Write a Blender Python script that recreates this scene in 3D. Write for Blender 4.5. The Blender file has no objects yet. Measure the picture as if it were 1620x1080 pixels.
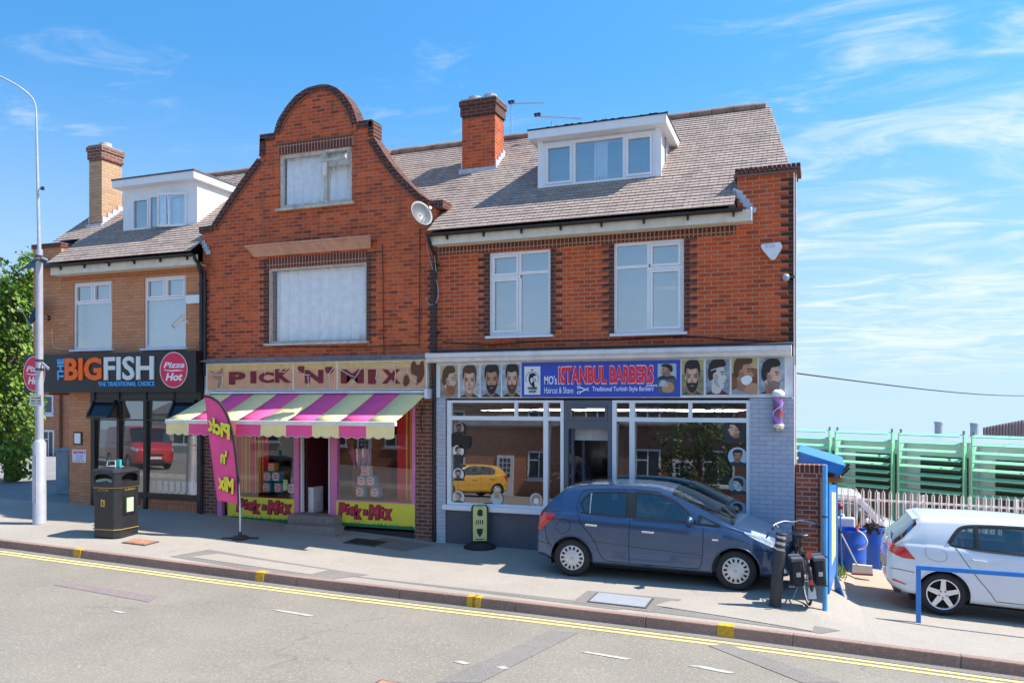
import bpy, bmesh, math, random
from math import sin, cos, pi, radians, sqrt
from mathutils import Vector, Matrix
from mathutils.geometry import tessellate_polygon
random.seed(7)
scene = bpy.context.scene
COL = scene.collection

# ---------------------------------------------------------------- camera
F = 1280.0; PHI = math.atan(F/3310.0); HZ = 633.0
CX, CY, CH = 0.46, -14.13, 2.77
cam_d = bpy.data.cameras.new('camera'); cam = bpy.data.objects.new('camera', cam_d); COL.objects.link(cam)
cam.location = (CX, CY, CH); cam.rotation_euler = (pi/2, 0, PHI)
cam_d.sensor_width = 36; cam_d.lens = 36*F/1620; cam_d.shift_y = (HZ-540)/1620; cam_d.shift_x = 0
cam_d.clip_start = .1; cam_d.clip_end = 3000
scene.camera = cam
# ---------------------------------------------------------------- exposure
vs = scene.view_settings
vs.view_transform = 'Standard'; vs.look = 'None'; vs.gamma = 1; vs.exposure = 1.58; vs.use_curve_mapping = False
# ---------------------------------------------------------------- sun + sky
SUNV = Vector((.70, .205, 1.0)).normalized()
sd = bpy.data.lights.new('sun', 'SUN'); so = bpy.data.objects.new('sun', sd); COL.objects.link(so)
sd.energy = 2.7; sd.angle = radians(.55); sd.color = (1, .95, .87)
so.location = (20, 10, 30); so.rotation_euler = SUNV.to_track_quat('Z', 'Y').to_euler()
w = bpy.data.worlds.new('World'); scene.world = w; w.use_nodes = True
nt = w.node_tree; nt.nodes.clear()
def WN(t, **k):
    n = nt.nodes.new(t)
    for a, b in k.items(): setattr(n, a, b)
    return n
wl = nt.links.new
tc = WN('ShaderNodeTexCoord'); sep = WN('ShaderNodeSeparateXYZ'); wl(tc.outputs['Generated'], sep.inputs[0])
mx = WN('ShaderNodeMath', operation='MAXIMUM'); wl(sep.outputs[2], mx.inputs[0]); mx.inputs[1].default_value = .0
zr0 = WN('ShaderNodeMath', operation='MULTIPLY_ADD'); wl(mx.outputs[0], zr0.inputs[0]); zr0.inputs[1].default_value = .95; zr0.inputs[2].default_value = .24
cmb = WN('ShaderNodeCombineXYZ'); wl(sep.outputs[0], cmb.inputs[0]); wl(sep.outputs[1], cmb.inputs[1]); wl(zr0.outputs[0], cmb.inputs[2])
sky = WN('ShaderNodeTexSky', sky_type='NISHITA', sun_disc=False)
sky.sun_elevation = math.asin(SUNV.z); sky.sun_rotation = math.atan2(SUNV.x, SUNV.y)
sky.altitude = 50; sky.air_density = 1.1; sky.dust_density = .35; sky.ozone_density = 2.2
wl(cmb.outputs[0], sky.inputs[0])
tn = WN('ShaderNodeMix', data_type='RGBA', blend_type='MULTIPLY'); tn.inputs[0].default_value = 1; wl(sky.outputs[0], tn.inputs[6]); tn.inputs[7].default_value = (.76, .965, 1.0, 1)
hs = WN('ShaderNodeHueSaturation'); hs.inputs['Saturation'].default_value = 1.18; wl(tn.outputs[2], hs.inputs['Color'])
# clouds on a flat layer: direction / z
dv = WN('ShaderNodeMath', operation='ADD'); wl(mx.outputs[0], dv.inputs[0]); dv.inputs[1].default_value = .12
dx = WN('ShaderNodeMath', operation='DIVIDE'); wl(sep.outputs[0], dx.inputs[0]); wl(dv.outputs[0], dx.inputs[1])
dy = WN('ShaderNodeMath', operation='DIVIDE'); wl(sep.outputs[1], dy.inputs[0]); wl(dv.outputs[0], dy.inputs[1])
cc = WN('ShaderNodeCombineXYZ'); wl(dx.outputs[0], cc.inputs[0]); wl(dy.outputs[0], cc.inputs[1])
mp = WN('ShaderNodeMapping'); mp.inputs['Rotation'].default_value = (0, 0, radians(-22)); mp.inputs['Scale'].default_value = (.8, 1.5, 1)
wl(cc.outputs[0], mp.inputs[0])
n1 = WN('ShaderNodeTexNoise'); n1.inputs['Scale'].default_value = 2.3; n1.inputs['Detail'].default_value = 9; n1.inputs['Roughness'].default_value = .62; n1.inputs['Distortion'].default_value = 1.1
wl(mp.outputs[0], n1.inputs['Vector'])
n2 = WN('ShaderNodeTexNoise'); n2.inputs['Scale'].default_value = .55; n2.inputs['Detail'].default_value = 2
wl(cc.outputs[0], n2.inputs['Vector'])
# more cloud low down and towards +X
gx = WN('ShaderNodeMath', operation='MULTIPLY_ADD'); wl(sep.outputs[0], gx.inputs[0]); gx.inputs[1].default_value = .20; gx.inputs[2].default_value = 0
gz = WN('ShaderNodeMath', operation='MULTIPLY_ADD'); wl(sep.outputs[2], gz.inputs[0]); gz.inputs[1].default_value = -.24; wl(gx.outputs[0], gz.inputs[2])
a1 = WN('ShaderNodeMath', operation='MULTIPLY_ADD'); wl(n2.outputs[0], a1.inputs[0]); a1.inputs[1].default_value = .5; wl(n1.outputs[0], a1.inputs[2])
a2 = WN('ShaderNodeMath', operation='ADD'); wl(a1.outputs[0], a2.inputs[0]); wl(gz.outputs[0], a2.inputs[1])
cr = WN('ShaderNodeMapRange', interpolation_type='SMOOTHSTEP'); wl(a2.outputs[0], cr.inputs[0]); cr.inputs[1].default_value = .62; cr.inputs[2].default_value = 1.0; cr.inputs[4].default_value = .75
mxc = WN('ShaderNodeMix', data_type='RGBA'); cz = WN('ShaderNodeMapRange', interpolation_type='SMOOTHSTEP'); wl(mx.outputs[0], cz.inputs[0]); cz.inputs[1].default_value = .005; cz.inputs[2].default_value = .07
cm_ = WN('ShaderNodeMath', operation='MULTIPLY'); wl(cr.outputs[0], cm_.inputs[0]); wl(cz.outputs[0], cm_.inputs[1]); wl(cm_.outputs[0], mxc.inputs[0])
hz = WN('ShaderNodeMapRange', interpolation_type='SMOOTHSTEP'); wl(mx.outputs[0], hz.inputs[0]); hz.inputs[1].default_value = .40; hz.inputs[2].default_value = -.06; hz.inputs[3].default_value = 0; hz.inputs[4].default_value = .85
mh = WN('ShaderNodeMix', data_type='RGBA'); wl(hz.outputs[0], mh.inputs[0]); wl(hs.outputs[0], mh.inputs[6]); mh.inputs[7].default_value = (2.35, 2.8, 3.15, 1); wl(mh.outputs[2], mxc.inputs[6]); mxc.inputs[7].default_value = (3.5, 3.7, 3.95, 1)
bg = WN('ShaderNodeBackground'); bg.inputs[1].default_value = .100; wl(mxc.outputs[2], bg.inputs[0])
wo = WN('ShaderNodeOutputWorld'); wl(bg.outputs[0], wo.inputs[0])
scene.cycles.max_bounces = 8; scene.cycles.transparent_max_bounces = 16; scene.cycles.caustics_reflective = False; scene.cycles.caustics_refractive = False
scene.cycles.sample_clamp_indirect = 4

# ---------------------------------------------------------------- survey helpers: where a sight line meets a real plane
SN, CS = sin(PHI), cos(PHI)
def ray(px, py):
    u = (px-810)/F; return Vector((-SN+u*CS, CS+u*SN, (HZ-py)/F))
def P(px, py, Y=0.0):
    d = ray(px, py); t = (Y-CY)/d.y
    return Vector((CX+t*d.x, Y, CH+t*d.z))
def XX(px, Y=0.0): return P(px, 633, Y).x
def ZZ(px, py, Y=0.0): return P(px, py, Y).z
def lerp(a, b, t): return a+(b-a)*t
def interp(tab, x):
    if x <= tab[0][0]: return tab[0][1]
    for (a, b), (c, d) in zip(tab, tab[1:]):
        if x <= c: return b+(d-b)*(x-a)/(c-a)
    return tab[-1][1]
FT = [(-60, .55), (-24, .38), (-17, .33), (-12.4, .30), (-10.9, .24), (-8.8, .15), (-6.6, .04), (-3, 0), (0, -.04), (.3, -.07), (.95, -.36), (2, -.45), (6, -.6), (30, -1.2)]
KT = [(-60, .6), (-24, .33), (-13.4, .17), (-8.6, .04), (-6.4, -.01), (-3.5, -.05), (-.73, -.10), (2.55, -.20), (6, -.32), (30, -1.0)]
YK = -3.6
BACK = [(0, 0), (2.5, 0), (6.5, -1.5), (9, -1.75), (12, -1.9), (25, -3.2), (60, -6), (400, -40)]
def gz_(X, Y):
    f, k = interp(FT, X), interp(KT, X)
    if Y >= 0:
        if Y > 0 and X > -1: return f+interp(BACK, Y)
        return f+interp([(0, 0), (25, -.4), (60, -4), (400, -38)], Y)
    if Y >= YK: return lerp(f, k, Y/YK)
    k -= .13
    if Y >= -11.5: return k+.05*sin(pi*(YK-Y)/7.9)*1.0
    return k+interp([(-400, -12), (-60, -1.2), (-30, -.1), (-13, .05), (-11.5, 0)], Y)
def G(px, py, it=40):
    d = ray(px, py); z = 0; Yp = 0
    for _ in range(it):
        t = (z-CH)/d.z; p = Vector((CX+t*d.x, CY+t*d.y, z)); z = .5*z+.5*gz_(p.x, p.y)
    return p

# ---------------------------------------------------------------- materials
MATS = {}
def nodes(name):
    m = bpy.data.materials.new(name); m.use_nodes = True; t = m.node_tree; b = t.nodes['Principled BSDF']; MATS[name] = m
    return m, t, b
def N(t, typ, **k):
    n = t.nodes.new(typ)
    for a, b in k.items(): setattr(n, a, b)
    return n
def c4(c): return (c[0], c[1], c[2], 1)
def ramp(t, src, lo, hi, a, b):
    r = N(t, 'ShaderNodeMapRange'); t.links.new(src, r.inputs[0]); r.inputs[1].default_value = lo; r.inputs[2].default_value = hi; r.inputs[3].default_value = a; r.inputs[4].default_value = b
    return r.outputs[0]
def mixc(t, fac, a, b, mode='MIX'):
    m = N(t, 'ShaderNodeMix', data_type='RGBA', blend_type=mode)
    for i, v in ((0, fac), (6, a), (7, b)):
        if hasattr(v, 'node'): t.links.new(v, m.inputs[i])
        else: m.inputs[i].default_value = v if i == 0 else c4(v)
    return m.outputs[2]
def noise(t, scale, detail=4, rough=.55, vec=None, coord='Object', stretch=None):
    n = N(t, 'ShaderNodeTexNoise'); n.inputs['Scale'].default_value = scale; n.inputs['Detail'].default_value = detail; n.inputs['Roughness'].default_value = rough
    if vec is None:
        tcn = N(t, 'ShaderNodeTexCoord'); vec = tcn.outputs[coord]
    if stretch:
        mpn = N(t, 'ShaderNodeMapping'); mpn.inputs['Scale'].default_value = stretch; t.links.new(vec, mpn.inputs[0]); vec = mpn.outputs[0]
    t.links.new(vec, n.inputs['Vector'])
    return n.outputs[0]
def bump(t, b, h, strength=.3, dist=.01):
    n = N(t, 'ShaderNodeBump'); n.inputs['Strength'].default_value = strength; n.inputs['Distance'].default_value = dist
    t.links.new(h, n.inputs['Height']); t.links.new(n.outputs[0], b.inputs['Normal'])
def M(name, col=(.5, .5, .5), rough=.6, metal=0, var=.12, vs=6, coat=0, emit=0, bmp=0, dirt=0):
    if name in MATS: return MATS[name]
    m, t, b = nodes(name)
    b.inputs['Roughness'].default_value = rough; b.inputs['Metallic'].default_value = metal
    if coat: b.inputs['Coat Weight'].default_value = coat; b.inputs['Coat Roughness'].default_value = .04
    if var:
        n = noise(t, vs, 5, .6)
        c = mixc(t, ramp(t, n, .3, .7, 0, 1), [x*(1-var) for x in col], [min(1, x*(1+var)) for x in col])
        if dirt:
            n2 = noise(t, 1.3, 7, .7, stretch=(3, 3, .7))
            c = mixc(t, ramp(t, n2, .48, .75, 0, dirt), c, (.12, .10, .085))
        t.links.new(c, b.inputs['Base Color'])
        if bmp: bump(t, b, noise(t, vs*12, 3), .3, bmp)
    else: b.inputs['Base Color'].default_value = c4(col)
    if emit:
        b.inputs['Emission Color'].default_value = c4(col); b.inputs['Emission Strength'].default_value = emit
    return m
def brick_mat(name, c1, c2, c3, mortar, bw=.225, rh=.075, ms=.011, patch=.35, soot=.0, offset=.5, dark=(.07, .03, .02), contrast=1.0, bstr=.5, rough=.85):
    """c1..c3 individual bricks, broad weathering patches, pale mortar; UV is in metres"""
    m, t, b = nodes(name)
    uv = N(t, 'ShaderNodeTexCoord').outputs['UV']
    def brick(ca, cb, mo, bias=0):
        n = N(t, 'ShaderNodeTexBrick'); n.offset = offset
        n.inputs['Color1'].default_value = c4(ca); n.inputs['Color2'].default_value = c4(cb); n.inputs['Mortar'].default_value = c4(mo)
        n.inputs['Scale'].default_value = 1; n.inputs['Mortar Size'].default_value = ms; n.inputs['Mortar Smooth'].default_value = .3
        n.inputs['Bias'].default_value = bias; n.inputs['Brick Width'].default_value = bw; n.inputs['Row Height'].default_value = rh
        t.links.new(uv, n.inputs['Vector']); return n
    A = brick(c1, c2, mortar); R = brick((0, 0, 0), (1, 1, 1), (0, 0, 0))
    # per-brick random: use whitenoise on the random of a second brick texture
    wn = N(t, 'ShaderNodeTexWhiteNoise', noise_dimensions='1D'); t.links.new(R.outputs[0], wn.inputs['W'])
    dark_one = ramp(t, wn.outputs[0], .62, .8, 0, 1)
    bigp = noise(t, .9, 4, .6, vec=uv); small = noise(t, 9, 3, .6, vec=uv, stretch=(1, 3, 1))
    msk = N(t, 'ShaderNodeMath', operation='MULTIPLY'); t.links.new(dark_one, msk.inputs[0]); t.links.new(ramp(t, bigp, .35, .7, .25, 1), msk.inputs[1])
    c = mixc(t, msk.outputs[0], A.outputs[0], c3)
    c = mixc(t, ramp(t, small, .45, .75, 0, patch), c, [x*.55 for x in c2])
    c = mixc(t, ramp(t, noise(t, 1.6, 5, .65, vec=uv), .52, .78, 0, patch), c, [min(1, x*1.5+.03) for x in c1])
    c = mixc(t, A.outputs['Fac'], c, mortar)
    if soot:
        s = noise(t, 1.1, 6, .7, vec=uv, stretch=(2.2, .6, 1))
        c = mixc(t, ramp(t, s, .52, .74, 0, soot), c, dark)
    t.links.new(c, b.inputs['Base Color']); b.inputs['Roughness'].default_value = rough
    inv = N(t, 'ShaderNodeMath', operation='MULTIPLY_ADD'); t.links.new(A.outputs['Fac'], inv.inputs[0]); inv.inputs[1].default_value = -1
    t.links.new(small, inv.inputs[2]); bump(t, b, inv.outputs[0], bstr, .006)
    return m
RED = brick_mat('red_brick', (.69, .122, .028), (.48, .066, .018), (.17, .028, .016), (.44, .22, .13), soot=.50, patch=.36, ms=.008)
RED2 = brick_mat('red_brick_right', (.65, .108, .025), (.51, .074, .019), (.25, .038, .016), (.48, .25, .155), soot=.36, patch=.26, ms=.0085)
DARKB = brick_mat('dark_brick', (.12, .038, .026), (.08, .027, .02), (.045, .02, .016), (.22, .12, .09), patch=.3, ms=.008)
SOLD = brick_mat('soldier_brick', (.16, .040, .025), (.11, .030, .02), (.07, .022, .018), (.42, .25, .18), bw=.075, rh=.225, offset=0, ms=.010)
BUFF = brick_mat('orange_buff_brick', (.62, .285, .145), (.56, .245, .12), (.47, .19, .095), (.40, .19, .10), patch=.16, soot=.12, dark=(.25, .1, .05), ms=.007)
BUFFS = brick_mat('orange_soldier_brick', (.55, .22, .10), (.48, .18, .08), (.42, .15, .07), (.32, .14, .08), bw=.075, rh=.225, offset=0)
BUFFC = brick_mat('chimney_buff_brick', (.55, .36, .21), (.50, .30, .17), (.42, .21, .12), (.38, .26, .18), patch=.25)
BROWN = brick_mat('brown_brick', (.20, .075, .05), (.15, .055, .04), (.10, .04, .03), (.33, .22, .17), patch=.25)
PIERB = brick_mat('yard_red_brick', (.42, .10, .05), (.33, .075, .04), (.24, .05, .03), (.48, .34, .26), patch=.2, ms=.010)
GREYB = brick_mat('grey_painted_brick', (.50, .53, .62), (.46, .49, .58), (.42, .45, .54), (.27, .29, .36), patch=.08, soot=.18, dark=(.3, .3, .32), ms=.005, rough=.5)
FARB = brick_mat('terrace_brick', (.50, .17, .07), (.42, .13, .06), (.30, .08, .04), (.45, .3, .2), patch=.3)
def tile_mat(name, c1, c2, c3, line):
    m = brick_mat(name, c1, c2, c3, line, bw=.17, rh=.118, ms=.007, patch=.18, soot=.34, dark=(.12, .10, .10), bstr=.4, rough=.8); return m
TILE = tile_mat('grey_brown_tiles', (.44, .345, .29), (.375, .29, .25), (.26, .205, .19), (.12, .09, .085))
def ground_mat(name, c1, c2, speck, sc=55, patch=None, rough=.9, bstr=.4):
    m, t, b = nodes(name)
    fine = noise(t, sc, 3, .7); mid = noise(t, .7, 6, .6); mid2 = noise(t, 3.1, 5, .65)
    c = mixc(t, ramp(t, mid, .35, .68, 0, 1), c1, c2)
    c = mixc(t, ramp(t, mid2, .5, .8, 0, .35), c, [x*.72 for x in c1])
    c = mixc(t, ramp(t, fine, .52, .72, 0, .75), c, speck)
    c = mixc(t, ramp(t, noise(t, sc*1.7, 2, .7), .6, .72, 0, .8), c, [x*.35 for x in c1])
    vo = N(t, 'ShaderNodeTexVoronoi', feature='DISTANCE_TO_EDGE'); vo.inputs['Scale'].default_value = .42; wv_ = N(t, 'ShaderNodeTexCoord'); nd = N(t, 'ShaderNodeTexNoise'); nd.inputs['Scale'].default_value = 1.6; nd.inputs['Detail'].default_value = 6
    t.links.new(wv_.outputs['Object'], nd.inputs['Vector']); ad = N(t, 'ShaderNodeVectorMath', operation='MULTIPLY_ADD'); t.links.new(nd.outputs['Color'], ad.inputs[0]); ad.inputs[1].default_value = (1.3, 1.3, 0); t.links.new(wv_.outputs['Object'], ad.inputs[2]); t.links.new(ad.outputs[0], vo.inputs['Vector'])
    ck = ramp(t, vo.outputs[0], .0, .008, .38, 0); cm2 = N(t, 'ShaderNodeMath', operation='MULTIPLY'); t.links.new(ck, cm2.inputs[0]); t.links.new(ramp(t, noise(t, .5, 3), .48, .6, 0, 1), cm2.inputs[1]); c = mixc(t, cm2.outputs[0], c, [x*.4 for x in c1])
    gum = N(t, 'ShaderNodeTexVoronoi'); gum.inputs['Scale'].default_value = 2.3; t.links.new(wv_.outputs['Object'], gum.inputs['Vector']); c = mixc(t, ramp(t, gum.outputs['Distance'], .055, .075, .45, 0), c, [x*.62 for x in c1])
    if patch: c = mixc(t, ramp(t, noise(t, .35, 4, .6, stretch=(.3, 1.6, 1)), .55, .72, 0, patch[0]), c, patch[1])
    t.links.new(c, b.inputs['Base Color']); b.inputs['Roughness'].default_value = rough
    bump(t, b, fine, bstr, .01)
    return m
ROADM = ground_mat('road_asphalt', (.255, .224, .182), (.212, .187, .152), (.42, .375, .31), 32, (.3, (.28, .23, .20)), bstr=.7)
PAVM = ground_mat('pavement_asphalt', (.375, .33, .28), (.32, .28, .24), (.53, .47, .40), 48, bstr=.6)
PATCHM = ground_mat('patched_asphalt', (.225, .20, .18), (.175, .16, .145), (.36, .33, .29), 40)
FORE = ground_mat('forecourt_asphalt', (.26, .25, .245), (.20, .195, .195), (.36, .34, .33), 60)
YARD = ground_mat('yard_gravel', (.42, .34, .25), (.33, .26, .19), (.58, .48, .36), 40)
LAND = ground_mat('far_land', (.13, .17, .06), (.10, .12, .05), (.2, .2, .1), 5)
KERB = ground_mat('kerb_stone', (.34, .215, .17), (.26, .165, .135), (.44, .32, .26), 30)
YEL = M('yellow_line_paint', (.78, .62, .22), .8, var=.25, vs=14, dirt=.25)
YELK = M('yellow_kerb_paint', (.62, .36, .03), .8, var=.2, vs=20)
WLINE = M('worn_white_paint', (.44, .42, .37), .8, var=.35, vs=14)
WHITE = M('white_upvc', (.80, .81, .84), .35, var=.04)
WHITEP = M('white_painted_wood', (.72, .73, .76), .5, var=.08, dirt=.25)
CREAM = M('cream_fascia', (.74, .69, .58), .55, var=.08, dirt=.25)
OLDW = M('peeling_cream_paint', (.60, .55, .46), .7, var=.22, vs=20, dirt=.6)
SALM = M('salmon_hood_paint', (.60, .33, .23), .7, var=.12, vs=8, dirt=.35)
LEAD = M('lead_flashing', (.50, .53, .58), .5, var=.2, vs=12)
BLACKP = M('black_plastic', (.016, .016, .019), .42, var=.3)
BLACKF = M('black_frame', (.014, .014, .017), .35, var=.2)
DGREY = M('dark_grey_paint', (.085, .095, .12), .5, var=.12, vs=3, dirt=.2)
GREYP = M('grey_door_paint', (.10, .115, .145), .4, var=.06)
GALV = M('galvanised_steel', (.48, .50, .55), .42, .6, var=.12, vs=12)
LAMPM = M('lamp_column_paint', (.43, .44, .49), .5, .2, var=.08, vs=7, dirt=.2)
CURT = M('white_curtain', (.90, .91, .93), .9, var=.08)
DARKIN = M('dark_interior', (.035, .032, .032), .8, var=.2)
def glass_mat(name, tint=(1, 1, 1), base=.07, tr=.9, rough=.0):
    m, t, b = nodes(name); out = t.nodes['Material Output']
    tr_ = N(t, 'ShaderNodeBsdfTransparent'); tr_.inputs[0].default_value = c4([x*tr for x in tint])
    gl = N(t, 'ShaderNodeBsdfGlossy'); gl.inputs['Roughness'].default_value = rough; gl.inputs[0].default_value = (1, 1, 1, 1)
    lw = N(t, 'ShaderNodeFresnel'); geo = N(t, 'ShaderNodeNewGeometry'); t.links.new(ramp(t, geo.outputs['Backfacing'], 0, 1, 1.5, 1/1.5), lw.inputs[0])
    mr = ramp(t, lw.outputs[0], 0, 1, base, 1.0)
    mxn = N(t, 'ShaderNodeMixShader'); t.links.new(mr, mxn.inputs[0]); t.links.new(tr_.outputs[0], mxn.inputs[1]); t.links.new(gl.outputs[0], mxn.inputs[2])
    t.links.new(mxn.outputs[0], out.inputs[0]); return m
GLASS = glass_mat('shop_glass', base=.21, tr=.88)
GLASSP = glass_mat('sweet_shop_glass', base=.07, tr=.94)
GLASSU = glass_mat('upper_window_glass', base=.38, tr=.9)
GLASSL = glass_mat('clear_glass', base=.05, tr=.97)

# ---------------------------------------------------------------- mesh builder
def root_of(o):
    while o.parent: o = o.parent
    return o
class MB:
    def __init__(s): s.v = []; s.f = []; s.m = []; s.mi = 0; s.mats = []
    def mat(s, m):
        if m not in s.mats: s.mats.append(m)
        s.mi = s.mats.index(m); return s
    def face(s, pts):
        i = len(s.v); s.v += [tuple(p) for p in pts]; s.f.append(list(range(i, i+len(pts)))); s.m.append(s.mi); return s
    def grid(s, rows, closed=False):
        i = len(s.v); n = len(rows[0])
        for r in rows: s.v += [tuple(p) for p in r]
        for a in range(len(rows)-1):
            for b in range(n-(0 if closed else 1)):
                c = (b+1) % n
                s.f.append([i+a*n+b, i+a*n+c, i+(a+1)*n+c, i+(a+1)*n+b]); s.m.append(s.mi)
        return s
    def box(s, x0, x1, y0, y1, z0, z1):
        i = len(s.v)
        s.v += [(x, y, z) for x in (x0, x1) for y in (y0, y1) for z in (z0, z1)]
        for q in ((0, 1, 3, 2), (4, 6, 7, 5), (0, 4, 5, 1), (2, 3, 7, 6), (0, 2, 6, 4), (1, 5, 7, 3)):
            s.f.append([i+k for k in q]); s.m.append(s.mi)
        return s
    def hexa(s, p):   # 8 points: bottom 4 ccw, top 4 ccw
        i = len(s.v); s.v += [tuple(q) for q in p]
        for q in ((3, 2, 1, 0), (4, 5, 6, 7), (0, 1, 5, 4), (1, 2, 6, 5), (2, 3, 7, 6), (3, 0, 4, 7)):
            s.f.append([i+k for k in q]); s.m.append(s.mi)
        return s
    def bar(s, a, b, w, h, up=(0, 0, 1)):
        a, b = Vector(a), Vector(b); d = (b-a).normalized(); up = Vector(up)
        if abs(d.dot(up)) > .98: up = Vector((0, 1, 0))
        r = d.cross(up).normalized(); u = r.cross(d)
        p = [c+r*sx*w/2+u*sz*h/2 for c in (a, b) for sx, sz in ((-1, -1), (1, -1), (1, 1), (-1, 1))]
        return s.hexa(p)
    def prism(s, poly, d):     # poly: 3D points, d: extrusion vector
        d = Vector(d); a = [Vector(p) for p in poly]; b = [p+d for p in a]; n = len(a)
        i = len(s.v); s.v += [tuple(p) for p in a+b]
        s.f += [list(range(i, i+n)), list(range(i+2*n-1, i+n-1, -1))]; s.m += [s.mi]*2
        for k in range(n): s.f.append([i+k, i+(k+1) % n, i+n+(k+1) % n, i+n+k]); s.m.append(s.mi)
        return s
    def wall(s, outline, holes, d):   # outline/holes of 3D points in one plane, extruded by d
        d = Vector(d); loops = [[Vector(p) for p in outline]]+[[Vector(p) for p in h] for h in holes]
        tri = tessellate_polygon(loops); fl = [p for l in loops for p in l]; n = len(fl); i = len(s.v)
        s.v += [tuple(p) for p in fl]+[tuple(p+d) for p in fl]
        for t in tri: s.f.append([i+k for k in t]); s.m.append(s.mi); s.f.append([i+n+k for k in reversed(t)]); s.m.append(s.mi)
        o = i
        for l in loops:
            m = len(l)
            for k in range(m): s.f.append([o+k, o+(k+1) % m, o+n+(k+1) % m, o+n+k]); s.m.append(s.mi)
            o += m
        return s
    def tube(s, pts, r, n=8, cap=True):
        pts = [Vector(p) for p in pts]; rs = r if isinstance(r, (list, tuple)) else [r]*len(pts)
        ref = None; rows = []
        for k, p in enumerate(pts):
            d = (pts[min(k+1, len(pts)-1)]-pts[max(k-1, 0)]).normalized()
            if ref is None: ref = d.cross(Vector((0, 0, 1))) if abs(d.z) < .9 else d.cross(Vector((1, 0, 0)))
            ref = (ref-d*ref.dot(d)).normalized(); q = d.cross(ref)
            rows.append([p+(ref*cos(2*pi*j/n)+q*sin(2*pi*j/n))*rs[k] for j in range(n)])
        s.grid(rows, True)
        if cap: s.face(rows[0]); s.face(rows[-1][::-1])
        return s
    def lathe(s, prof, c=(0, 0, 0), n=24, axis='z', a0=0, a1=2*pi):
        rows = []; cl = abs(a1-a0-2*pi) < 1e-6; c = Vector(c)
        for r, h in prof:
            row = []
            for j in range(n if cl else n+1):
                a = a0+(a1-a0)*j/n
                p = (r*cos(a), r*sin(a), h)
                if axis == 'y': p = (p[0], h, p[1])
                if axis == 'x': p = (h, p[0], p[1])
                row.append(c+Vector(p))
            rows.append(row)
        return s.grid(rows, cl)
    def build(s, name, mat=None, parent=None, smooth=False, bevel=0, weld=False, angle=None, sub=0):
        me = bpy.data.meshes.new(name); o = bpy.data.objects.new(name, me); COL.objects.link(o)
        off = Vector((0, 0, 0))
        if parent is not None: off = root_of(parent).location.copy()
        me.from_pydata([tuple(Vector(v)-off) for v in s.v], [], s.f)
        ms = s.mats if s.mats else [mat]
        for q in ms: me.materials.append(q)
        if s.mats: me.polygons.foreach_set('material_index', s.m)
        bm = bmesh.new(); bm.from_mesh(me)
        if weld: bmesh.ops.remove_doubles(bm, verts=bm.verts, dist=.0004)
        bmesh.ops.recalc_face_normals(bm, faces=bm.faces)
        uv = bm.loops.layers.uv.new('UVMap')
        for f in bm.faces:
            n = f.normal
            if abs(n.z) > .92: ua, va = Vector((1, 0, 0)), Vector((0, 1, 0))
            else:
                ua = Vector((0, 0, 1)).cross(n); ua.normalize()
                if ua.x < -.3 or (abs(ua.x) <= .3 and ua.y < 0): ua = -ua
                va = n.cross(ua); va = va if va.z > 0 else -va
            for l in f.loops: p = l.vert.co+off; l[uv].uv = (p.dot(ua), p.dot(va))
        bm.to_mesh(me); bm.free()
        if smooth:
            me.polygons.foreach_set('use_smooth', [True]*len(me.polygons))
            if angle: me.set_sharp_from_angle(angle=radians(angle))
        if bevel:
            b = o.modifiers.new('bevel', 'BEVEL'); b.width = bevel; b.segments = 2; b.limit_method = 'ANGLE'; b.angle_limit = radians(40)
        if sub:
            b = o.modifiers.new('sub', 'SUBSURF'); b.levels = sub; b.render_levels = sub
        if parent is not None: o.parent = parent
        return o
def build_each(mb, name, mat, parent, **k):
    """each loose box or pane becomes a part of its own"""
    used = {}; groups = []
    for f in mb.f:
        g = used.get(f[0])
        if g is None: g = []; groups.append(g)
        g.append(f)
        for i in f: used[i] = g
    out = []
    for g in groups:
        q = MB(); ids = sorted({i for f in g for i in f}); mp_ = {a: b for b, a in enumerate(ids)}
        q.v = [mb.v[i] for i in ids]; q.f = [[mp_[i] for i in f] for f in g]; q.m = [0]*len(q.f); out.append(q.build(name, mat, parent, **k))
    return out
def thing(name, label, cat, loc=(0, 0, 0), group=None):
    o = bpy.data.objects.new(name, None); COL.objects.link(o); o.location = loc; o.empty_display_size = .2
    o['label'] = label; o['category'] = cat
    if group: o['group'] = group
    return o
def tag(o, label, cat, group=None):
    o['label'] = label; o['category'] = cat
    if group: o['group'] = group
    return o
def struct(o): o['kind'] = 'structure'; return o
def copy_tree(o, parent=None):
    c = o.copy(); COL.objects.link(c); c.parent = parent
    for ch in list(o.children): copy_tree(ch, c)
    return c
def smooth_path(pts, k=6):
    pts = [Vector(p) for p in pts]; out = []
    for i in range(len(pts)-1):
        a, b, c, d = pts[max(i-1, 0)], pts[i], pts[i+1], pts[min(i+2, len(pts)-1)]
        for j in range(k):
            t = j/k; out.append(.5*((2*b)+(c-a)*t+(2*a-5*b+4*c-d)*t*t+(3*b-a-3*c+d)*t**3))
    out.append(pts[-1]); return out
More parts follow.
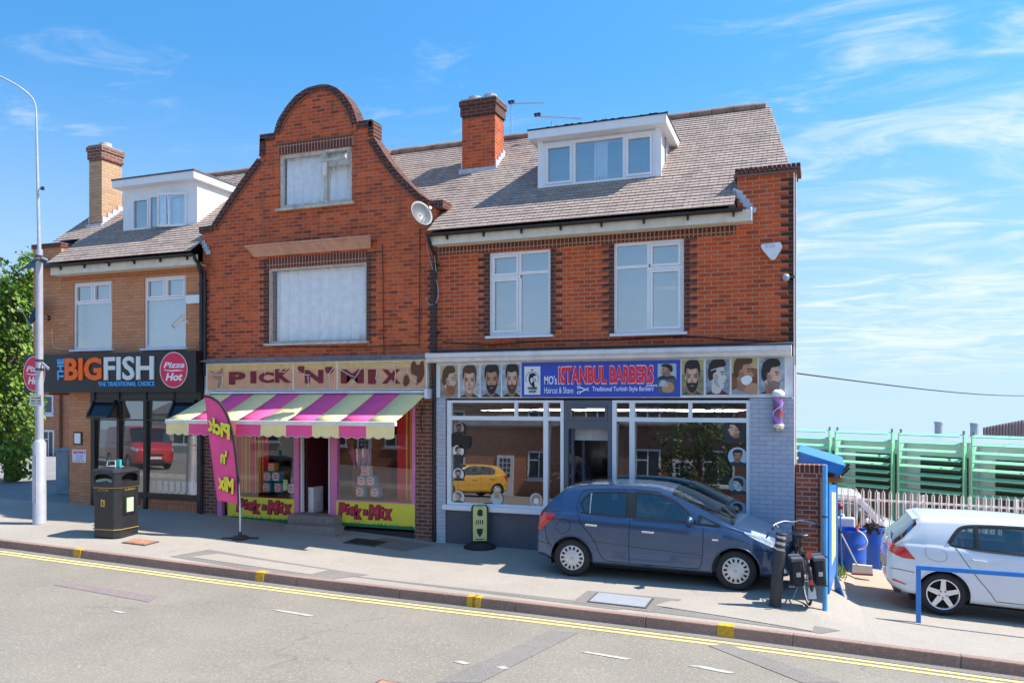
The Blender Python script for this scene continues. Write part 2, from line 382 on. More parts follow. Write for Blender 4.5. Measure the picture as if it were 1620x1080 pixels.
def text(name, s, px0, px1, pyt, pyb, Y, mat, parent, bold=0, shear=0, depth=.006, mirror=False, rot=False, arc=0, box=None):
    """lettering laid flat on the plane Y, fitted to the rectangle surveyed on that plane"""
    cu = bpy.data.curves.new('t', 'FONT'); cu.body = s; cu.size = 1; cu.offset = bold; cu.shear = shear; cu.resolution_u = 3
    to = bpy.data.objects.new('t', cu); COL.objects.link(to)
    bpy.context.view_layer.update()
    me = bpy.data.meshes.new_from_object(to.evaluated_get(bpy.context.evaluated_depsgraph_get()))
    bpy.data.objects.remove(to); 
    vs_ = [Vector(v.co) for v in me.vertices]; fs = [list(p.vertices) for p in me.polygons]; bpy.data.meshes.remove(me)
    if rot: vs_ = [Vector((-v.y, v.x, 0)) for v in vs_]
    x0, x1 = min(v.x for v in vs_), max(v.x for v in vs_); y0, y1 = min(v.y for v in vs_), max(v.y for v in vs_)
    if box: X0, X1, Zt, Zb = box
    else:
        pm = (px0+px1)/2; X0, X1 = XX(px0, Y), XX(px1, Y); Zt, Zb = ZZ(pm, pyt, Y), ZZ(pm, pyb, Y)
    mb = MB(); out = []
    for v in vs_:
        a = (v.x-x0)/(x1-x0); b = (v.y-y0)/(y1-y0)
        if mirror: a = 1-a
        z = lerp(Zb, Zt, b)+arc*(1-(2*a-1)**2)
        out.append((lerp(X0, X1, a), Y, z))
    n = len(out); mb.v = out+[(p[0], p[1]+depth, p[2]) for p in out]; mb.f = fs[:]
    ed = {}
    for f in fs:
        for a, b in zip(f, f[1:]+f[:1]): ed[(a, b)] = 1
    for (a, b) in list(ed):
        if (b, a) not in ed: mb.f.append([a, b, b+n, a+n])
    mb.m = [0]*len(mb.f)
    return mb.build(name, mat, parent)
# ================================================================ SETTING
def xs_list(a, b, fine0=-26, fine1=12, st=.5):
    xs = [a]; x = a
    while x < b-1e-6:
        d = max(0, fine0-x, x-fine1); x = min(b, x+(st if d == 0 else st+d*.35)); xs.append(x)
        if x < fine0 < x+st+max(0, fine0-x)*.35 and d > 0: pass
    return xs
XSB = sorted(set([round(q, 3) for q in xs_list(-300, 300)]+[round(-26+.5*i, 3) for i in range(77)]+[a for a, _ in FT if a > -60]+[a for a, _ in KT if a > -60]))
def sheet(name, ys, mat, x0=-300, x1=300, dz=0):
    xs = [x for x in XSB if x0 <= x <= x1]
    mb = MB(); mb.grid([[(x, y, gz_(x, y)+dz) for x in xs] for y in ys])
    o = struct(mb.build(name, mat)); return o
sheet('pavement', [YK+.13, -3.0, -2.4, -1.8, -1.2, -.6, 0], PAVM)
sheet('road', [-11.5+i*.79 for i in range(10)]+[-4.2, -3.8, YK-.0001], ROADM)
sheet('opposite_pavement', [-13.2, -12.6, -12, -11.5], PAVM)
sheet('opposite_ground', [-300, -100, -60, -40, -30, -24, -18.5, -13.2], PATCHM)
sheet('yard_ground', [0, .6, 1.2, 1.8, 2.5, 3.5, 4.5, 5.5, 6.5, 7.7, 9, 10.5, 12, 16, 20, 25, 32, 45, 60, 120, 250, 400], YARD, x0=-1)
sheet('side_ground', [0, 1.2, 2.5, 4.5, 6.5, 9, 12, 16, 20, 25, 32, 45, 60, 120, 250, 400], FORE, x1=-1)
# kerb stones, a single structure of 0.9 m stones
kb = MB(); x = -42.0; random.seed(3)
while x < 20:
    L = 1.83; a, b = x+.003, x+L-.003
    def kz(q): return gz_(q, YK+.0001)
    j = random.uniform(-.004, .004); y0 = YK+j; y1 = YK+.135
    kb.hexa([(a, y0, kz(a)-.3), (b, y0, kz(b)-.3), (b, y1, kz(b)-.3), (a, y1, kz(a)-.3), (a, y0+.02, kz(a)+.012), (b, y0+.02, kz(b)+.012), (b, y1, kz(b)+.012), (a, y1, kz(a)+.012)])
    x += L
struct(kb.build('kerb', KERB, bevel=.012))
kx = [q for q in XSB if -45 <= q <= 25]; struct(MB().grid([[(q, YK+.03, gz_(q, YK+.0001)+dz) for q in kx] for dz in (-.3, .004)]).grid([[(q, y, gz_(q, YK+.0001)+.003) for q in kx] for y in (YK+.03, YK+.14)]).build('kerb_bed', PATCHM))
def rdz(X, Y): return gz_(X, Y)+.006
def on_ground(name, polys, mat, dz=.006, sub=10):
    mb = MB()
    for poly in polys:
        pts = [G(*p) for p in poly]
        # subdivide as a bilinear patch when four-cornered so that the sheet follows the fall of the ground
        if len(pts) == 4:
            a, b, c, d = pts; rows = []
            for i in range(sub+1):
                l, r = a.lerp(d, i/sub), b.lerp(c, i/sub)
                rows.append([(q.x, q.y, gz_(q.x, q.y)+dz) for q in (l.lerp(r, j/sub) for j in range(sub+1))])
            mb.grid(rows)
        else: mb.face([(q.x, q.y, gz_(q.x, q.y)+dz) for q in pts])
    return struct(mb.build(name, mat))
def strip(y0, y1, x0, x1, mat, name, dz=.005, wob=0):
    xs = [q for q in XSB if x0 <= q <= x1]; mb = MB()
    mb.grid([[(q, y+wob*sin(q*1.7), gz_(q, y)+dz) for q in xs] for y in (y0, (y0+y1)/2, y1)]); return struct(mb.build(name, mat))
strip(YK-.42, YK-.35, -45, 25, YEL, 'yellow_line', wob=.006)
strip(YK-.27, YK-.20, -45, 25, YEL, 'yellow_line', wob=.006)
strip(YK-.16, YK-.012, -45, 25, PATCHM, 'gutter_channel', dz=.004)
# darker channel strip on the pavement behind the kerb and reinstated trenches
on_ground('pavement_patch', [[(268, 880), (330, 869), (583, 909), (510, 918)]], PATCHM, .004)
on_ground('pavement_patch', [[(300, 881), (345, 876), (520, 902), (492, 909)]], PAVM, .009)
on_ground('pavement_patch', [[(495, 903), (690, 925), (1010, 961), (975, 964)]], PATCHM, .004)
on_ground('pavement_patch', [[(905, 952), (930, 934), (1078, 948), (1030, 968)]], PATCHM, .007)
on_ground('pavement_patch', [[(1035, 958), (1062, 951), (1295, 972), (1285, 999)]], PAVM, .012)
on_ground('pavement_patch', [[(990, 963), (1010, 957), (1330, 997), (1300, 1002)]], PATCHM, .0045)
on_ground('pavement_patch', [[(560, 858), (610, 850), (690, 862), (640, 872)]], PATCHM, .004)
on_ground('road_patch', [[(690, 1080), (870, 997), (915, 1001), (760, 1080)]], PATCHM, .006)
on_ground('road_patch', [[(1120, 1021), (1150, 1018), (1330, 1080), (1270, 1080)]], PATCHM, .006)
on_ground('road_patch', [[(85, 925), (110, 921), (250, 943), (235, 952)]], M('red_tinged_asphalt', (.235, .185, .18), .9, var=.2, vs=20), .005)
for q in ([(174, 966), (182, 965.5), (199, 968.5), (190, 969.5)], [(430, 964.5), (440, 964), (498, 973.5), (490, 975)], [(716, 1046), (730, 1045), (745, 1049), (735, 1051)], [(785, 1054), (797, 1053), (806, 1057), (795, 1058)], [(918, 1031), (930, 1030.5), (1000, 1042), (990, 1043.5)], [(1085, 1052), (1110, 1053), (1165, 1064), (1150, 1065)]):
    on_ground('road_marking', [q], WLINE, .006, 3)
def ykerb(px, wpx):
    a = G(px, 633+ (HZ and 1)*interp([(0, 226), (352, 268), (810, 322), (1145, 359), (1620, 420)], px)).x; b = a+wpx
    y0 = YK-.008; mb = MB(); zt = lambda q: gz_(q, YK+.0001)+.016
    mb.hexa([(a, y0, zt(a)-.145), (b, y0, zt(b)-.145), (b, YK+.05, zt(b)-.145), (a, YK+.05, zt(a)-.145), (a, y0+.018, zt(a)), (b, y0+.018, zt(b)), (b, YK+.15, zt(b)), (a, YK+.15, zt(a))])
    struct(mb.build('yellow_kerb_mark', YELK))
for q, w_ in ((130, .16), (408, .16), (738, .13), (747, .12), (1136, .2)): ykerb(q, w_)
# covers
def cover(px, py, w_, d_, mat, label, cat='cover', ribs=True, fr=None):
    c = G(px, py); t = thing('inspection_cover', label, cat, (c.x, c.y, gz_(c.x, c.y)+.006))
    def rect(w1, d1, z): return [(c.x-w1/2, c.y-d1/2, gz_(c.x-w1/2, c.y-d1/2)+z), (c.x+w1/2, c.y-d1/2, gz_(c.x+w1/2, c.y-d1/2)+z), (c.x+w1/2, c.y+d1/2, gz_(c.x+w1/2, c.y+d1/2)+z), (c.x-w1/2, c.y+d1/2, gz_(c.x-w1/2, c.y+d1/2)+z)]
    MB().hexa(rect(w_+.06, d_+.06, -.02)+rect(w_+.06, d_+.06, .016)).build('frame', fr or M('cover_frame', (.12, .11, .11), .6, .4), t)
    m = MB().hexa(rect(w_, d_, -.01)+rect(w_, d_, .022))
    if ribs:
        for i in range(1, 8):
            xx = c.x-w_/2+w_*i/8; m.box(xx-.008, xx+.008, c.y-d_/2+.03, c.y+d_/2-.03, gz_(xx, c.y)+.01, gz_(xx, c.y)+.027)
    m.build('lid', mat, t)
cover(982, 950, .78, .50, M('concrete_lid', (.30, .315, .34), .8, var=.1, vs=20), 'pale grey rectangular utility cover set in the pavement beside the blue car', ribs=False)
cover(578, 858, .62, .42, M('iron_lid', (.06, .058, .06), .6, .5, var=.2), 'dark ribbed iron drain cover in the shaded pavement before the sweet shop', 'drain cover')
cover(222, 858, .5, .28, M('rust_lid', (.42, .20, .12), .8, var=.25, vs=20), 'rusty red cover in the sunny pavement beside the litter bin', 'cover')
cover(622, 1094, .5, .4, M('rust_lid'), 'rusty iron cover sunk in the road at its near edge', 'drain cover')
# kerb-side weeds by the blue post (uncountable)
gr = MB(); random.seed(5)
for i in range(320):
    c = G(random.choice([random.gauss(1328, 5), random.gauss(1306, 8)]), random.gauss(905, 9)) if i % 2 else G(random.gauss(1330, 5), random.gauss(900, 8))
    z = gz_(c.x, c.y); h = random.uniform(.04, .13); a = random.uniform(0, 6.28); dx_, dy_ = .012*cos(a), .012*sin(a)
    gr.face([(c.x-dx_, c.y-dy_, z), (c.x+dx_, c.y+dy_, z), (c.x+random.gauss(0, .04), c.y+random.gauss(0, .04), z+h)])
g = gr.build('weeds', M('weed_green', (.16, .26, .05), .8)); g['kind'] = 'stuff'; g['label'] = 'small green weeds growing at the foot of the blue post'; g['category'] = 'weeds'
# ================================================================ BUILDINGS
def shell_box(mb, x0, x1, y0, y1, z0, z1, inner=True):
    """room seen from the street: floor, ceiling, back and side walls as thin slabs (open front)"""
    t = .05
    mb.box(x0, x1, y1, y1+t, z0, z1); mb.box(x0-t, x0, y0, y1+t, z0, z1); mb.box(x1, x1+t, y0, y1+t, z0, z1)
    return mb
def rect_hole(x0, x1, z0, z1, Y): return [(x0, Y, z0), (x1, Y, z0), (x1, Y, z1), (x0, Y, z1)]
def frame_ring(mb, x0, x1, z0, z1, t, y0, y1):
    mb.box(x0, x0+t, y0, y1, z0, z1); mb.box(x1-t, x1, y0, y1, z0, z1); mb.box(x0+t, x1-t, y0, y1, z0, z0+t); mb.box(x0+t, x1-t, y0, y1, z1-t, z1)
def window(b, x0, x1, z0, z1, Y, lights, mat=None, name='window', glass=None, curtain=None, back=None, t=.055, sill=True, sillmat=None, depth=.07):
    """lights: list of (fx0,fx1,fz0,fz1,opening) in fractions of the frame"""
    mat = mat or WHITE; mb = MB(); frame_ring(mb, x0, x1, z0, z1, t, Y, Y+depth)
    xs = sorted({l[0] for l in lights}|{l[1] for l in lights}); W, H = x1-x0, z1-z0
    gm = MB()
    for (a, c, d, e, op) in lights:
        ax, cx_, dz_, ez = x0+W*a, x0+W*c, z0+H*d, z0+H*e
        l = ax+(t if a <= 0 else t*.5); r = cx_-(t if c >= 1 else t*.5); bo = dz_+(t if d <= 0 else t*.5); to = ez-(t if e >= 1 else t*.5)
        if c < 1: mb.box(cx_-t*.5, cx_+t*.5, Y+.002, Y+depth-.002, dz_+(t if d <= 0 else t*.5), ez-(t if e >= 1 else t*.5))
        if e < 1: mb.box(l-.0 if a <= 0 else ax, r if c >= 1 else cx_, Y+.004, Y+depth-.004, ez-t*.5, ez+t*.5)
        if op: frame_ring(mb, l+.004, r-.004, bo+.004, to-.004, t*.75, Y-.014, Y+depth*.6); k = t*.75
        else: k = 0
        gm.face([(l+k, Y+depth*.45, bo+k), (r-k, Y+depth*.45, bo+k), (r-k, Y+depth*.45, to-k), (l+k, Y+depth*.45, to-k)])
    f = mb.build(name, mat, b)
    gm.build('glass', glass or GLASSU, f)
    if sill: MB().box(x0-.06, x1+.06, Y-.11, Y+.04, z0-.055, z0-.004).build('sill', sillmat or mat, f, bevel=.006)
    if curtain: curtain(f)
    if back: MB().box(x0-.1, x1+.1, Y+back, Y+back+.03, z0-.1, z1+.1).build('blind', M('room_shade', (.30, .34, .42), .9, var=.05), f)
    return f
def drape(x0, x1, z0, z1, Y, folds=14, amp=.03, seed=1, mat=None, flare=0):
    def go(f):
        r = random.Random(seed); ph = [r.uniform(0, 6.28) for _ in range(5)]; rows = []
        n = 90
        for j in range(9):
            v = j/8; row = []
            for i in range(n+1):
                u = i/n; d = amp*(sin(u*folds*6.28+ph[0]+.6*sin(v*2+ph[1]))+.6*sin(u*folds*2.3*6.28+ph[2]+v))*(.5+.6*v)
                row.append((lerp(x0, x1, u)+flare*v*v*(u < .06)*.2, Y+d, lerp(z1, z0, v)))
            rows.append(row)
        MB().grid(rows).build('curtain', mat or CURT, f, smooth=True)
    return go
def tile_roof(name, mat, parent, x0f, x1f, ya, za, yb, zb, course=.118, thick=.018, skip=None):
    """front slope made of real overlapping courses; x0f/x1f give the left/right end at each height fraction"""
    L = sqrt((yb-ya)**2+(zb-za)**2); n = int(L/course); mb = MB(); r = random.Random(4)
    ny, nz = -(zb-za)/L, (yb-ya)/L
    for i in range(n):
        a, b = i/n, min(1, (i+1.25)/n)
        y0, z0 = lerp(ya, yb, a), lerp(za, zb, a); y1, z1 = lerp(ya, yb, b), lerp(za, zb, b)
        xa, xb = x0f(a), x1f(a); x = xa
        while x < xb-.01:
            w_ = min(1.2, xb-x); j = r.uniform(0, .004); t0 = thick+j; t1 = .002
            xe = x+w_
            mb.hexa([(x, y0, z0), (xe, y0, z0), (xe, y1, z1), (x, y1, z1), (x, y0+ny*t0, z0+nz*t0), (xe, y0+ny*t0, z0+nz*t0), (xe, y1+ny*t1, z1+nz*t1), (x, y1+ny*t1, z1+nz*t1)])
            x = xe
    return mb.build(name, mat, parent)
EZ, EY, RZ, RY = 5.93, -.36, 8.78, 3.2
def roof_y(z): return EY+(z-EZ)/(RZ-EZ)*(RY-EY)
def roof_z(y): return EZ+(y-EY)/(RY-EY)*(RZ-EZ)
XR0, XR1 = XX(691), XX(1257)          # right building
XG0, XG1 = XX(321), XX(689)           # gabled building
XL0, XL1 = XX(53), XX(320)            # left building
XLG = XX(110)                         # its ground-floor pier
def quoins(mb, x, side, z0, z1, Y, step=.15, w=(.115, .225), d=.004):
    z = z0; k = 0
    while z < z1-.01:
        ww = w[k % 2]
        zt = min(z+.075, z1)
        if k % 2 == 1 or True:
            if k % 2: mb.box(min(x, x+side*ww), max(x, x+side*ww), Y-d, Y+.02, z, zt-.004)
            else: mb.box(min(x, x+side*.1), max(x, x+side*.1), Y-d, Y+.02, z, zt-.004)
        z += .075; k += 1

# ---------------------------------------------------------------- right building (barber's)
B = thing('brick_shop_building', 'red brick building over the barber shop with wide white dormer and grey painted ground floor', 'building', ((XR0+XR1)/2, 0, 0))
# wall above the shopfront
zpar = ZZ(1257, 268); xpar = XX(1166)
W1 = (XX(774), XX(871), ZZ(822, 530), ZZ(822, 397)); W2 = (XX(971), XX(1082), ZZ(1026, 526), ZZ(1026, 381))
ztop = EZ-.12
wl_ = MB().wall([(XR0, 0, 3.35), (XR1, 0, 3.35), (XR1, 0, zpar), (xpar, 0, zpar), (xpar, 0, ztop), (XR0, 0, ztop)], [rect_hole(W1[0], W1[1], W1[2], W1[3], 0), rect_hole(W2[0], W2[1], W2[2], W2[3], 0)], (0, .24, 0))
# end wall, splayed back from the street, with gable to the ridge; rear wall
ex = lambda y: XR1-.195*y
pts = [(ex(y), y, z) for y, z in ((.245, -.8), (7.2, -.8), (7.2, 5.2), (RY+.1, RZ-.05), (.6, 6.62), (.245, 6.62))]
wl_.prism(pts, (-.24, 0, 0))
wl_.box(XR0, ex(7.2)-.25, 7.0, 7.2, -.8, 5.2)
wl_.build('wall', RED2, B)
MB().box(XR1-.30, XR1-.002, -.0035, .03, 3.36, zpar-.01).build('corner_brick', RED2, B)
for wn in (W1, W2):
    for e_, s_ in ((0, -1), (1, 1)): qb = MB(); quoins(qb, wn[e_], s_, wn[2], wn[3]+.07, 0); qb.build('quoins', DARKB, B)
qb = MB(); quoins(qb, XR1, -1, 3.62, zpar-.12, 0); qb.build('quoins', DARKB, B)
MB().box(XR0+.02, xpar-.02, -.006, .03, ztop-.235, ztop).build('soldier_course', SOLD, B)
# parapet coping
cb = MB(); x = xpar-.03
while x < XR1+.03:
    cb.box(x, x+.066, -.035, .62, zpar-.01, zpar+.10+random.uniform(-.004, .004)); x += .075
cb.build('coping', DARKB, B, bevel=.008)
MB().box(xpar-.05, XR1+.04, -.045, .64, zpar-.05, zpar-.012).build('tile_creasing', M('tile_creasing', (.22, .10, .07), .85), B)
MB().box(xpar, XR1-.01, .24, .6, 5.0, zpar-.02).build('parapet_back', RED2, B)
li = [(0, .5, 0, .70, 1), (.5, 1, 0, .74, 0), (0, .5, .70, 1, 1), (.5, 1, .74, 1, 0)]
f = window(B, *W1, .035, li, back=.45); 
li2 = [(0, .5, 0, .73, 0), (.5, 1, 0, .70, 1), (0, .5, .73, 1, 0), (.5, 1, .70, 1, 1)]
f = window(B, *W2, .035, li2, back=.45)
# roof
vx = lambda a: ex(lerp(-.2, RY, a))-.02 if a > .2 else min(xpar-.02+a*0, XR1)
def vxr(a):
    y = lerp(EY, RY, a); return xpar-.01 if y < .62 else ex(y)+.03
rl = lambda a: XR0+.02
tr = tile_roof('roof', TILE, B, lambda a: XR0-.9*max(0, 0), vxr, EY-.04, EZ+.05, RY, RZ)
MB().prism([(XR0, RY, RZ), (XR0, 7.4, 5.1), (XR0, 7.4, 5.0), (XR0, RY, RZ-.1)], (ex(RY)-XR0, 0, 0)).build('rear_slope', TILE, B)
MB().face([(XR0, EY+.02, EZ-.03), (xpar, EY+.02, EZ-.03), (xpar, .62, roof_z(.62)-.04), (ex(.62), .62, roof_z(.62)-.04), (ex(RY), RY, RZ-.05), (XR0, RY, RZ-.05)]).build('roof_underlay', BLACKP, B)
def ridge(b, x0, x1, y=RY, z=RZ, d=None):
    mb = MB(); x = x0
    while x < x1-.05:
        e = min(x+.44, x1); dz = random.uniform(-.008, .008)
        mb.prism([(x, y+.13*cos(a), z-.02+dz+.11*sin(a)) for a in [pi*k/8 for k in range(9)]]+[(x, y-.12, z-.06), (x, y+.12, z-.06)], (e-x-.012, 0, 0)); x = e
    return mb.build('ridge_tiles', M('ridge_tile', (.27, .17, .125), .85, var=.3, vs=5, dirt=.5), b)
ridge(B, XR0, ex(RY)-.02)
MB().box(XR0+.02, xpar+.24, EY+.07, EY+.095, EZ-.20, EZ-.015).build('fascia_board', CREAM, B)
MB().box(XR0+.02, xpar+.24, EY+.095, -.0, EZ-.20, EZ-.185).build('soffit', CREAM, B)
MB().prism([(xpar+.24, EY+.07, EZ-.2), (xpar+.24, 0, EZ-.2), (xpar+.24, 0, EZ+.10), (xpar+.24, EY+.07, EZ)], (.02, 0, 0)).build('end_board', WHITEP, B)
def gutter(b, x0, x1, y, z, br=.75):
    mb = MB(); r = .058
    prof = [(x0, y+r*cos(a), z+r*sin(a)) for a in [pi+pi*k/8 for k in range(9)]]+[(x0, y+(r-.008)*cos(a), z+(r-.008)*sin(a)) for a in [2*pi-pi*k/8 for k in range(9)]]
    mb.prism(prof, (x1-x0, 0, 0)); x = x0+.4
    while x < x1: mb.box(x-.015, x+.015, y+.03, y+.07, z-.12, z-.02); mb.lathe([(r+.008, -.02), (r+.008, .02)], (x, y, z), 10, 'x', pi, 2*pi); x += br
    return mb.build('gutter', BLACKP, b)
gutter(B, XR0-.03, xpar+.12, EY-.0, EZ-.0)
# stepped lead flashing at the parapet
fl = MB(); y = -.2
for k in range(5): 
    xx = xpar-.02+k*.055
    fl.prism([(xx-.04, -.012-k*.001, roof_z(.2)-.02-k*.075), (xx+.12, -.012-k*.001, roof_z(.2)-.09-k*.075), (xx+.10, -.012-k*.001, roof_z(.2)-.17-k*.075), (xx-.05, -.012-k*.001, roof_z(.2)-.12-k*.075)], (0, .008, 0))
fl.build('flashing', LEAD, B)
# rear void: dark floors so nothing shows through
MB().box(XR0+.02, XR1-.4, .5, 6.9, 3.3, 3.4).build('floor_slab', DARKIN, B)
# shopfront: cornice, boxed fascia, pilasters
zc1 = ZZ(970, 551, -.3); zc0 = ZZ(970, 568, -.3); xc0, xc1 = XX(673, -.3), XX(1252, -.3)
cm = MB(); H = zc1-zc0
prof = [(0, zc1+.01), (-.30, zc1), (-.32, zc1-.02), (-.32, zc0+H*.55), (-.27, zc0+H*.35), (-.25, zc0+H*.1), (-.20, zc0), (0, zc0)]
cm.prism([(xc0, y, z) for y, z in prof], (xc1-xc0, 0, 0)); cm.build('cornice', WHITEP, B)
MB().prism([(XR0, -.34, zc1+.012), (XR0, -.0, zc1+.07), (XR0, -.0, zc1+.012)], (XR1-XR0-.02, 0, 0)).build('lead_capping', M('dark_lead', (.05, .05, .055), .6, var=.3, vs=14), B)
zs0 = ZZ(880, 630, -.1)
MB().box(XR0+.02, XR1-.02, -.10, .24, zs0+.01, zc0-.002).build('fascia_box', WHITEP, B)
pl = MB(); pl.box(XR0+.03, XX(708), -.10, .3, -.3, zs0); pl.box(XX(1187), XR1-.003, -.10, .3, -.3, zs0)
build_each(pl, 'pilaster', GREYB, B)
MB().box(XR1-.012, XR1+.0, -.095, .25, -.3, 6.5).build('corner_trim', WHITEP, B)
MB().tube([(XR1+.012, .12, 6.6), (XR1+.012, .12, -.1)], .016).build('waste_pipe', M('cream_pipe', (.55, .5, .42), .5), B)
# shop window joinery at Y=-.06
Y0 = -.06
def X_(p): return XX(p, Y0)
zsill = ZZ(777, 801, Y0-.06); zhead = ZZ(840, 633, Y0); ztr1, ztr0 = ZZ(838, 658.5, Y0), ZZ(838, 665, Y0)
fr = MB(); top = zhead
posts = [(708, 714), (860, 867), (887, 892), (969, 975), (996, 1004), (1181, 1187)]
for a, c in posts: fr.box(X_(a), X_(c), Y0-.02, Y0+.07, zsill, top)
for a, c in ((814, 819), (1089, 1095)): fr.box(X_(a), X_(c), Y0-.015, Y0+.06, ztr1, top-.04)
for a, c in ((714, 860), (867, 887), (975, 996), (1004, 1181)):
    fr.box(X_(a), X_(c), Y0-.015, Y0+.065, ztr0, ztr1); fr.box(X_(a), X_(c), Y0-.017, Y0+.065, top-.045, top)
    fr.box(X_(a), X_(c), Y0-.012, Y0+.065, zsill, zsill+.04)
for a, c in ((867, 887), (975, 996)): fr.box(X_(a)-.001, X_(c)+.001, Y0-.012, Y0+.065, .12, .3)
sf = fr.build('shopfront_frame', WHITE, B)
gl = MB()
for a, c in ((714, 860), (867, 887), (975, 996), (1004, 1181)): gl.face([(X_(a), Y0+.02, zsill), (X_(c), Y0+.02, zsill), (X_(c), Y0+.088, ztr0), (X_(a), Y0+.088, ztr0)])
for a, c in ((714, 814), (819, 860), (867, 887), (975, 996), (1004, 1089), (1095, 1181)): gl.face([(X_(a), Y0+.02, ztr1), (X_(c), Y0+.02, ztr1), (X_(c), Y0+.02, top-.045), (X_(a), Y0+.02, top-.045)])
build_each(gl, 'glass', GLASS, sf)
# leaded pattern of the toplights
ld = MB()
for a, c in ((716, 813), (820, 859), (1006, 1088), (1096, 1179)):
    xa, xb = X_(a), X_(c); za, zb = ztr1+.01, top-.055; yy = Y0+.014; w2 = .004
    if a == 820: xb = X_(880)
    xb = X_(c)
    x1_, x2_ = lerp(xa, xb, .25), lerp(xa, xb, .75); z1_, z2_ = lerp(za, zb, .22), lerp(za, zb, .75)
    for p_, q_ in (((x1_, za), (x1_, zb)), ((x2_, za), (x2_, zb)), ((lerp(xa, xb, .5), z2_), (lerp(xa, xb, .5), zb)), ((xa, z2_), (xb, z2_)), ((xa, z1_), (xb, z1_)), ((x1_, z1_), (x2_, z2_)), ((x1_, z2_), (x2_, z1_))):
        ld.bar((p_[0], yy, p_[1]), (q_[0], yy, q_[1]), w2, .010)
ld.build('leading', BLACKP, sf)
sl = MB(); sl.box(XX(699, -.16), XX(862, -.16), -.17, Y0+.02, zsill-.10, zsill-.002); sl.box(XX(1000, -.16), XX(1186, -.16), -.17, Y0+.02, zsill-.10, zsill-.002)
build_each(sl, 'sill', WHITE, sf, bevel=.01)
st = MB(); st.box(XX(705), XX(865), -.07, .1, -.3, zsill-.102); st.box(XX(1000), XX(1186), -.07, .1, -.3, zsill-.102)
build_each(st, 'stall_riser', DGREY, B)
# door (open inwards), dark grey frame with toplight
dxa, dxb = X_(892), X_(969); d = MB(); zd1, zd0 = ZZ(930, 668, Y0), ZZ(930, 678, Y0); zt_ = top-.0
frame_ring(d, dxa, dxb, .1, zt_, .085, Y0-.01, Y0+.08); d.box(dxa+.085, dxb-.085, Y0-.008, Y0+.078, zd0, ZZ(930, 664, Y0))
frame_ring(d, dxa+.09, dxb-.09, ZZ(930, 664, Y0)+.003, zt_-.09, .05, Y0-.02, Y0+.05)
d.box(dxa+.085, dxb-.085, Y0, Y0+.4, .02, .1)
df = d.build('door_frame', GREYP, B); MB().face([(dxa+.09, Y0+.02, ZZ(930, 664, Y0)), (dxb-.09, Y0+.02, ZZ(930, 664, Y0)), (dxb-.09, Y0+.02, zt_-.09), (dxa+.09, Y0+.02, zt_-.09)]).build('glass', GLASS, df)
dl = MB(); x = dxa+.10; frame_ring_y = None
dl.box(x, x+.05, .05, .12, .1, zd0-.01); dl.box(x, x+.05, .78, .85, .1, zd0-.01); dl.box(x, x+.05, .12, .78, .1, .3); dl.box(x, x+.05, .12, .78, zd0-.12, zd0-.01); dl.box(x, x+.05, .12, .78, 1.05, 1.15)
dl.build('door', GREYP, B)
# rolled shutter box seen above the doorway
MB().box(dxa+.09, dxb-.09, .12, .32, ZZ(930, 697, Y0), zd0-.004).build('shutter_box', M('pale_shutter', (.42, .43, .44), .5), B)
MB().box(XX(888), XX(973), -.12, .3, -.2, .11).build('step', M('step_concrete', (.3, .29, .28), .85), B)
# barber shop room
WALLG = M('salon_wall', (.10, .098, .10), .8, var=.06); FLOORG = M('salon_floor', (.12, .10, .09), .35)
rm = MB(); rz = zhead+.35
shell_box(rm, XR0+.35, XR1-.75, .02, 5.2, .05, rz); rm.build('salon_wall', WALLG, B)
MB().box(XR0+.3, XR1-.7, .02, 5.2, .0, .08).build('salon_floor', FLOORG, B)
MB().box(XR0+.3, XR1-.7, .25, 5.2, rz-.06, rz).build('salon_ceiling', M('salon_ceiling', (.25, .25, .25), .8, var=.04), B)
LED = M('led_tube', (.95, .98, 1), .4, var=0, emit=1.6)
hx = MB(); r_ = .55
for (cx_, cy_) in [(XR0+1.1+i*.98, .9+j*1.14+(.57 if i % 2 else 0)) for i in range(5) for j in range(3)]:
    pt = [Vector((cx_+r_*cos(k*pi/3), cy_+r_*sin(k*pi/3), zhead-.20)) for k in range(7)]
    for a, c in zip(pt[:6], pt[1:]):
        if (a.x+a.y*3) % 1.3 > .15: hx.bar(a, c, .013, .012)
hx.build('led_light', LED, B)
MB().box(XR0+1.2, XR0+3.0, 5.0, 5.15, 1.0, 2.2).build('wall_mirror', M('mirror', (.12, .13, .15), .1, .8, var=0), B)
dk = MB(); dk.box(XR0+3.2, XR0+4.0, 3.2, 3.3, .05, 2.05)
ac = [(XR0+3.75, 5.18, .08)]+[(XR0+4.4+.65*cos(a), 5.18, 1.5+.65*sin(a)) for a in [pi-pi*k/14 for k in range(15)]]+[(XR0+5.05, 5.18, .08)]
dk.prism(ac, (0, -.03, 0)); dk.box(XR1-1.6, XR1-.85, 2.6, 2.7, .08, 2.0); dk.box(XR0+.4, XR0+.8, 1.2, 5, .08, .9); dk.box(XR0+3.4, XR0+3.5, .8, 3.1, .05, 2.4)
dk.build('salon_doorway', M('salon_black', (.018, .018, .020), .4), B)
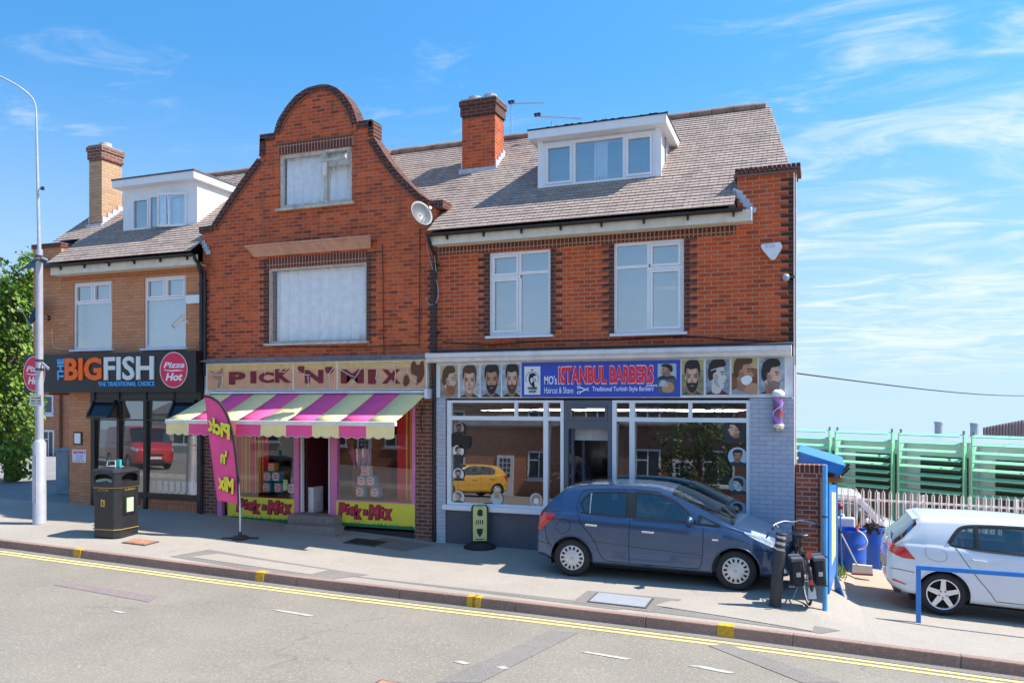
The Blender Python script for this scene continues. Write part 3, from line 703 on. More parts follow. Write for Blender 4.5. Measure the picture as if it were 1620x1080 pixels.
# dormer
DY = .78; dxl, dxr = XX(854, DY), XX(1044, DY); dzb = roof_z(DY)-.02; dzt = ZZ(950, 213, DY)
dm = MB(); hole = (XX(860, DY), XX(1041, DY), ZZ(950, 293, DY), ZZ(950, 214, DY)); 
dm.wall([(dxl, DY, dzb), (dxr, DY, dzb), (dxr, DY, dzt), (dxl, DY, dzt)], [rect_hole(dxl+.07, dxr-.07, dzb+.06, dzt-.05, DY)], (0, .08, 0))
for xx in (dxl, dxr-.05):
    dm.prism([(xx, DY+.081, dzb), (xx, DY+.081, dzt), (xx, roof_y(dzt), dzt)], (.05, 0, 0))
dd = dm.build('dormer', M('weathered_lead_cladding', (.60, .60, .62), .55, var=.15, vs=9, dirt=.35), B)
w3 = (dxl+.07, dxr-.07, dzb+.06, dzt-.05)
window(dd, w3[0], w3[1], w3[2], w3[3], DY-.02, [(0, .285, 0, 1, 1), (.285, .73, 0, 1, 0), (.73, 1, 0, 1, 1)], name='dormer_window', t=.06, depth=.09, sill=False, back=.5,
       curtain=drape(lerp(w3[0], w3[1], .45), lerp(w3[0], w3[1], .57), w3[2], w3[3], DY+.14, 4, .03, 5))
MB().box(dxl-.03, dxl+.075, DY-.035, DY-.003, dzb+.0, dzt).build('corner_post', WHITE, dd); MB().box(dxr-.075, dxr+.03, DY-.035, DY-.003, dzb, dzt).build('corner_post', WHITE, dd)
rf = MB(); o0, o1 = dxl-.16, dxr+.16; rf.prism([(o0, DY-.24, dzt+.0), (o0, DY-.24, dzt+.155), (o0, roof_y(dzt)+.3, dzt+.06), (o0, roof_y(dzt)+.0, dzt-.08)], (o1-o0, 0, 0))
rf.build('dormer_roof', WHITE, dd)
rc = MB(); rc.prism([(o0-.01, DY-.255, dzt+.155), (o0-.01, DY-.255, dzt+.18), (o0-.01, roof_y(dzt)+.35, dzt+.085), (o0-.01, roof_y(dzt)+.35, dzt+.06)], (o1-o0+.02, 0, 0)); 
for i in range(22):
    a = lerp(o0, o1, random.random()); rc.box(a, a+random.uniform(.02, .07), DY-.262, DY-.2, dzt+.17, dzt+.184+random.uniform(0, .008))
rc.build('roofing_felt', BLACKP, dd)
fl = MB(); k = 0
for i in range(7):
    yy = lerp(DY, roof_y(dzt), i/7); zz = roof_z(yy); y2 = lerp(DY, roof_y(dzt), (i+1)/7)
    fl.hexa([(dxr+.001, yy, zz), (dxr+.09, yy, zz), (dxr+.09, y2, roof_z(y2)), (dxr+.001, y2, roof_z(y2)), (dxr+.001, yy, zz+.05), (dxr+.09, yy, zz+.03), (dxr+.09, y2, roof_z(y2)+.03), (dxr+.001, y2, roof_z(y2)+.05)])
fl.box(dxl-.04, dxr+.06, DY-.10, DY-.0, dzb-.06, dzb+.015); fl.build('flashing', LEAD, dd)
def chimney(b, x0, x1, y0, y1, z0, z1, bm, pots, capmat, split=.38):
    ch = MB().box(x0, x1, y0, y1, z0, z1-split).build('chimney', bm, b)
    m = MB().box(x0-.0, x1+.0, y0-.0, y1+.0, z1-split+.001, z1-.18); m.box(x0-.03, x1+.03, y0-.03, y1+.03, z1-split+.06, z1-.05); m.box(x0-.05, x1+.05, y0-.05, y1+.05, z1-.12, z1-.001); m.build('chimney_head', capmat, ch)
    MB().prism([(x0-.02, y0-.02, z1), (x1+.02, y0-.02, z1), (x1+.02, y1+.02, z1), (x0-.02, y1+.02, z1)], (0, 0, .04)).build('mortar_cap', M('mortar', (.35, .33, .3), .9), ch)
    for px_ in pots:
        MB().lathe([(0, 0), (.15, 0), (.145, .12), (.12, .13), (.0, .13)], (lerp(x0, x1, px_), (y0+y1)/2, z1+.04), 18).build('chimney_pot', M('cowl', (.42, .42, .42), .6), ch)
    f = MB(); f.box(x0-.05, x1+.05, y0-.06, y0-.001, roof_z(y0)-.05, roof_z(y0)+.07)
    n = 4
    for i in range(n):
        a, c = lerp(y0, y1, i/n), lerp(y0, y1, (i+1)/n); f.box(x1+.001, x1+.03, a, c, roof_z(a)-.05, roof_z(c)+.13); f.box(x0-.03, x0-.001, a, c, roof_z(a)-.05, roof_z(c)+.13)
    f.build('flashing', LEAD, ch); return ch
chx0, chx1 = XX(731, 1.82), XX(783, 1.82)
chimney(B, chx0, chx1, 1.82, 2.34, roof_z(1.82)-.3, ZZ(757, 158, 1.82), RED, (.25, .72), DARKB)
# downpipe between the two buildings
def downpipe(b, px, ztop_, zbot, x_off=0, mat=None, Y=-.07, y_g=EY):
    x = XX(px, Y)+x_off
    mb = MB(); mb.tube([(x, y_g, ztop_), (x, y_g, ztop_-.06), (x, Y, ztop_-.32), (x, Y, zbot)], .038, 10)
    z = ztop_-.5
    while z > zbot: mb.lathe([(.044, -.03), (.047, -.03), (.047, .03), (.044, .03)], (x, Y, z), 10); mb.box(x-.06, x+.06, Y+.03, .0, z-.015, z+.015); z -= 1.3
    return mb.build('downpipe', mat or BLACKP, b)
downpipe(B, 688, EZ-.05, .0, Y=-.09)

# ---------------------------------------------------------------- middle gabled building
C = thing('gabled_brick_building', 'tall red brick building with shaped gable and rounded top over the sweet shop', 'building', ((XG0+XG1)/2, 0, 0))
gp = [(318, 362), (318, 364), (337, 357), (352, 334), (365, 314), (378, 295), (391, 277), (403, 261), (412, 249), (414, 235), (414, 218), (435, 215)]
arch = [(437, 204), (442, 190), (454, 171), (469, 153), (487, 141), (507, 136), (520, 136), (533, 141), (546, 153), (556, 168), (562, 183), (565, 195)]
gr_ = [(589, 192), (590, 195), (590, 218), (597, 229), (611, 251), (624, 268), (637, 283), (650, 296), (663, 308.5), (681, 321), (704, 320)]
def Q(l, Y=0.0): return [P(a, c, Y) for a, c in l]
zsh = ZZ(318, 364); outl = [Vector((XG0, 0, 3.2)), Vector((XG1, 0, 3.2)), Vector((XG1, 0, ZZ(704, 322)))] + list(reversed(Q(gr_[:-1])))+list(reversed(Q(arch)))+list(reversed(Q(gp[2:])))+[Vector((XG0, 0, zsh-.02))]
GW = (XX(424), XX(580), ZZ(500, 541), ZZ(500, 420)); GU = (XX(442), XX(557), ZZ(499, 325), ZZ(499, 238))
wb = MB().wall(outl, [rect_hole(*GW, 0), rect_hole(*GU, 0)], (0, .28, 0))
wb.box(XG0, XG1, 7.0, 7.2, -.5, 5.4)
wb.box(XG0+.001, XG0+.2, .29, 7, 3.0, 5.9); wb.box(XG1-.2, XG1-.001, .29, 7, 3.0, 5.9)
wb.build('wall', RED, C)
# dark brick coping following the gable: bricks on edge
def coping(b, pxs, Y0_, Y1_, th, mat, name='coping', closed=False, side=1):
    pts = []
    raw = Q(pxs); L = 0
    # resample at 75 mm
    seg = []; acc = 0; out = [raw[0]]
    for a, c in zip(raw, raw[1:]):
        d_ = (c-a).length; k = 0
        while acc+d_ >= .075:
            t = (.075-acc)/d_; a = a.lerp(c, t); d_ = (c-a).length; acc = 0; out.append(a.copy())
        acc += d_
    mb = MB()
    for a, c in zip(out, out[1:]):
        d_ = (c-a).normalized(); n = Vector((-d_.z, 0, d_.x))*side; e = d_*.004
        p = [a+e-n*.10, c-e-n*.10, c-e+n*th, a+e+n*th]
        mb.hexa([Vector((q.x, Y0_, q.z)) for q in p]+[Vector((q.x, Y1_, q.z)) for q in p])
    return mb.build(name, mat, b)
coping(C, gp[2:9], -.03, .30, .03, DARKB); coping(C, [(413, 248), (414, 220)], -.03, .30, .03, DARKB); coping(C, [(412, 217.5), (437, 214)], -.03, .3, .05, DARKB)
coping(C, [(435.5, 212)]+arch+[(566, 199)], -.03, .30, .02, DARKB)
coping(C, [(564, 197), (591, 193)], -.03, .3, .05, DARKB); coping(C, [(590, 192), (590, 218)], -.03, .3, .03, DARKB)
coping(C, gr_[2:10], -.03, .30, .03, DARKB); coping(C, [(680, 322), (706, 320)], -.03, .5, .05, DARKB); coping(C, [(316, 363), (338, 359)], -.03, .5, .04, DARKB)
crz = MB()
inner = [(x+ (7 if x < 505 else -7), y+7) for x, y in arch]
for chain in ([(p[0]+8, p[1]+4) for p in gp[2:9]], inner, [(p[0]-8, p[1]+5) for p in gr_[2:10]]):
    q = Q(chain, 0)
    for a, c in zip(q, q[1:]): crz.bar((a.x, -.012, a.z), (c.x, -.012, c.z), .022, .03, up=(0, 1, 0))
q1, q2 = P(438, 229), P(560, 211); crz.bar((q1.x, -.01, q1.z), (q2.x, -.01, q1.z), .02, .03)
crz.build('tile_creasing', M('tile_creasing'), C)
sc_ = MB(); sc_.box(GU[0]-.02, GU[1]+.02, -.006, .03, GU[3]+.004, GU[3]+.21); sc_.box(GW[0]-.02, GW[1]+.02, -.006, .03, GW[3]+.004, GW[3]+.225); build_each(sc_, 'soldier_course', SOLD, C)
for a_ in ((GW[0], -1, GW[2], GW[3]+.2, 0, .15, (.115, .21)), (GW[1], 1, GW[2], GW[3]+.2, 0, .15, (.115, .21)), (XG1-.02, -1, 3.7, 5.3, 0, .15, (.06, .15)), (XG0+.02, 1, 3.7, 5.3, 0, .15, (.06, .15))): qb = MB(); quoins(qb, *a_); qb.build('quoins', DARKB, C)
f = window(C, *GW, .03, [(0, 1, 0, 1, 0)], mat=OLDW, t=.045, sillmat=OLDW, glass=GLASSL, curtain=drape(GW[0]+.08, GW[1]-.03, GW[2]+.04, GW[3]-.04, .17, 9, .035, 3), back=.5)
f = window(C, *GU, .03, [(0, .63, 0, 1, 0), (.63, 1, 0, .72, 0), (.63, 1, .72, 1, 0)], mat=OLDW, t=.075, sillmat=OLDW, glass=GLASSL, curtain=drape(GU[0]+.05, GU[1]-.05, GU[2]+.04, GU[3]-.05, .17, 8, .04, 9), back=.5)
# top-hung fanlight standing open, and a white bag hanging on the mullion
xa, xb = lerp(GU[0], GU[1], .65), GU[1]-.03; za = GU[3]-.05; m = MB(); zl = lerp(GU[2], GU[3], .73)
A1, A2 = Vector((xa, .0, za)), Vector((xa, -.22, zl+.0))
for p_, q_ in ((A1, A2), (A1+Vector((xb-xa, 0, 0)), A2+Vector((xb-xa, 0, 0))), (A1, A1+Vector((xb-xa, 0, 0))), (A2, A2+Vector((xb-xa, 0, 0)))): m.bar(p_, q_, .035, .05)
m.build('fanlight', OLDW, C)
m = MB(); xm = lerp(GU[0], GU[1], .655); m.lathe([(.0, 0), (.045, .01), (.052, .12), (.05, .28), (.035, .33), (0, .33)], (xm, -.06, lerp(GU[2], GU[3], .50)), 12)
tag(m.build('white_bottle_feeder', M('white_plastic', (.8, .8, .8), .5), None, smooth=True), 'small white cloth bundle hanging from the mullion of the attic window', 'bundle')
# moulded hood over the big window
hz0, hz1 = ZZ(500, 400), ZZ(500, 383); hx0, hx1 = XX(397), XX(597)
m = MB(); prof = [(0, hz0), (-.06, hz0+.0), (-.08, hz0+.03), (-.20, hz1-.05), (-.24, hz1-.03), (-.24, hz1), (0, hz1+.03)]
a = [(hx0+.14, y, z) if y > -.05 else (hx0+.14+y*.6+.02, y, z) for y, z in prof]; c = [(hx1-.14, y, z) if y > -.05 else (hx1-.14-y*.6-.02, y, z) for y, z in prof]
m.grid([a, c], False); m.face(a); m.face(c[::-1]); m.build('window_hood', SALM, C)
# roof running back behind the gable
pk = ZZ(507, 190); gx = (XG0+XG1)/2+.02; rs = MB()
zr_ = P(600, 218).z+.05; xr_ = P(600, 218).x
ztopg = RZ-.02
def gslope(xe, ze, name):
    n = 34; mb = MB()
    for i in range(n):
        a, c = i/n, min(1, (i+1.2)/n)
        x0_, z0_ = lerp(xe, gx, a), lerp(ze, ztopg, a); x1_, z1_ = lerp(xe, gx, c), lerp(ze, ztopg, c)
        s = 1 if xe > gx else -1
        ya_, yb_ = roof_y(z0_)+.06, roof_y(z1_)+.06
        if yb_ < .34: continue
        ya_ = max(ya_, .30)
        mb.hexa([(x0_, .28, z0_), (x1_, .28, z1_), (x1_, yb_, z1_), (x0_, ya_, z0_), (x0_+s*.012, .28, z0_+.02), (x1_, .28, z1_+.003), (x1_, yb_, z1_+.003), (x0_+s*.012, ya_, z0_+.02)])
    return mb.build(name, TILE, C)
gslope(XX(688), ZZ(690, 352), 'roof'); gslope(XX(324), ZZ(330, 380), 'roof')
m = MB()
for i in range(7): m.box(gx-.09, gx+.09, .3+i*.44, .3+i*.44+.42, ztopg-.03, ztopg+.05)
m.build('ridge_tiles', MATS['ridge_tile'], C)
# first floor slab, room darkness
MB().box(XG0+.22, XG1-.22, .6, 6.9, 3.25, 3.35).build('floor_slab', DARKIN, C)
# ground floor: piers, shopfront in pink joinery
PINK = M('pink_paint', (.72, .22, .47), .5, var=.08, dirt=.15); MAG = M('magenta_cloth', (.95, .10, .30), .8, var=.08, vs=2.2, dirt=.10); YELC = M('pale_yellow_cloth', (1.0, .77, .36), .8, var=.07, vs=2.2, dirt=.14)
pr = MB(); pr.box(XX(657), XG1-.05, -.04, .3, -.3, 3.25); pr.box(XG0+.02, XX(345), -.04, .3, -.1, 3.25); build_each(pr, 'pier', BROWN, C)
pzt, pzb = ZZ(500, 570, -.1), ZZ(500, 617, -.1)
MB().box(XG0+.1, XG1-.1, -.06, .26, pzb-.15, pzt+.05).build('lintel', WHITEP, C)
MB().prism([(XG0+.02, -.22, pzt+.02), (XG0+.02, -.0, pzt+.09), (XG0+.02, 0, pzt+.0)], (XG1-XG0-.1, 0, 0)).build('lead_capping', M('weathered_lead', (.28, .29, .31), .6, var=.5, vs=12, dirt=.7), C)
Y1 = -.02
def XP(p): return XX(p, Y1)
zb_l, zt_l = ZZ(412, 787, Y1), 2.75; zb_r = ZZ(594, 792, Y1)
fr = MB()
for a, c in ((345, 352), (466, 473.5), (524, 534), (653, 658)): fr.box(XP(a), XP(c), Y1-.03, Y1+.08, .25, zt_l)
fr.box(XP(352), XP(466), Y1-.02, Y1+.07, zb_l-.06, zb_l); fr.box(XP(534), XP(653), Y1-.02, Y1+.07, zb_r-.06, zb_r); fr.box(XP(345), XP(658), Y1-.02, Y1+.08, zt_l+.001, zt_l+.08)
pf = fr.build('shopfront_frame', PINK, C)
g = MB()
for a, c, z in ((352, 466, zb_l), (534, 653, zb_r)): g.face([(XP(a), Y1+.01, z), (XP(c), Y1+.01, z), (XP(c), Y1+.05, zt_l), (XP(a), Y1+.05, zt_l)])
build_each(g, 'glass', GLASSP, pf)
m = MB()
for p_ in (475.5, 519.5): m.box(XP(p_), XP(p_+2.2), Y1-.0, Y1+.08, .45, zt_l)
m.build('door_frame', WHITE, C)
m = MB(); m.box(XP(478), XP(479.5)+.01, .1, .85, .45, 2.5); m.build('door', M('maroon_door', (.10, .02, .03), .4), C)
st = MB(); gs = gz_(XX(495), -.3); st.box(XX(459, -.25), XX(533, -.25), -.34, .1, gs-.2, gs+.27); st.build('upper_step', M('step_stone', (.27, .225, .20), .85, var=.15, vs=9), C, bevel=.012)
st = MB(); st.box(XX(452, -.62), XX(532, -.62), -.68, -.341, gs-.2, gs+.12); st.build('lower_step', M('step_stone'), C, bevel=.012)
MB().box(XX(346), XX(657), -.03, .1, -.2, ZZ(594, 838, -.03)+.0).build('plinth', M('black_plinth', (.03, .03, .032), .6), C)
MB().box(XX(346), XX(462), -.031, .1, .0, ZZ(412, 822, -.03)+.02).build('plinth', M('black_plinth'), C)
# room with red and yellow striped hangings
m, t, b_ = nodes('striped_hanging'); uvn = N(t, 'ShaderNodeTexCoord').outputs['Object']; sx_ = N(t, 'ShaderNodeSeparateXYZ'); t.links.new(uvn, sx_.inputs[0]); ad_ = N(t, 'ShaderNodeMath', operation='MULTIPLY_ADD'); t.links.new(sx_.outputs[1], ad_.inputs[0]); ad_.inputs[1].default_value = .9; t.links.new(sx_.outputs[0], ad_.inputs[2]); wv = N(t, 'ShaderNodeTexWave'); wv.inputs['Scale'].default_value = .85; cb_ = N(t, 'ShaderNodeCombineXYZ'); t.links.new(ad_.outputs[0], cb_.inputs[0]); t.links.new(cb_.outputs[0], wv.inputs[0])
crp = N(t, 'ShaderNodeValToRGB'); crp.color_ramp.interpolation = 'CONSTANT'; t.links.new(wv.outputs[1], crp.inputs[0])
e = crp.color_ramp.elements; e[0].color = (.80, .03, .05, 1); e[1].position = .35; e[1].color = (1, .62, .12, 1)
for p_, col_ in ((.55, (.30, .10, .04)), (.72, (.80, .06, .08)), (.9, (.85, .45, .10))): q_ = e.new(p_); q_.color = c4(col_)
t.links.new(crp.outputs[0], b_.inputs['Base Color']); b_.inputs['Roughness'].default_value = .8
STRH = MATS['striped_hanging']
rm = MB(); x0_, x1_ = XX(347), XX(656)
shell_box(rm, x0_, x1_, .05, 3.2, .3, 2.95); rm.build('shop_room_wall', M('sweet_shop_wall', (.14, .05, .04), .8), C)
MB().box(x0_, x1_, .1, 3.2, .25, .42).build('shop_floor', M('shop_floor', (.10, .07, .06), .5), C); MB().box(x0_, x1_, .1, 3.2, 2.9, 2.95).build('shop_ceiling', DARKIN, C)
for nm, xa, xb, ya, yb in (('striped_hanging', XX(352), XX(405), .20, .45), ('striped_hanging', XX(612), XX(655), .42, .12)):
    n = 40; rows = [[(lerp(xa, xb, i/n), lerp(ya, yb, i/n)+.03*sin(i*1.7), z) for i in range(n+1)] for z in (.75, 2.85)]
    MB().grid(rows).build(nm, STRH, C, smooth=True)
sh = MB()
for z in (.9, 1.25, 1.6, 1.95): sh.box(XX(470), XX(540), 2.6, 2.9, z, z+.03)
sh.box(XX(478), XX(545), 1.9, 2.4, .4, 1.2); sh.build('counter', M('counter_red', (.45, .08, .05), .5), C)
wsf = MB(); wsf.box(XP(353), XP(466), .06, .7, zb_l-.25, zb_l-.01); wsf.box(XP(534), XP(653), .06, .7, zb_r-.25, zb_r-.01); wsf.build('window_shelf', M('window_shelf', (.30, .12, .10), .6), C)
MB().box(XX(479), XX(489), .15, .5, .42, .95).build('fridge', M('white_plastic'), C)
downpipe(C, 318, EZ-.12, .25, Y=-.09, y_g=-.2)

# ---------------------------------------------------------------- left building (fish bar)
D = thing('orange_brick_building', 'orange brick building over the black fish bar front with a white clad dormer', 'building', ((XL0+XL1)/2, 0, 0))
LW1 = (XX(116), XX(177), ZZ(146, 552), ZZ(146, 446)); LW2 = (XX(228), XX(294), ZZ(261, 550), ZZ(261, 437))
zpl = ZZ(75, 392)
xpl = XX(97)
lw = MB().wall([(XL0, 0, 3.25), (XL1-.02, 0, 3.25), (XL1-.02, 0, EZ-.12), (xpl, 0, EZ-.12), (xpl, 0, zpl), (XL0, 0, zpl)], [rect_hole(*LW1, 0), rect_hole(*LW2, 0)], (0, .24, 0))
lw.box(XL0, XL1, 7, 7.2, .2, 5.2); exl = lambda y: XL0
lw.prism([(XL0, y, z) for y, z in ((.241, 2.9), (7.2, 2.9), (7.2, 5.2), (RY+.1, RZ-.06), (.6, 6.4), (.241, 6.4))], (.22, 0, 0))
lw.box(XLG, XX(145), -.0, .3, .1, 3.24); lw.box(XLG, XLG+.24, .301, 7, .1, 3.24)
lw.build('wall', BUFF, D)
MB().box(XL0+.25, XL1-.1, .5, 6.9, 3.2, 3.3).build('floor_slab', DARKIN, D)
m = MB(); m.box(xpl, XL1-.05, -.005, .03, EZ-.34, EZ-.12); m.box(XX(222), XX(318), -.0, .02, gz_(-12.6, 0)-.1, ZZ(270, 790)); build_each(m, 'soldier_course', BUFFS, D)
m = MB(); m.box(XL0-.03, xpl+.03, -.04, .5, zpl-.005, zpl+.10); m.build('coping', DARKB, D, bevel=.01)
m = MB().box(XL0, xpl-.005, .245, .5, 5, zpl-.01).build('parapet_back', BUFF, D)
lid = [(0, .5, .69, 1, 1), (.5, 1, .69, 1, 1), (0, 1, 0, .69, 0)]
f = window(D, *LW1, .035, lid, glass=GLASSU, back=.45, t=.05); f = window(D, *LW2, .035, lid, glass=GLASSU, t=.05, back=.12)
def vxl(a):
    y = lerp(EY, RY, a); return xpl+.01 if y < .5 else XL0-.02
tile_roof('roof', TILE, D, vxl, lambda a: XX(322)+.55*0, EY-.04, EZ+.05, RY, RZ)
MB().prism([(XL0, RY, RZ), (XL0, 7.4, 5.1), (XL0, 7.4, 5.0), (XL0, RY, RZ-.1)], (XR0-XL0, 0, 0)).build('rear_slope', TILE, D)
MB().face([(XL0, EY+.02, EZ-.03), (XL1, EY+.02, EZ-.03), (XL1, RY, RZ-.05), (XL0, RY, RZ-.05)]).build('roof_underlay', BLACKP, D)
ridge(D, XL0+.0, XR0)
# main roof carries on behind the gable
tile_roof('roof', TILE, C, lambda a: XG0+.01, lambda a: XG1+.02, .3, roof_z(.3), RY, RZ-.004)
MB().box(xpl, XL1+.12, EY+.07, EY+.095, EZ-.22, EZ-.015).build('fascia_board', CREAM, D); MB().box(xpl, XL1+.12, EY+.095, 0, EZ-.22, EZ-.205).build('soffit', CREAM, D)
gutter(D, xpl-.05, XL1+.1, EY, EZ)
m = MB()
for k in range(4): m.box(XL1-.02+k*.05, XL1+.10+k*.05, -.04-k*.002, -.02, EZ+.25-k*.075, EZ+.34-k*.075)
m.build('flashing', LEAD, D)
# dormer
LY = .72; lx0, lx1 = XX(195, LY), XX(312, LY); lzb = roof_z(LY)-.02; lzt = ZZ(252, 293, LY)
LDW = (XX(208, LY), XX(296, LY), ZZ(252, 364, LY), ZZ(252, 308, LY))
m = MB().wall([(lx0, LY, lzb), (lx1, LY, lzb), (lx1, LY, lzt), (lx0, LY, lzt)], [rect_hole(*LDW, LY)], (0, .08, 0))
for xx in (lx0, lx1-.05): m.prism([(xx, LY+.081, lzb), (xx, LY+.081, lzt), (xx, roof_y(lzt), lzt)], (.05, 0, 0))
dd = m.build('dormer', WHITE, D)
window(dd, *LDW, LY-.01, [(0, .34, 0, 1, 1), (.34, .62, 0, 1, 0), (.62, 1, 0, 1, 0)], name='dormer_window', t=.05, sill=False, back=.5)
m = MB(); a = (lerp(LDW[0], LDW[1], .63), LY-.03); b2 = (LDW[1]-.02, LY-.03); o = .0
hx_, hy_ = LDW[1]-.01, LY-.02; wd = (LDW[1]-LDW[0])*.40; ang = radians(14); ux, uy = -cos(ang), -sin(ang)
q = lambda s, z: Vector((hx_+ux*s*wd, hy_+uy*s*wd, z))
for p_, r_2 in (((0, LDW[2]+.03), (0, LDW[3]-.03)), ((1, LDW[2]+.03), (1, LDW[3]-.03)), ((0, LDW[2]+.05), (1, LDW[2]+.05)), ((0, LDW[3]-.05), (1, LDW[3]-.05))): m.bar(q(*p_), q(*r_2), .04, .055)
cs = m.build('open_casement', WHITE, dd); MB().face([q(0, LDW[2]+.05), q(1, LDW[2]+.05), q(1, LDW[3]-.05), q(0, LDW[3]-.05)]).build('glass', GLASSU, cs)
o0, o1 = lx0-.12, lx1+.10
MB().prism([(o0, LY-.22, lzt), (o0, LY-.22, lzt+.16), (o0, roof_y(lzt)+.2, lzt+.14), (o0, roof_y(lzt), lzt-.02)], (o1-o0, 0, 0)).build('dormer_roof', WHITE, dd)
MB().prism([(o0-.015, LY-.235, lzt+.161), (o0-.015, LY-.235, lzt+.20), (o0-.015, roof_y(lzt)+.3, lzt+.18), (o0-.015, roof_y(lzt)+.3, lzt+.145)], (o1-o0+.03, 0, 0)).build('roofing_felt', M('felt', (.12, .12, .13), .8), dd)
# chimneys
chimney(D, XX(141, 1.15), XX(161, 1.15), 1.15, 1.78, roof_z(1.15)-.4, ZZ(150, 232, 1.15), BUFFC, (.5,), BROWN)
downpipe(D, 323.5, EZ-.05, 3.3, Y=-.06)
# black shopfront
FB = M('fishbar_black', (.012, .012, .014), .3); fzt = ZZ(230, 622, -.05); fzb = ZZ(270, 783, -.0)
YF = -.02
def XF(p): return XX(p, YF)
fr = MB(); 
for a, c in ((145, 151), (186, 190), (228, 233), (313, 319)): fr.box(XF(a), XF(c), YF-.03, YF+.08, .2, 3.0)
zA, zB, zC = ZZ(230, 634, YF), ZZ(230, 663, YF), ZZ(230, 787, YF)
fr.box(XF(151), XF(313), YF-.02, YF+.075, zA, zA+.04); fr.box(XF(151), XF(313), YF-.022, YF+.075, zB-.03, zB); fr.box(XF(151), XF(186), YF-.018, YF+.07, .3, zC-.0)
fr.box(XF(190), XF(313), YF-.021, YF+.075, zC, zC+.12); fr.box(XF(274), XF(277), YF-.02, YF+.07, zB, 3.0)
sfr = fr.build('shopfront_frame', FB, D)
m = MB(); m.face([(XF(151), YF+.01, zC), (XF(313), YF+.01, zC), (XF(313), YF+.065, zA), (XF(151), YF+.065, zA)]); m.build('glass', GLASS, sfr)
m = MB(); m.box(XF(151), XF(313), YF+.0, YF+.05, zA+.041, 3.0); m.build('louvre_panel', M('dark_louvre', (.05, .05, .05), .5), sfr)
for xa, xb in ((152, 185), (279, 312)):     # top-hung vents standing open
    a1, a2 = XF(xa), XF(xb); m = MB(); za_, zb_ = zA+.0, zB+.05
    for p_, q_ in (((a1, YF-.03, za_), (a1, YF-.24, zb_)), ((a2, YF-.03, za_), (a2, YF-.24, zb_)), ((a1, YF-.03, za_), (a2, YF-.03, za_)), ((a1, YF-.24, zb_), (a2, YF-.24, zb_))): m.bar(p_, q_, .05, .06)
    vv = m.build('open_vent', FB, sfr); MB().face([(a1, YF-.03, za_), (a2, YF-.03, za_), (a2, YF-.24, zb_), (a1, YF-.24, zb_)]).build('vent_glass', M('blue_glass', (.01, .015, .025), .05, var=0), vv)
rm = MB(); shell_box(rm, XF(146), XF(318), .08, 4.0, .3, 3.0); rm.build('shop_room_wall', M('fish_bar_wall', (.72, .70, .62), .7), D)
MB().box(XF(146), XF(318), .08, 4, .25, .36).build('shop_floor', M('fish_floor', (.48, .38, .26), .5), D); MB().box(XF(146), XF(318), .08, 4, 2.95, 3.0).build('shop_ceiling', M('fish_ceiling', (.75, .74, .68), .8, emit=.0), D)
m = MB(); m.box(XF(185), XF(300), 1.9, 2.6, .36, 1.35); m.build('counter', M('steel_counter', (.30, .31, .33), .3, .6), D)
m = MB()
for i in range(9): a = lerp(XF(224), XF(312), i/9); m.box(a, a+.12, .09, .11, .72, .95) if i % 1 == 0 else 0
for i in range(9): a = lerp(XF(224), XF(312), i/9)+.13; m.box(a, a+.11, .09, .11, .50, .72)
m.build('window_checks', M('check_white', (.6, .65, .7), .5), D)
MB().box(XF(240), XF(285), 3.9, 3.95, 1.7, 2.2).build('menu_board', M('menu_board', (.05, .05, .06), .4), D)
# ================================================================ SIGNS
def C_(name, col=(.5,.5,.5), **k): k.setdefault('var', 0); k.setdefault('rough', .45); return M(name, col, **k)
INK = C_('ink_black', (.012, .012, .014)); BLUE = C_('sign_blue', (.035, .075, .48)); REDL = C_('letter_red', (.80, .02, .05)); WHL = C_('letter_white', (.85, .86, .90)); PALEP = C_('letter_pink_edge', (.92, .55, .60))
ORG = C_('letter_orange', (1.0, .14, .0)); LBL = C_('letter_light_blue', (.10, .42, .85)); PGR = C_('letter_pale_grey', (.70, .76, .76)); CRIM = C_('oval_crimson', (.72, .02, .09)); CRE = C_('oval_rim', (.85, .70, .62))
def ell(cx_, cz, rx, rz, n=28, a0=0, a1=2*pi): return [(cx_+rx*cos(a0+(a1-a0)*k/n), cz+rz*sin(a0+(a1-a0)*k/n)) for k in range(n)]
class Art:
    """flat artwork: coloured shapes in a unit square, each layer 1.2 mm proud of the last"""
    def __init__(s, x0, x1, z0, z1, Y): s.r = (x0, x1, z0, z1); s.Y = Y; s.k = 0; s.mb = MB()
    def poly(s, pts, mat, clip=True):
        x0, x1, z0, z1 = s.r; s.k += 1; y = s.Y-.0012*s.k; s.mb.mat(mat)
        if clip: pts = [(min(1, max(0, a)), min(1, max(0, b))) for a, b in pts]
        p3 = [Vector((lerp(x0, x1, a), y, lerp(z0, z1, b))) for a, b in pts]
        i = len(s.mb.v); s.mb.v += [tuple(p) for p in p3]
        for t in tessellate_polygon([p3]): s.mb.f.append([i+q for q in t]); s.mb.m.append(s.mb.mi)
        return s
    def sm(s, pts, mat, clip=True): 
        q = smooth_path([(a, b, 0) for a, b in pts]+[(pts[0][0], pts[0][1], 0)], 5)[:-1]
        return s.poly([(v.x, v.y) for v in q], mat, clip)
    def done(s, name, parent): return s.mb.build(name, None, parent)
def _sk(n, c):
    m = C_(n, c); m['rgb'] = list(c); return m
SK = {'fair': _sk('skin_fair', (.66, .42, .30)), 'tan': _sk('skin_tan', (.50, .27, .16)), 'dark': _sk('skin_brown', (.33, .16, .09)), 'pale': _sk('skin_pale', (.62, .60, .58)), 'shade': _sk('skin_shade', (.36, .17, .10))}
HR = {'black': C_('hair_black', (.020, .016, .015)), 'brown': C_('hair_brown', (.09, .045, .022)), 'ginger': C_('beard_ginger', (.28, .10, .035)), 'stub': C_('hair_faded', (.22, .16, .13))}
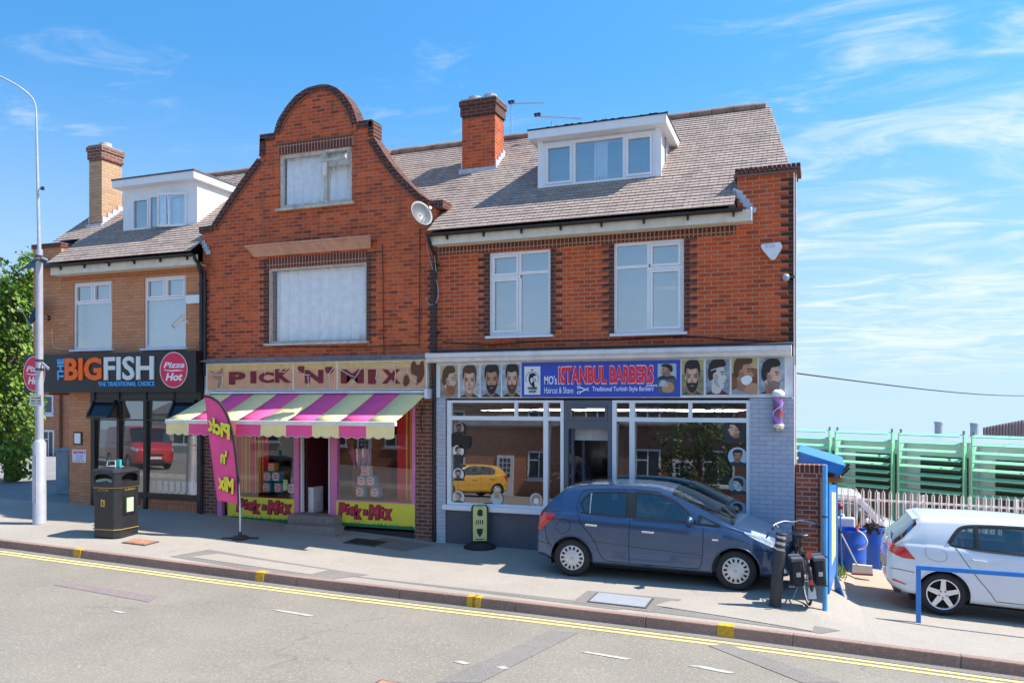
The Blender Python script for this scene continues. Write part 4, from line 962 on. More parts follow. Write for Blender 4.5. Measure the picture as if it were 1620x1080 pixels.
def portrait(a, skin, hair, beard=None, face=1, shirt=(.03, .03, .035), style='quiff', bgk=(.6, .65, .7), yaw=0, ox=0, oz=0, s=1, bg2=None):
    """a head and shoulders; face=1 looks right, -1 left; yaw 0 front, 1 profile"""
    nm = '%02d%02d%02d' % tuple(int(99*c) for c in bgk)
    X = lambda x: .5+ox+(x-.5)*s*face; Zf = lambda z: .5+oz+(z-.5)*s
    T = lambda l: [(X(x), Zf(z)) for x, z in l]
    sk = SK[skin]; hr = HR[hair]; sh = C_('shirt_%02d%02d%02d' % tuple(int(99*c) for c in shirt), shirt)
    if bg2: a.sm([(-.1, .3), (.45, .42), (.5, 1.2), (-.1, 1.2)], bg2)
    a.sm(T([(.0, -.1), (.06, .12), (.25, .20), (.4, .25), (.62, .24), (.8, .18), (.98, .08), (1.05, -.1)]), sh)
    a.sm(T([(.30, .18), (.33, .42), (.60, .40), (.64, .20), (.48, .13)]), SK['shade'] if skin != 'pale' else sk)
    mid = C_('skin_mid_'+skin, [q_*.66 for q_ in SK[skin].get('rgb', (.5, .3, .2))])
    if yaw:   # profile / three-quarter
        a.sm(T([(.22, .60), (.25, .80), (.42, .90), (.68, .86), (.76, .72), (.77, .62), (.86, .52), (.79, .48), (.80, .42), (.75, .38), (.74, .30), (.62, .25), (.45, .34), (.30, .42)]), sk)
        a.sm(T([(.36, .42), (.44, .62), (.54, .56), (.52, .42), (.60, .30), (.46, .34)]), mid)
        if beard: a.sm(T([(.36, .52), (.46, .44), (.58, .47), (.70, .44), (.80, .44), (.78, .33), (.73, .22), (.58, .20), (.42, .32)]), HR[beard])
        a.sm(T([(.18, .52), (.17, .72), (.24, .90), (.45, 1.0), (.72, .98), (.82, .86), (.70, .80), (.52, .78), (.44, .66), (.38, .66), (.36, .52), (.26, .46)]), hr)
        a.sm(T([(.36, .50), (.34, .60), (.40, .62), (.43, .56), (.40, .49)]), SK['shade'] if skin != 'pale' else SK['fair'])
        a.poly(T([(.64, .63), (.74, .62), (.74, .60), (.66, .605)]), INK); a.poly(T([(.62, .69), (.76, .68), (.76, .66), (.64, .66)]), hr)
        a.poly(T([(.70, .405), (.79, .41), (.79, .39), (.72, .385)]), SK['shade'])
    else:
        a.sm(T([(.24, .62), (.27, .80), (.5, .90), (.73, .80), (.76, .62), (.73, .42), (.62, .27), (.5, .23), (.38, .27), (.27, .42)]), sk)
        a.sm(T([(.60, .27), (.73, .42), (.76, .62), (.73, .79), (.65, .72), (.67, .5), (.58, .36)]), mid); a.sm(T([(.27, .60), (.30, .78), (.35, .74), (.33, .52), (.36, .36), (.28, .44)]), mid)
        a.sm(T([(.74, .50), (.80, .56), (.80, .66), (.75, .66)]), SK['shade']); a.sm(T([(.26, .50), (.20, .56), (.20, .66), (.25, .66)]), sk)
        if beard:
            a.sm(T([(.26, .54), (.32, .44), (.42, .44), (.5, .46), (.58, .44), (.68, .44), (.74, .54), (.72, .38), (.62, .24), (.5, .19), (.38, .24), (.28, .38)]), HR[beard])
        a.sm(T([(.22, .58), (.19, .78), (.26, .95), (.5, 1.02), (.74, .97), (.82, .80), (.77, .58), (.74, .74), (.66, .80), (.46, .77), (.30, .80), (.26, .70)]), hr)
        for sx in (-1, 1):
            a.poly(T([(.5+sx*.07, .595), (.5+sx*.19, .60), (.5+sx*.19, .57), (.5+sx*.08, .57)]), INK)
            a.poly(T([(.5+sx*.06, .645), (.5+sx*.20, .66), (.5+sx*.20, .635), (.5+sx*.06, .62)]), HR['black'])
        a.sm(T([(.48, .58), (.54, .46), (.56, .44), (.47, .43), (.48, .5)]), SK['shade'])
        a.sm(T([(.41, .365), (.5, .385), (.59, .365), (.5, .34)]), C_('lip', (.42, .12, .10)))
# ---- barber fascia: picture panels either side of a blue name board
FY = -.105
def rectpx(a, c, yt, yb, Y): m_ = (a+c)/2; return XX(a, Y), XX(c, Y), ZZ(m_, yb, Y), ZZ(m_, yt, Y)
def ytop(x): return interp([(690, 578), (830, 575), (1075, 569.5), (1245, 564)], x)
def ybot(x): return interp([(690, 629), (830, 628), (1075, 625.5), (1245, 623)], x)
pan = [
 (696, 725, 'fair', 'brown', 'ginger', 1, (.25, .27, .30), (.42, .36, .22), 1, 0, 0, 'man in profile with a swept quiff and ginger beard'),
 (727, 759, 'fair', 'brown', None, 1, (.05, .03, .03), (.60, .62, .62), 0, 0, 0, 'boy with spiky brown hair looking down'),
 (760, 793, 'tan', 'black', 'black', 1, (.04, .03, .03), (.45, .55, .62), 0, .05, .02, 'dark haired man with a short crop against blue'),
 (794, 824, 'fair', 'black', 'brown', 1, (.03, .03, .03), (.50, .56, .66), 0, .05, .02, 'man with slick black hair and goatee'),
 (1078, 1114, 'fair', 'black', 'black', 1, (.06, .08, .07), (.38, .33, .20), 0, -.02, 0, 'curly haired man with a full beard'),
 (1116, 1155, 'pale', 'black', None, 1, (.12, .03, .03), (.34, .42, .50), 1, -.02, .02, 'boy in profile with a patterned undercut'),
 (1157, 1199, 'tan', 'brown', None, 1, (.30, .32, .36), (.30, .12, .05), 1, -.05, .08, 'man with a lathered chin being shaved'),
 (1200, 1242, 'fair', 'black', 'stub', 1, (.03, .03, .03), (.45, .52, .60), 1, -.02, -.02, 'man in profile with a high fade'),
]
for i, (a, c, skn, hr, bd, fc, sh, bgc, yaw, ox, oz, desc) in enumerate(pan):
    x0, x1, z0, z1 = rectpx(a, c, ytop((a+c)/2), ybot((a+c)/2), FY)
    o = thing('haircut_poster', 'fascia picture panel showing a '+desc, 'poster', ((x0+x1)/2, FY, z0), group='haircut picture panels on the barber shop fascia')
    MB().box(x0, x1, FY+.0, FY+.02, z0, z1).build('panel', WHITE, o)
    A = Art(x0+.006, x1-.006, z0+.006, z1-.006, FY-.001); A.poly([(0, 0), (1, 0), (1, 1), (0, 1)], C_('bg_%d' % i, [q_*.72 for q_ in bgc], var=.5, vs=7))
    if i in (0, 4, 6): A.poly([(0, .6), (.3, .55), (.35, 1), (0, 1)], C_('bg_gold', (.5, .42, .2))); A.poly([(.7, .75), (1, .7), (1, 1), (.75, 1)], C_('bg_gold'))
    portrait(A, skn, hr, bd, fc, sh, yaw=yaw, ox=ox, oz=oz-.08, s=1.14, bgk=bgc)
    if i == 6: A.sm([(.35, .44), (.55, .52), (.74, .50), (.80, .38), (.62, .26), (.42, .30)], C_('shaving_foam', (.80, .84, .88))); A.sm([(.45, .12), (.7, .30), (.98, .28), (1, .05), (.8, 0)], SK['tan'])
    if i == 5: A.poly([(.22, .70), (.45, .75), (.60, .70), (.60, .68), (.44, .72), (.22, .67)], SK['pale'])
    A.done('portrait', o)
x0, x1, z0, z1 = rectpx(825.5, 1076, ytop(950), ybot(950), FY)
o = thing('shop_sign', 'long blue sign board with red ISTANBUL BARBERS lettering between picture panels', 'shop sign', ((x0+x1)/2, FY, z0))
MB().box(x0, x1, FY-.012, FY+.02, z0-.01, z1+.01).build('board', BLUE, o)
YS = FY-.012
def Tx(s, a, c, yt, yb, mat, **k): return text('lettering', s, a, c, yt, yb, YS-k.pop('lift', .004), mat, o, **k)
Tx("MO's", 861, 881, 594, 608, WHL, bold=.015); Tx('ISTANBUL BARBERS', 883, 1034.5, 577.5, 608, PALEP, bold=.055, lift=.003); Tx('ISTANBUL BARBERS', 884, 1033.5, 579.5, 606, REDL, bold=.030, lift=.009)
Tx('Haircut & Shave', 861, 907, 612, 622, WHL); Tx('Traditional Turkish Style Barbers', 937, 1034, 611, 620.5, WHL, bold=.01); Tx("KARIM'S", 1023, 1040, 608, 611.5, WHL, bold=.03)
A = Art(XX(913, YS), XX(932, YS), ZZ(922, 623, YS), ZZ(922, 610, YS), YS-.001)
A.poly([(.2, .78), (.25, .9), (1, .42), (.95, .36)], WHL); A.poly([(.2, .25), (.28, .12), (1, .70), (.95, .78)], WHL)
for zc_ in (.83, .17):
    A.poly(ell(.15, zc_, .15, .20), WHL); A.poly(ell(.15, zc_, .08, .11), BLUE)
A.done('scissors_mark', o)
x0, x1, z0, z1 = rectpx(829.5, 855, 579.5, 624, YS)
A = Art(x0, x1, z0, z1, YS-.002); A.poly([(0, 0), (1, 0), (1, 1), (0, 1)], C_('badge_white', (.75, .78, .80)))
A.sm([(.28, .62), (.35, .74), (.62, .76), (.74, .66), (.60, .66), (.52, .58), (.42, .60), (.40, .44), (.60, .30), (.56, .26), (.36, .38), (.28, .50)], INK)
A.poly(ell(.62, .52, .10, .06), INK); A.poly(ell(.62, .52, .06, .035), C_('badge_white')); A.sm([(.46, .42), (.60, .46), (.64, .30), (.55, .25)], INK)
A.poly([(.44, .86), (.56, .86), (.56, .90), (.44, .90)], INK)
for k in range(15):
    a_ = pi*(1.15-1.3*k/14); A.poly([(.5+.40*cos(a_)-.025, .55+.24*sin(a_)), (.5+.40*cos(a_)+.025, .55+.24*sin(a_)), (.5+.40*cos(a_)+.02, .59+.24*sin(a_)), (.5+.40*cos(a_)-.02, .59+.24*sin(a_))], INK)
A.done('emblem', o)
text('lettering', 'BARBER', 835, 850, 612, 615.5, YS-.03, INK, o, bold=.03); text('lettering', 'SHOP', 837, 848, 617.5, 621, YS-.03, INK, o, bold=.03)
x0, x1, z0, z1 = rectpx(1040.5, 1070, 575, 599, YS)
A = Art(x0, x1, z0, z1, YS-.002); A.poly([(0, 0), (1, 0), (1, 1), (0, 1)], C_('bgx', (.42, .52, .62))); portrait(A, 'tan', 'black', 'stub', -1, yaw=1, s=.95); A.done('portrait', o)
x0, x1, z0, z1 = rectpx(1040.5, 1068, 599.3, 622, YS)
A = Art(x0, x1, z0, z1, YS-.002); A.poly([(0, 0), (1, 0), (1, 1), (0, 1)], C_('bgy', (.10, .11, .13))); A.sm([(.3, .1), (.25, .5), (.5, .8), (.85, .7), (.95, .3), (.7, .05)], SK['tan']); A.sm([(.05, .5), (.2, .9), (.5, .85), (.4, .5)], C_('bgx')); A.sm([(.35, .5), (.5, .7), (.62, .55), (.5, .42)], SK['fair']); A.done('portrait', o)

# ---- pick n mix fascia
PY = -.12; a, c = 327, 677.5
def pyt(x): return interp([(327, 576), (680, 569)], x)
def pyb(x): return interp([(327, 617.5), (680, 616)], x)
x0, x1 = XX(a, PY), XX(c, PY); z0, z1 = ZZ(500, 617, PY), ZZ(500, 572.5, PY)
o = thing('shop_sign', 'faded cream and orange sweet shop fascia with maroon PICK N MIX letters and white cracks', 'shop sign', ((x0+x1)/2, PY, z0))
FADE = M('faded_sign_face', (.74, .40, .22), .6, var=.12, vs=2.5, dirt=.15); FADEY = M('faded_sign_top', (.74, .52, .20), .6, var=.15, vs=6)
MB().box(x0+.02, x1+.0, PY+.006, PY+.10, z0+.0, z1).build('sign_box', M('aged_sign_box', (.50, .48, .44), .6, var=.1), o)
MB().box(x0+.02, x1-.03, PY+.002, PY+.0055, z0+.01, z1-.01).build('face', FADE, o); MB().box(x0+.021, x1-.031, PY-.000, PY+.0018, z1-.14, z1-.011).build('face_upper_band', FADEY, o)
m = MB(); t = .018
for p_ in (327, 463.5, 533, 674): xx = XX(p_, PY); m.box(xx, xx+t+.006, PY-.012, PY+.0, z0, z1)
m.box(x0, x1, PY-.011, PY-.001, z0, z0+t); m.box(x0, x1, PY-.011, PY-.001, z1-t, z1); m.build('trim', M('sign_trim', (.85, .82, .74), .5), o)
MAR = M('faded_maroon', (.20, .022, .028), .7, var=.35, vs=14)
for s, xa, xb, yt, yb in (('P', 362, 388, 588, 608), ('I', 396, 405, 587, 606), ('C', 409, 433, 588.5, 605.5), ('K', 435, 460, 583.5, 605), ("'", 471, 481, 579, 590), ('N', 482, 511, 585, 606), ("'", 514, 527, 580, 590), ('M', 539, 575, 584, 606), ('I', 582, 594, 584, 607), ('X', 604, 633, 584, 606.5)):
    text('lettering', s, xa, xb, yt, yb, PY-.012, MAR, o, bold=.05, depth=.01)
# dark ghosts of lost figures at the ends, bare cracks
A = Art(x0, x1, z0, z1, PY-.0065)
W = x1-x0
fpx = lambda p: (XX(p, PY)-x0)/W; fpz = lambda y: (ZZ(500, y, PY)-z0)/(z1-z0)
blot = M('brown_blot', (.16, .055, .03), .8, var=.3, vs=18)
A.sm([(fpx(x), fpz(y)) for x, y in ((650, 580), (655, 572), (659, 579), (664, 579), (669, 571), (671, 582), (671, 595), (666, 605), (658, 609), (660, 598), (651, 592))], blot)
A.done('faded_figure', o); A = Art(x0, x1, z0, z1, PY-.0065)
A.sm([(fpx(x), fpz(y)) for x, y in ((640, 596), (645, 595), (648, 606), (641, 612), (638, 606))], blot)
A.done('faded_figure', o); A = Art(x0, x1, z0, z1, PY-.0065)
A.sm([(fpx(x), fpz(y)) for x, y in ((334, 583), (340, 588), (346, 585), (352, 579), (353, 590), (349, 600), (351, 609), (344, 611), (346, 600), (339, 596))], M('pale_blot', (.42, .22, .12), .8, var=.3, vs=18))
A.done('faded_figure', o)
wr = lambda pts: MB().tube([(XX(x, PY-.02), PY-.016, ZZ((500), y, PY-.02)) for x, y in pts], .007, 5).build('loose_white_wire', M('white_plastic', (.8, .8, .8), .5), o)
for pts in ([(329, 586), (336, 590), (350, 591), (360, 583)], [(351, 591), (352, 602), (349, 612)], [(419, 575), (419, 590)], [(440, 586), (448, 588), (455, 582)], [(467, 583), (480, 592), (490, 593)], [(487, 593), (488, 613)], [(527, 581), (520, 592), (522, 613)], [(535, 583), (550, 592), (562, 598), (553, 612)], [(562, 598), (572, 582)], [(594, 600), (597, 586), (618, 577), (632, 581)], [(622, 577), (626, 592), (624, 607)], [(594, 600), (603, 603)], [(632, 592), (645, 590), (652, 600), (660, 607)], [(645, 590), (643, 577)]): wr(pts)
# stall riser panels
GRN = C_('panel_green', (.02, .22, .10)); PYW = M('panel_yellow', (.82, .72, .06), .4, var=.03); DRED = C_('panel_red', (.55, .02, .07))
def riser(a, c, ytl, ytr, ybl, ybr, ta, tb, label):
    Y = -.062; x0, x1 = XX(a, Y), XX(c, Y); mid = (a+c)/2; z0, z1 = ZZ(mid, (ybl+ybr)/2, Y), ZZ(mid, (ytl+ytr)/2, Y)
    o = thing('painted_panel', label, 'shop sign', ((x0+x1)/2, Y, z0), group='yellow painted panels below the sweet shop windows')
    MB().box(x0, x1, Y, Y+.025, z0, z1).build('board', PYW, o)
    r = random.Random(a); A = Art(x0, x1, z0, z1, Y-.0005); A.poly([(0, 0), (1, 0), (1, .12), (0, .12)], GRN)
    for i in range(90):
        u = r.random(); h = r.uniform(.13, .26); A.mb.mat(GRN); xx = lerp(x0, x1, u); hh = (z1-z0)*h
        A.mb.face([(xx-.008, Y-.0030, z0+.02), (xx+.008, Y-.0030, z0+.02), (xx+r.uniform(-.02, .02), Y-.0030, z0+hh)])
    A.done('painted_grass', o)
    H = z1-z0; wd = x1-x0; xa, xb = lerp(x0, x1, ta), lerp(x0, x1, tb)
    for s, u0, u1, v0, v1 in (('P', 0, .15, .36, .92), ('i', .15, .205, .48, .88), ('c', .205, .31, .44, .78), ('k', .305, .44, .32, .86), ('n', .47, .55, .50, .70), ('M', .57, .78, .34, .90), ('i', .78, .85, .42, .84), ('x', .845, 1.0, .36, .76)):
        bx = (lerp(xa, xb, u0), lerp(xa, xb, u1), z0+H*v1, z0+H*v0)
        bb = (bx[0]-.012, bx[1]+.018, bx[2]+.012, bx[3]-.02)
        text('lettering_shadow', s, 0, 0, 0, 0, Y-.008, INK, o, bold=.12, box=bb, depth=.004, shear=.1); text('lettering', s, 0, 0, 0, 0, Y-.013, DRED, o, bold=.10, box=bx, depth=.004, shear=.1)
    return o
riser(360, 465, 783, 790, 820, 827, .14, .97, 'yellow panel with red Pick n Mix lettering left of the sweet shop step')
riser(532, 656, 792, 797, 830, 838, .03, .72, 'yellow panel with red Pick n Mix lettering right of the sweet shop step')

# ---- fish bar sign
BY = -.30; a, c = 72, 311
x0, x1 = XX(38, BY), XX(310, BY); z0, z1 = ZZ(200, 620, BY), ZZ(200, 557, BY)
o = thing('shop_sign', 'long black sign box with orange and white BIG FISH lettering and crimson ovals', 'shop sign', ((x0+x1)/2, BY, z0))
MB().box(x0, x1, BY, -.005, z0, z1).build('sign_box', M('sign_black', (.010, .010, .013), .3), o)
tx = lambda s, a, c, yt, yb, mat, **k: text('lettering', s, a, c, yt, yb, BY-.03, mat, o, depth=.03, **k)
tx('BIG', 102, 160, 565.5, 601.5, ORG, bold=.035); tx('FISH', 164, 242.5, 563.5, 601, PGR, bold=.02); tx('THE', 90.5, 100.5, 567.5, 600.5, LBL, bold=.03, rot=True)
tx('THE TRADITIONAL CHOICE', 155, 244, 603.5, 610.5, LBL, bold=.015)
def oval(cx_, cy_, rx, ry):
    A = Art(XX(cx_-rx, BY), XX(cx_+rx, BY), ZZ(cx_, cy_+ry, BY), ZZ(cx_, cy_-ry, BY), BY-.004)
    A.poly(ell(.5, .5, .5, .5, 40), CRE); A.poly(ell(.5, .5, .475, .478, 40), CRIM); A.poly([(.15, .50), (.4, .46), (.9, .475), (.62, .505), (.4, .49), (.15, .515)], WHL); A.done('oval_badge', o)
    text('lettering', 'Pizza', cx_-rx*.74, cx_+rx*.76, cy_-ry*.44, cy_-ry*.12, BY-.014, WHL, o, bold=.02, shear=.25); text('lettering', 'Hot', cx_-rx*.6, cx_+rx*.62, cy_+ry*.16, cy_+ry*.60, BY-.014, WHL, o, bold=.03, shear=.25)
oval(275, 585, 22, 28.5); oval(54.5, 591, 17.5, 28)

# ---- A-board style pavement sign in front of the grey stall riser
c0 = G(759, 866); o = thing('pavement_sign', 'slim black framed pale yellow pavement sign with a bearded face', 'pavement sign', (c0.x, c0.y, gz_(c0.x, c0.y)))
ga = radians(28)
def L2(x, z, y=0): return Vector((c0.x+x*cos(ga)+y*sin(ga), c0.y-x*sin(ga)*-1*0+ (x*sin(ga)) - y*cos(ga), gz_(c0.x, c0.y)+z))
MB().lathe([(0, 0), (.30, 0), (.30, .03), (.22, .07), (.10, .10), (0, .10)], (c0.x, c0.y, gz_(c0.x, c0.y)), 24).build('base', M('rubber_base', (.02, .02, .022), .7), o)
m = MB(); hw = .16; zt, zb = .80, .12
rim = [(-hw, zb), (hw, zb), (hw, zt-.05), (hw*.8, zt), (-hw*.8, zt), (-hw, zt-.05)]
def slab(mb, l, y0, y1): mb.prism([L2(x, z, y0) for x, z in l], L2(0, 0, y1)-L2(0, 0, y0))
slab(m, rim, -.02, .02); m.build('frame', BLACKF, o)
m = MB(); slab(m, [(x*.80, zb+(z-zb)*.96+.015) for x, z in rim], .021, .024); m.build('face', C_('pale_yellow_poster', (.66, .66, .26)), o)
m = MB()
for l in ([(-.05, .62), (-.04, .70), (0, .73), (.05, .70), (.055, .61), (.02, .59), (-.03, .60)], [(-.06, .36), (.06, .36), (.05, .28), (0, .20), (-.05, .28)], [(-.075, .52), (-.06, .52), (-.06, .44), (-.075, .44)], [(-.04, .52), (-.02, .52), (-.02, .44), (-.04, .44)], [(0, .52), (.02, .52), (.02, .44), (0, .44)], [(.04, .52), (.06, .52), (.06, .44), (.04, .44)], [(-.07, .775), (.07, .775), (.07, .765), (-.07, .765)], [(-.08, .17), (.08, .17), (.08, .155), (-.08, .155)]): slab(m, l, .0245, .027)
m.build('printed_face', INK, o)

# ---- circular stickers on the barber's glass
SY = Y0+.012
def sticker(cx_, cy_, r, kind, label, **k):
    x, z = XX(cx_, SY), ZZ(cx_, cy_, SY); rr = r*14.1/F*1.03; o = thing('window_sticker', label, 'sticker', (x, SY, z), group='round haircut stickers on the barber shop window')
    A = Art(x-rr, x+rr, z-rr, z+rr, SY-.002); A.poly(ell(.5, .5, .5, .5, 30), C_('stick_%d' % int(cx_+cy_), k.get('bg', (.62, .68, .74)))); 
    if kind == 'foam': A.sm([(.1, .3), (.3, .8), (.7, .85), (.85, .5), (.7, .2), (.4, .1)], SK['tan']); A.sm([(.3, .25), (.4, .6), (.7, .55), (.65, .2)], C_('shaving_foam', (.8, .84, .88)))
    elif kind == 'hand': A.sm([(.2, .1), (.15, .55), (.45, .6), (.8, .4), (.7, .05)], C_('towel', (.5, .54, .58))); A.sm([(.3, .55), (.35, .95), (.6, .92), (.75, .55), (.5, .5)], SK['tan'])
    else:
        portrait(A, k.get('skin', 'fair'), k.get('hair', 'black'), k.get('beard'), k.get('face', 1), yaw=k.get('yaw', 0), s=.80, oz=-.02)
    A.done('picture', o)
sticker(726, 677, 9.5, 'p', 'top round sticker of a dark bearded man in the left barber window', skin='dark', beard='black', bg=(.30, .26, .30))
sticker(725, 713, 10.5, 'p', 'round sticker of a boy in profile, second down in the left barber window', yaw=1, hair='brown', bg=(.70, .72, .75))
sticker(725, 750, 10.5, 'p', 'round sticker of a brown quiffed man, third down in the left barber window', hair='brown', beard='brown')
sticker(725.5, 786, 11, 'p', 'bottom left round sticker of a fair man above the barber sill', hair='stub', yaw=1, face=-1, bg=(.62, .64, .60))
sticker(786, 788, 11, 'hand', 'round sticker of a hand in a towel above the barber sill', bg=(.45, .48, .42))
sticker(848, 790, 11, 'foam', 'round sticker of a lathered face at the right end of the left barber sill', bg=(.62, .50, .46))
sticker(1167, 722, 14, 'p', 'round sticker of a young man facing front, upper of three by the grey pier', skin='tan', beard='stub', bg=(.50, .60, .72))
sticker(1168, 767, 14, 'p', 'round sticker of a pale man looking left, middle of three by the grey pier', skin='pale', yaw=1, face=-1, bg=(.25, .33, .36))
sticker(1167, 806, 13, 'p', 'lowest round sticker by the grey pier, a boy in profile looking left', skin='fair', yaw=1, face=-1, bg=(.30, .38, .46))
sticker(1163, 680, 19, 'p', 'largest dark round sticker in the top corner of the right barber window', skin='fair', yaw=1, face=-1, bg=(.025, .03, .03))
# black arm sticker below the first one
A = Art(XX(713, SY), XX(743, SY), ZZ(728, 709, SY), ZZ(728, 684, SY), SY-.002); A.sm([(.05, .1), (.05, .85), (.35, 1), (.55, .8), (.95, .75), (.95, .1), (.6, 0), (.35, .2)], INK)
tag(A.done('window_sticker', None), 'black sleeve shaped sticker below the dark bearded face in the left barber window', 'sticker')

# ---- wall notices on the fish bar pier
m = MB(); x0, x1, z0, z1 = rectpx(117.5, 130, 683, 703, -.01); o = thing('framed_menu', 'small black framed white menu on the orange brick pier', 'notice', (x0, -.01, z0))
MB().box(x0, x1, -.03, -.003, z0, z1).build('frame', BLACKF, o); MB().box(x0+.03, x1-.03, -.034, -.031, z0+.03, z1-.03).build('paper', WHL, o)
x0, x1, z0, z1 = rectpx(114.5, 136, 711, 731, -.01); o = thing('wall_notice', 'white BIGFISH parking notice screwed to the orange brick pier', 'notice', (x0, -.01, z0))
MB().box(x0, x1, -.012, -.003, z0, z1).build('plate', C_('notice_white', (.75, .74, .80)), o)
text('lettering', 'BIGFISH', 116, 134.5, 713, 717.5, -.014, CRIM, o, bold=.04); text('lettering', 'CUSTOMER', 119, 132, 719.5, 722, -.014, LBL, o, bold=.02); text('lettering', 'PARKING', 120, 131, 723.5, 726, -.014, LBL, o, bold=.02); text('lettering', 'AT REAR ONLY', 117, 133.5, 727.5, 729.5, -.014, CRIM, o, bold=.02)
# letters hung inside the fish bar glass
o = thing('window_lettering', 'vertical orange BIG lettering on the right edge of the fish bar glass', 'lettering', (XX(306), .02, 1.2))
text('lettering', 'BIG', 303, 310, 703, 734, .02, ORG, o, bold=.03, rot=True)
# ================================================================ STREET THINGS
# ---- awning
ax0, ax1 = XX(337, -.1), XX(678, -.1); AZ, BZ, AYf = 2.93, 2.34, -1.40
o = thing('shop_awning', 'pink and yellow striped awning with scalloped valance over the sweet shop', 'awning', ((ax0+ax1)/2, -.1, 2.3))
cl = MB(); n = 9; per = 14
for i in range(n):
    cl.mat(YELC if i % 2 == 0 else MAG); a, c = lerp(ax0, ax1, i/n), lerp(ax0, ax1, (i+1)/n)
    rows = []
    for j in range(9):
        v = j/8; rows.append([(lerp(a, c, u), lerp(-.12, AYf, v), lerp(AZ, BZ+.05, v)-.02*sin(pi*v)) for u in (0, .5, 1)])
    cl.grid(rows)
c_ = cl.build('canopy', None, o, smooth=True); s_ = c_.modifiers.new('s', 'SOLIDIFY'); s_.thickness = .004
va = MB(); ns = 24
for i in range(n):
    va.mat(YELC if i % 2 == 0 else MAG); a, c = lerp(ax0, ax1, i/n), lerp(ax0, ax1, (i+1)/n); k = 26
    top = []; bot = []
    for q_ in range(k+1):
        x = lerp(a, c, q_/k); s = (x-ax0)/(ax1-ax0)*ns; top.append((x, AYf-.035, BZ-.03)); bot.append((x, AYf-.045+.012*sin(s*2.1), BZ-.225-.035*abs(sin(pi*s))))
    va.grid([top, bot])
v_ = va.build('valance', None, o); s_ = v_.modifiers.new('s', 'SOLIDIFY'); s_.thickness = .003
pip = MB(); pip.tube([(lerp(ax0, ax1, q_/300), AYf-.047+.012*sin(ns*q_/300*2.1), BZ-.225-.035*abs(sin(pi*ns*q_/300))-.004) for q_ in range(301)], .006, 5); pip.build('valance_piping', M('piping_pale', (.75, .55, .45), .8), o)
MB().box(ax0-.02, ax1+.02, AYf-.055, AYf+.03, BZ-.035, BZ+.045).build('front_bar', M('awning_bar', (.75, .74, .68), .5), o, bevel=.01)
m = MB(); m.box(ax0-.03, ax1+.03, -.22, -.06, AZ-.02, AZ+.03); m.box(ax1, ax1+.06, -.28, -.0, AZ-.13, AZ+.06); m.box(ax0-.05, ax0, -.28, -.0, AZ-.13, AZ+.06); m.build('cassette', WHITEP, o)
m = MB()
for xx, s in ((ax0+.35, 1), (ax1-.35, -1)): m.bar((xx, -.15, AZ-.10), (xx+s*.55, -.85, (AZ+BZ)/2-.08), .04, .05); m.bar((xx+s*.55, -.85, (AZ+BZ)/2-.08), (xx, AYf+.02, BZ-.0), .035, .045)
m.build('folding_arm', M('awning_bar'), o)
m = MB(); br = P(1493/3.485+240, 400/3.485+550, -.06); m.tube([(br.x, -.06, br.z+.25), (br.x-.02, -.10, br.z), (br.x, -.07, br.z-.25)], .012); m.build('crank_hook', BLACKP, o)

# ---- feather flag
fb = G(380, 852); gzf = gz_(fb.x, fb.y); FYf = fb.y
o = thing('feather_flag', 'tall pink feather flag with yellow Pick n Mix lettering seen from behind', 'flag', (fb.x, fb.y, gzf))
FQ = lambda px, py: P(px, py, FYf)
pole = smooth_path([FQ(380, 845), FQ(379.5, 800), FQ(376, 745), FQ(371, 700), FQ(362, 662), FQ(350, 640), FQ(336, 629), FQ(324, 625.5)], 5)
m = MB(); k0 = 0
m.tube(pole, [.017-.009*i/len(pole) for i in range(len(pole))], 8); m.build('pole', M('white_pole', (.7, .7, .7), .4), o, smooth=True)
sl = [p+Vector((-.004, -.001, 0)) for p in smooth_path([FQ(378.5, 798), FQ(376, 745), FQ(371, 700), FQ(362, 662), FQ(350, 640), FQ(336, 629), FQ(323, 625.5)], 8)]
m = MB(); m.tube(sl, .024, 8); m.build('pole_sleeve', M('black_sleeve', (.02, .02, .022), .8), o, smooth=True)
n = len(sl); lft = [FQ(343, 790), FQ(339, 757), FQ(334.5, 722), FQ(330, 688), FQ(327, 655), FQ(324.5, 635), FQ(323, 626)]
lf = smooth_path(lft, 8); rows = []
for i in range(n):
    a, c = sl[i]+Vector((-.02, 0, 0)), lf[min(i, len(lf)-1)]; row = []
    for j in range(9): u = j/8; p = a.lerp(c, u); row.append((p.x, p.y+.045*sin(u*5+i*.25)*u*(1-u)*2, p.z))
    rows.append(row)
f_ = MB().grid(rows).build('flag_cloth', MAG, o, smooth=True); s_ = f_.modifiers.new('s', 'SOLIDIFY'); s_.thickness = .003
YLT = C_('flag_yellow', (.90, .78, .05)); 
def flag_text(s, x0, x1, z0, z1, slant): 
    t_ = text('lettering', s, 0, 0, 0, 0, FYf-.055, YLT, o, bold=.05, mirror=True, box=(x0, x1, z1, z0)); 
    for v in t_.data.vertices: v.co.z += slant*((v.co.x-(x0+x1)/2+fb.x)) ; v.co.x += -.0
    s2 = text('lettering_shadow', s, 0, 0, 0, 0, FYf-.049, INK, o, bold=.06, mirror=True, box=(x0+.012, x1+.012, z1-.008, z0-.012))
    for v in s2.data.vertices: v.co.z += slant*((v.co.x-(x0+x1)/2+fb.x))
def bxp(a, c, yt, yb): return FQ(a, yt).x, FQ(c, yt).x, FQ(a, yb).z, FQ(a, yt).z
b_ = bxp(331, 366, 664, 688); flag_text('Pick', *b_, -.35); b_ = bxp(352, 362, 711, 733); flag_text("'n", *b_, -.3); b_ = bxp(348, 372, 752, 776); flag_text('Mix', *b_, -.3)
m = MB()
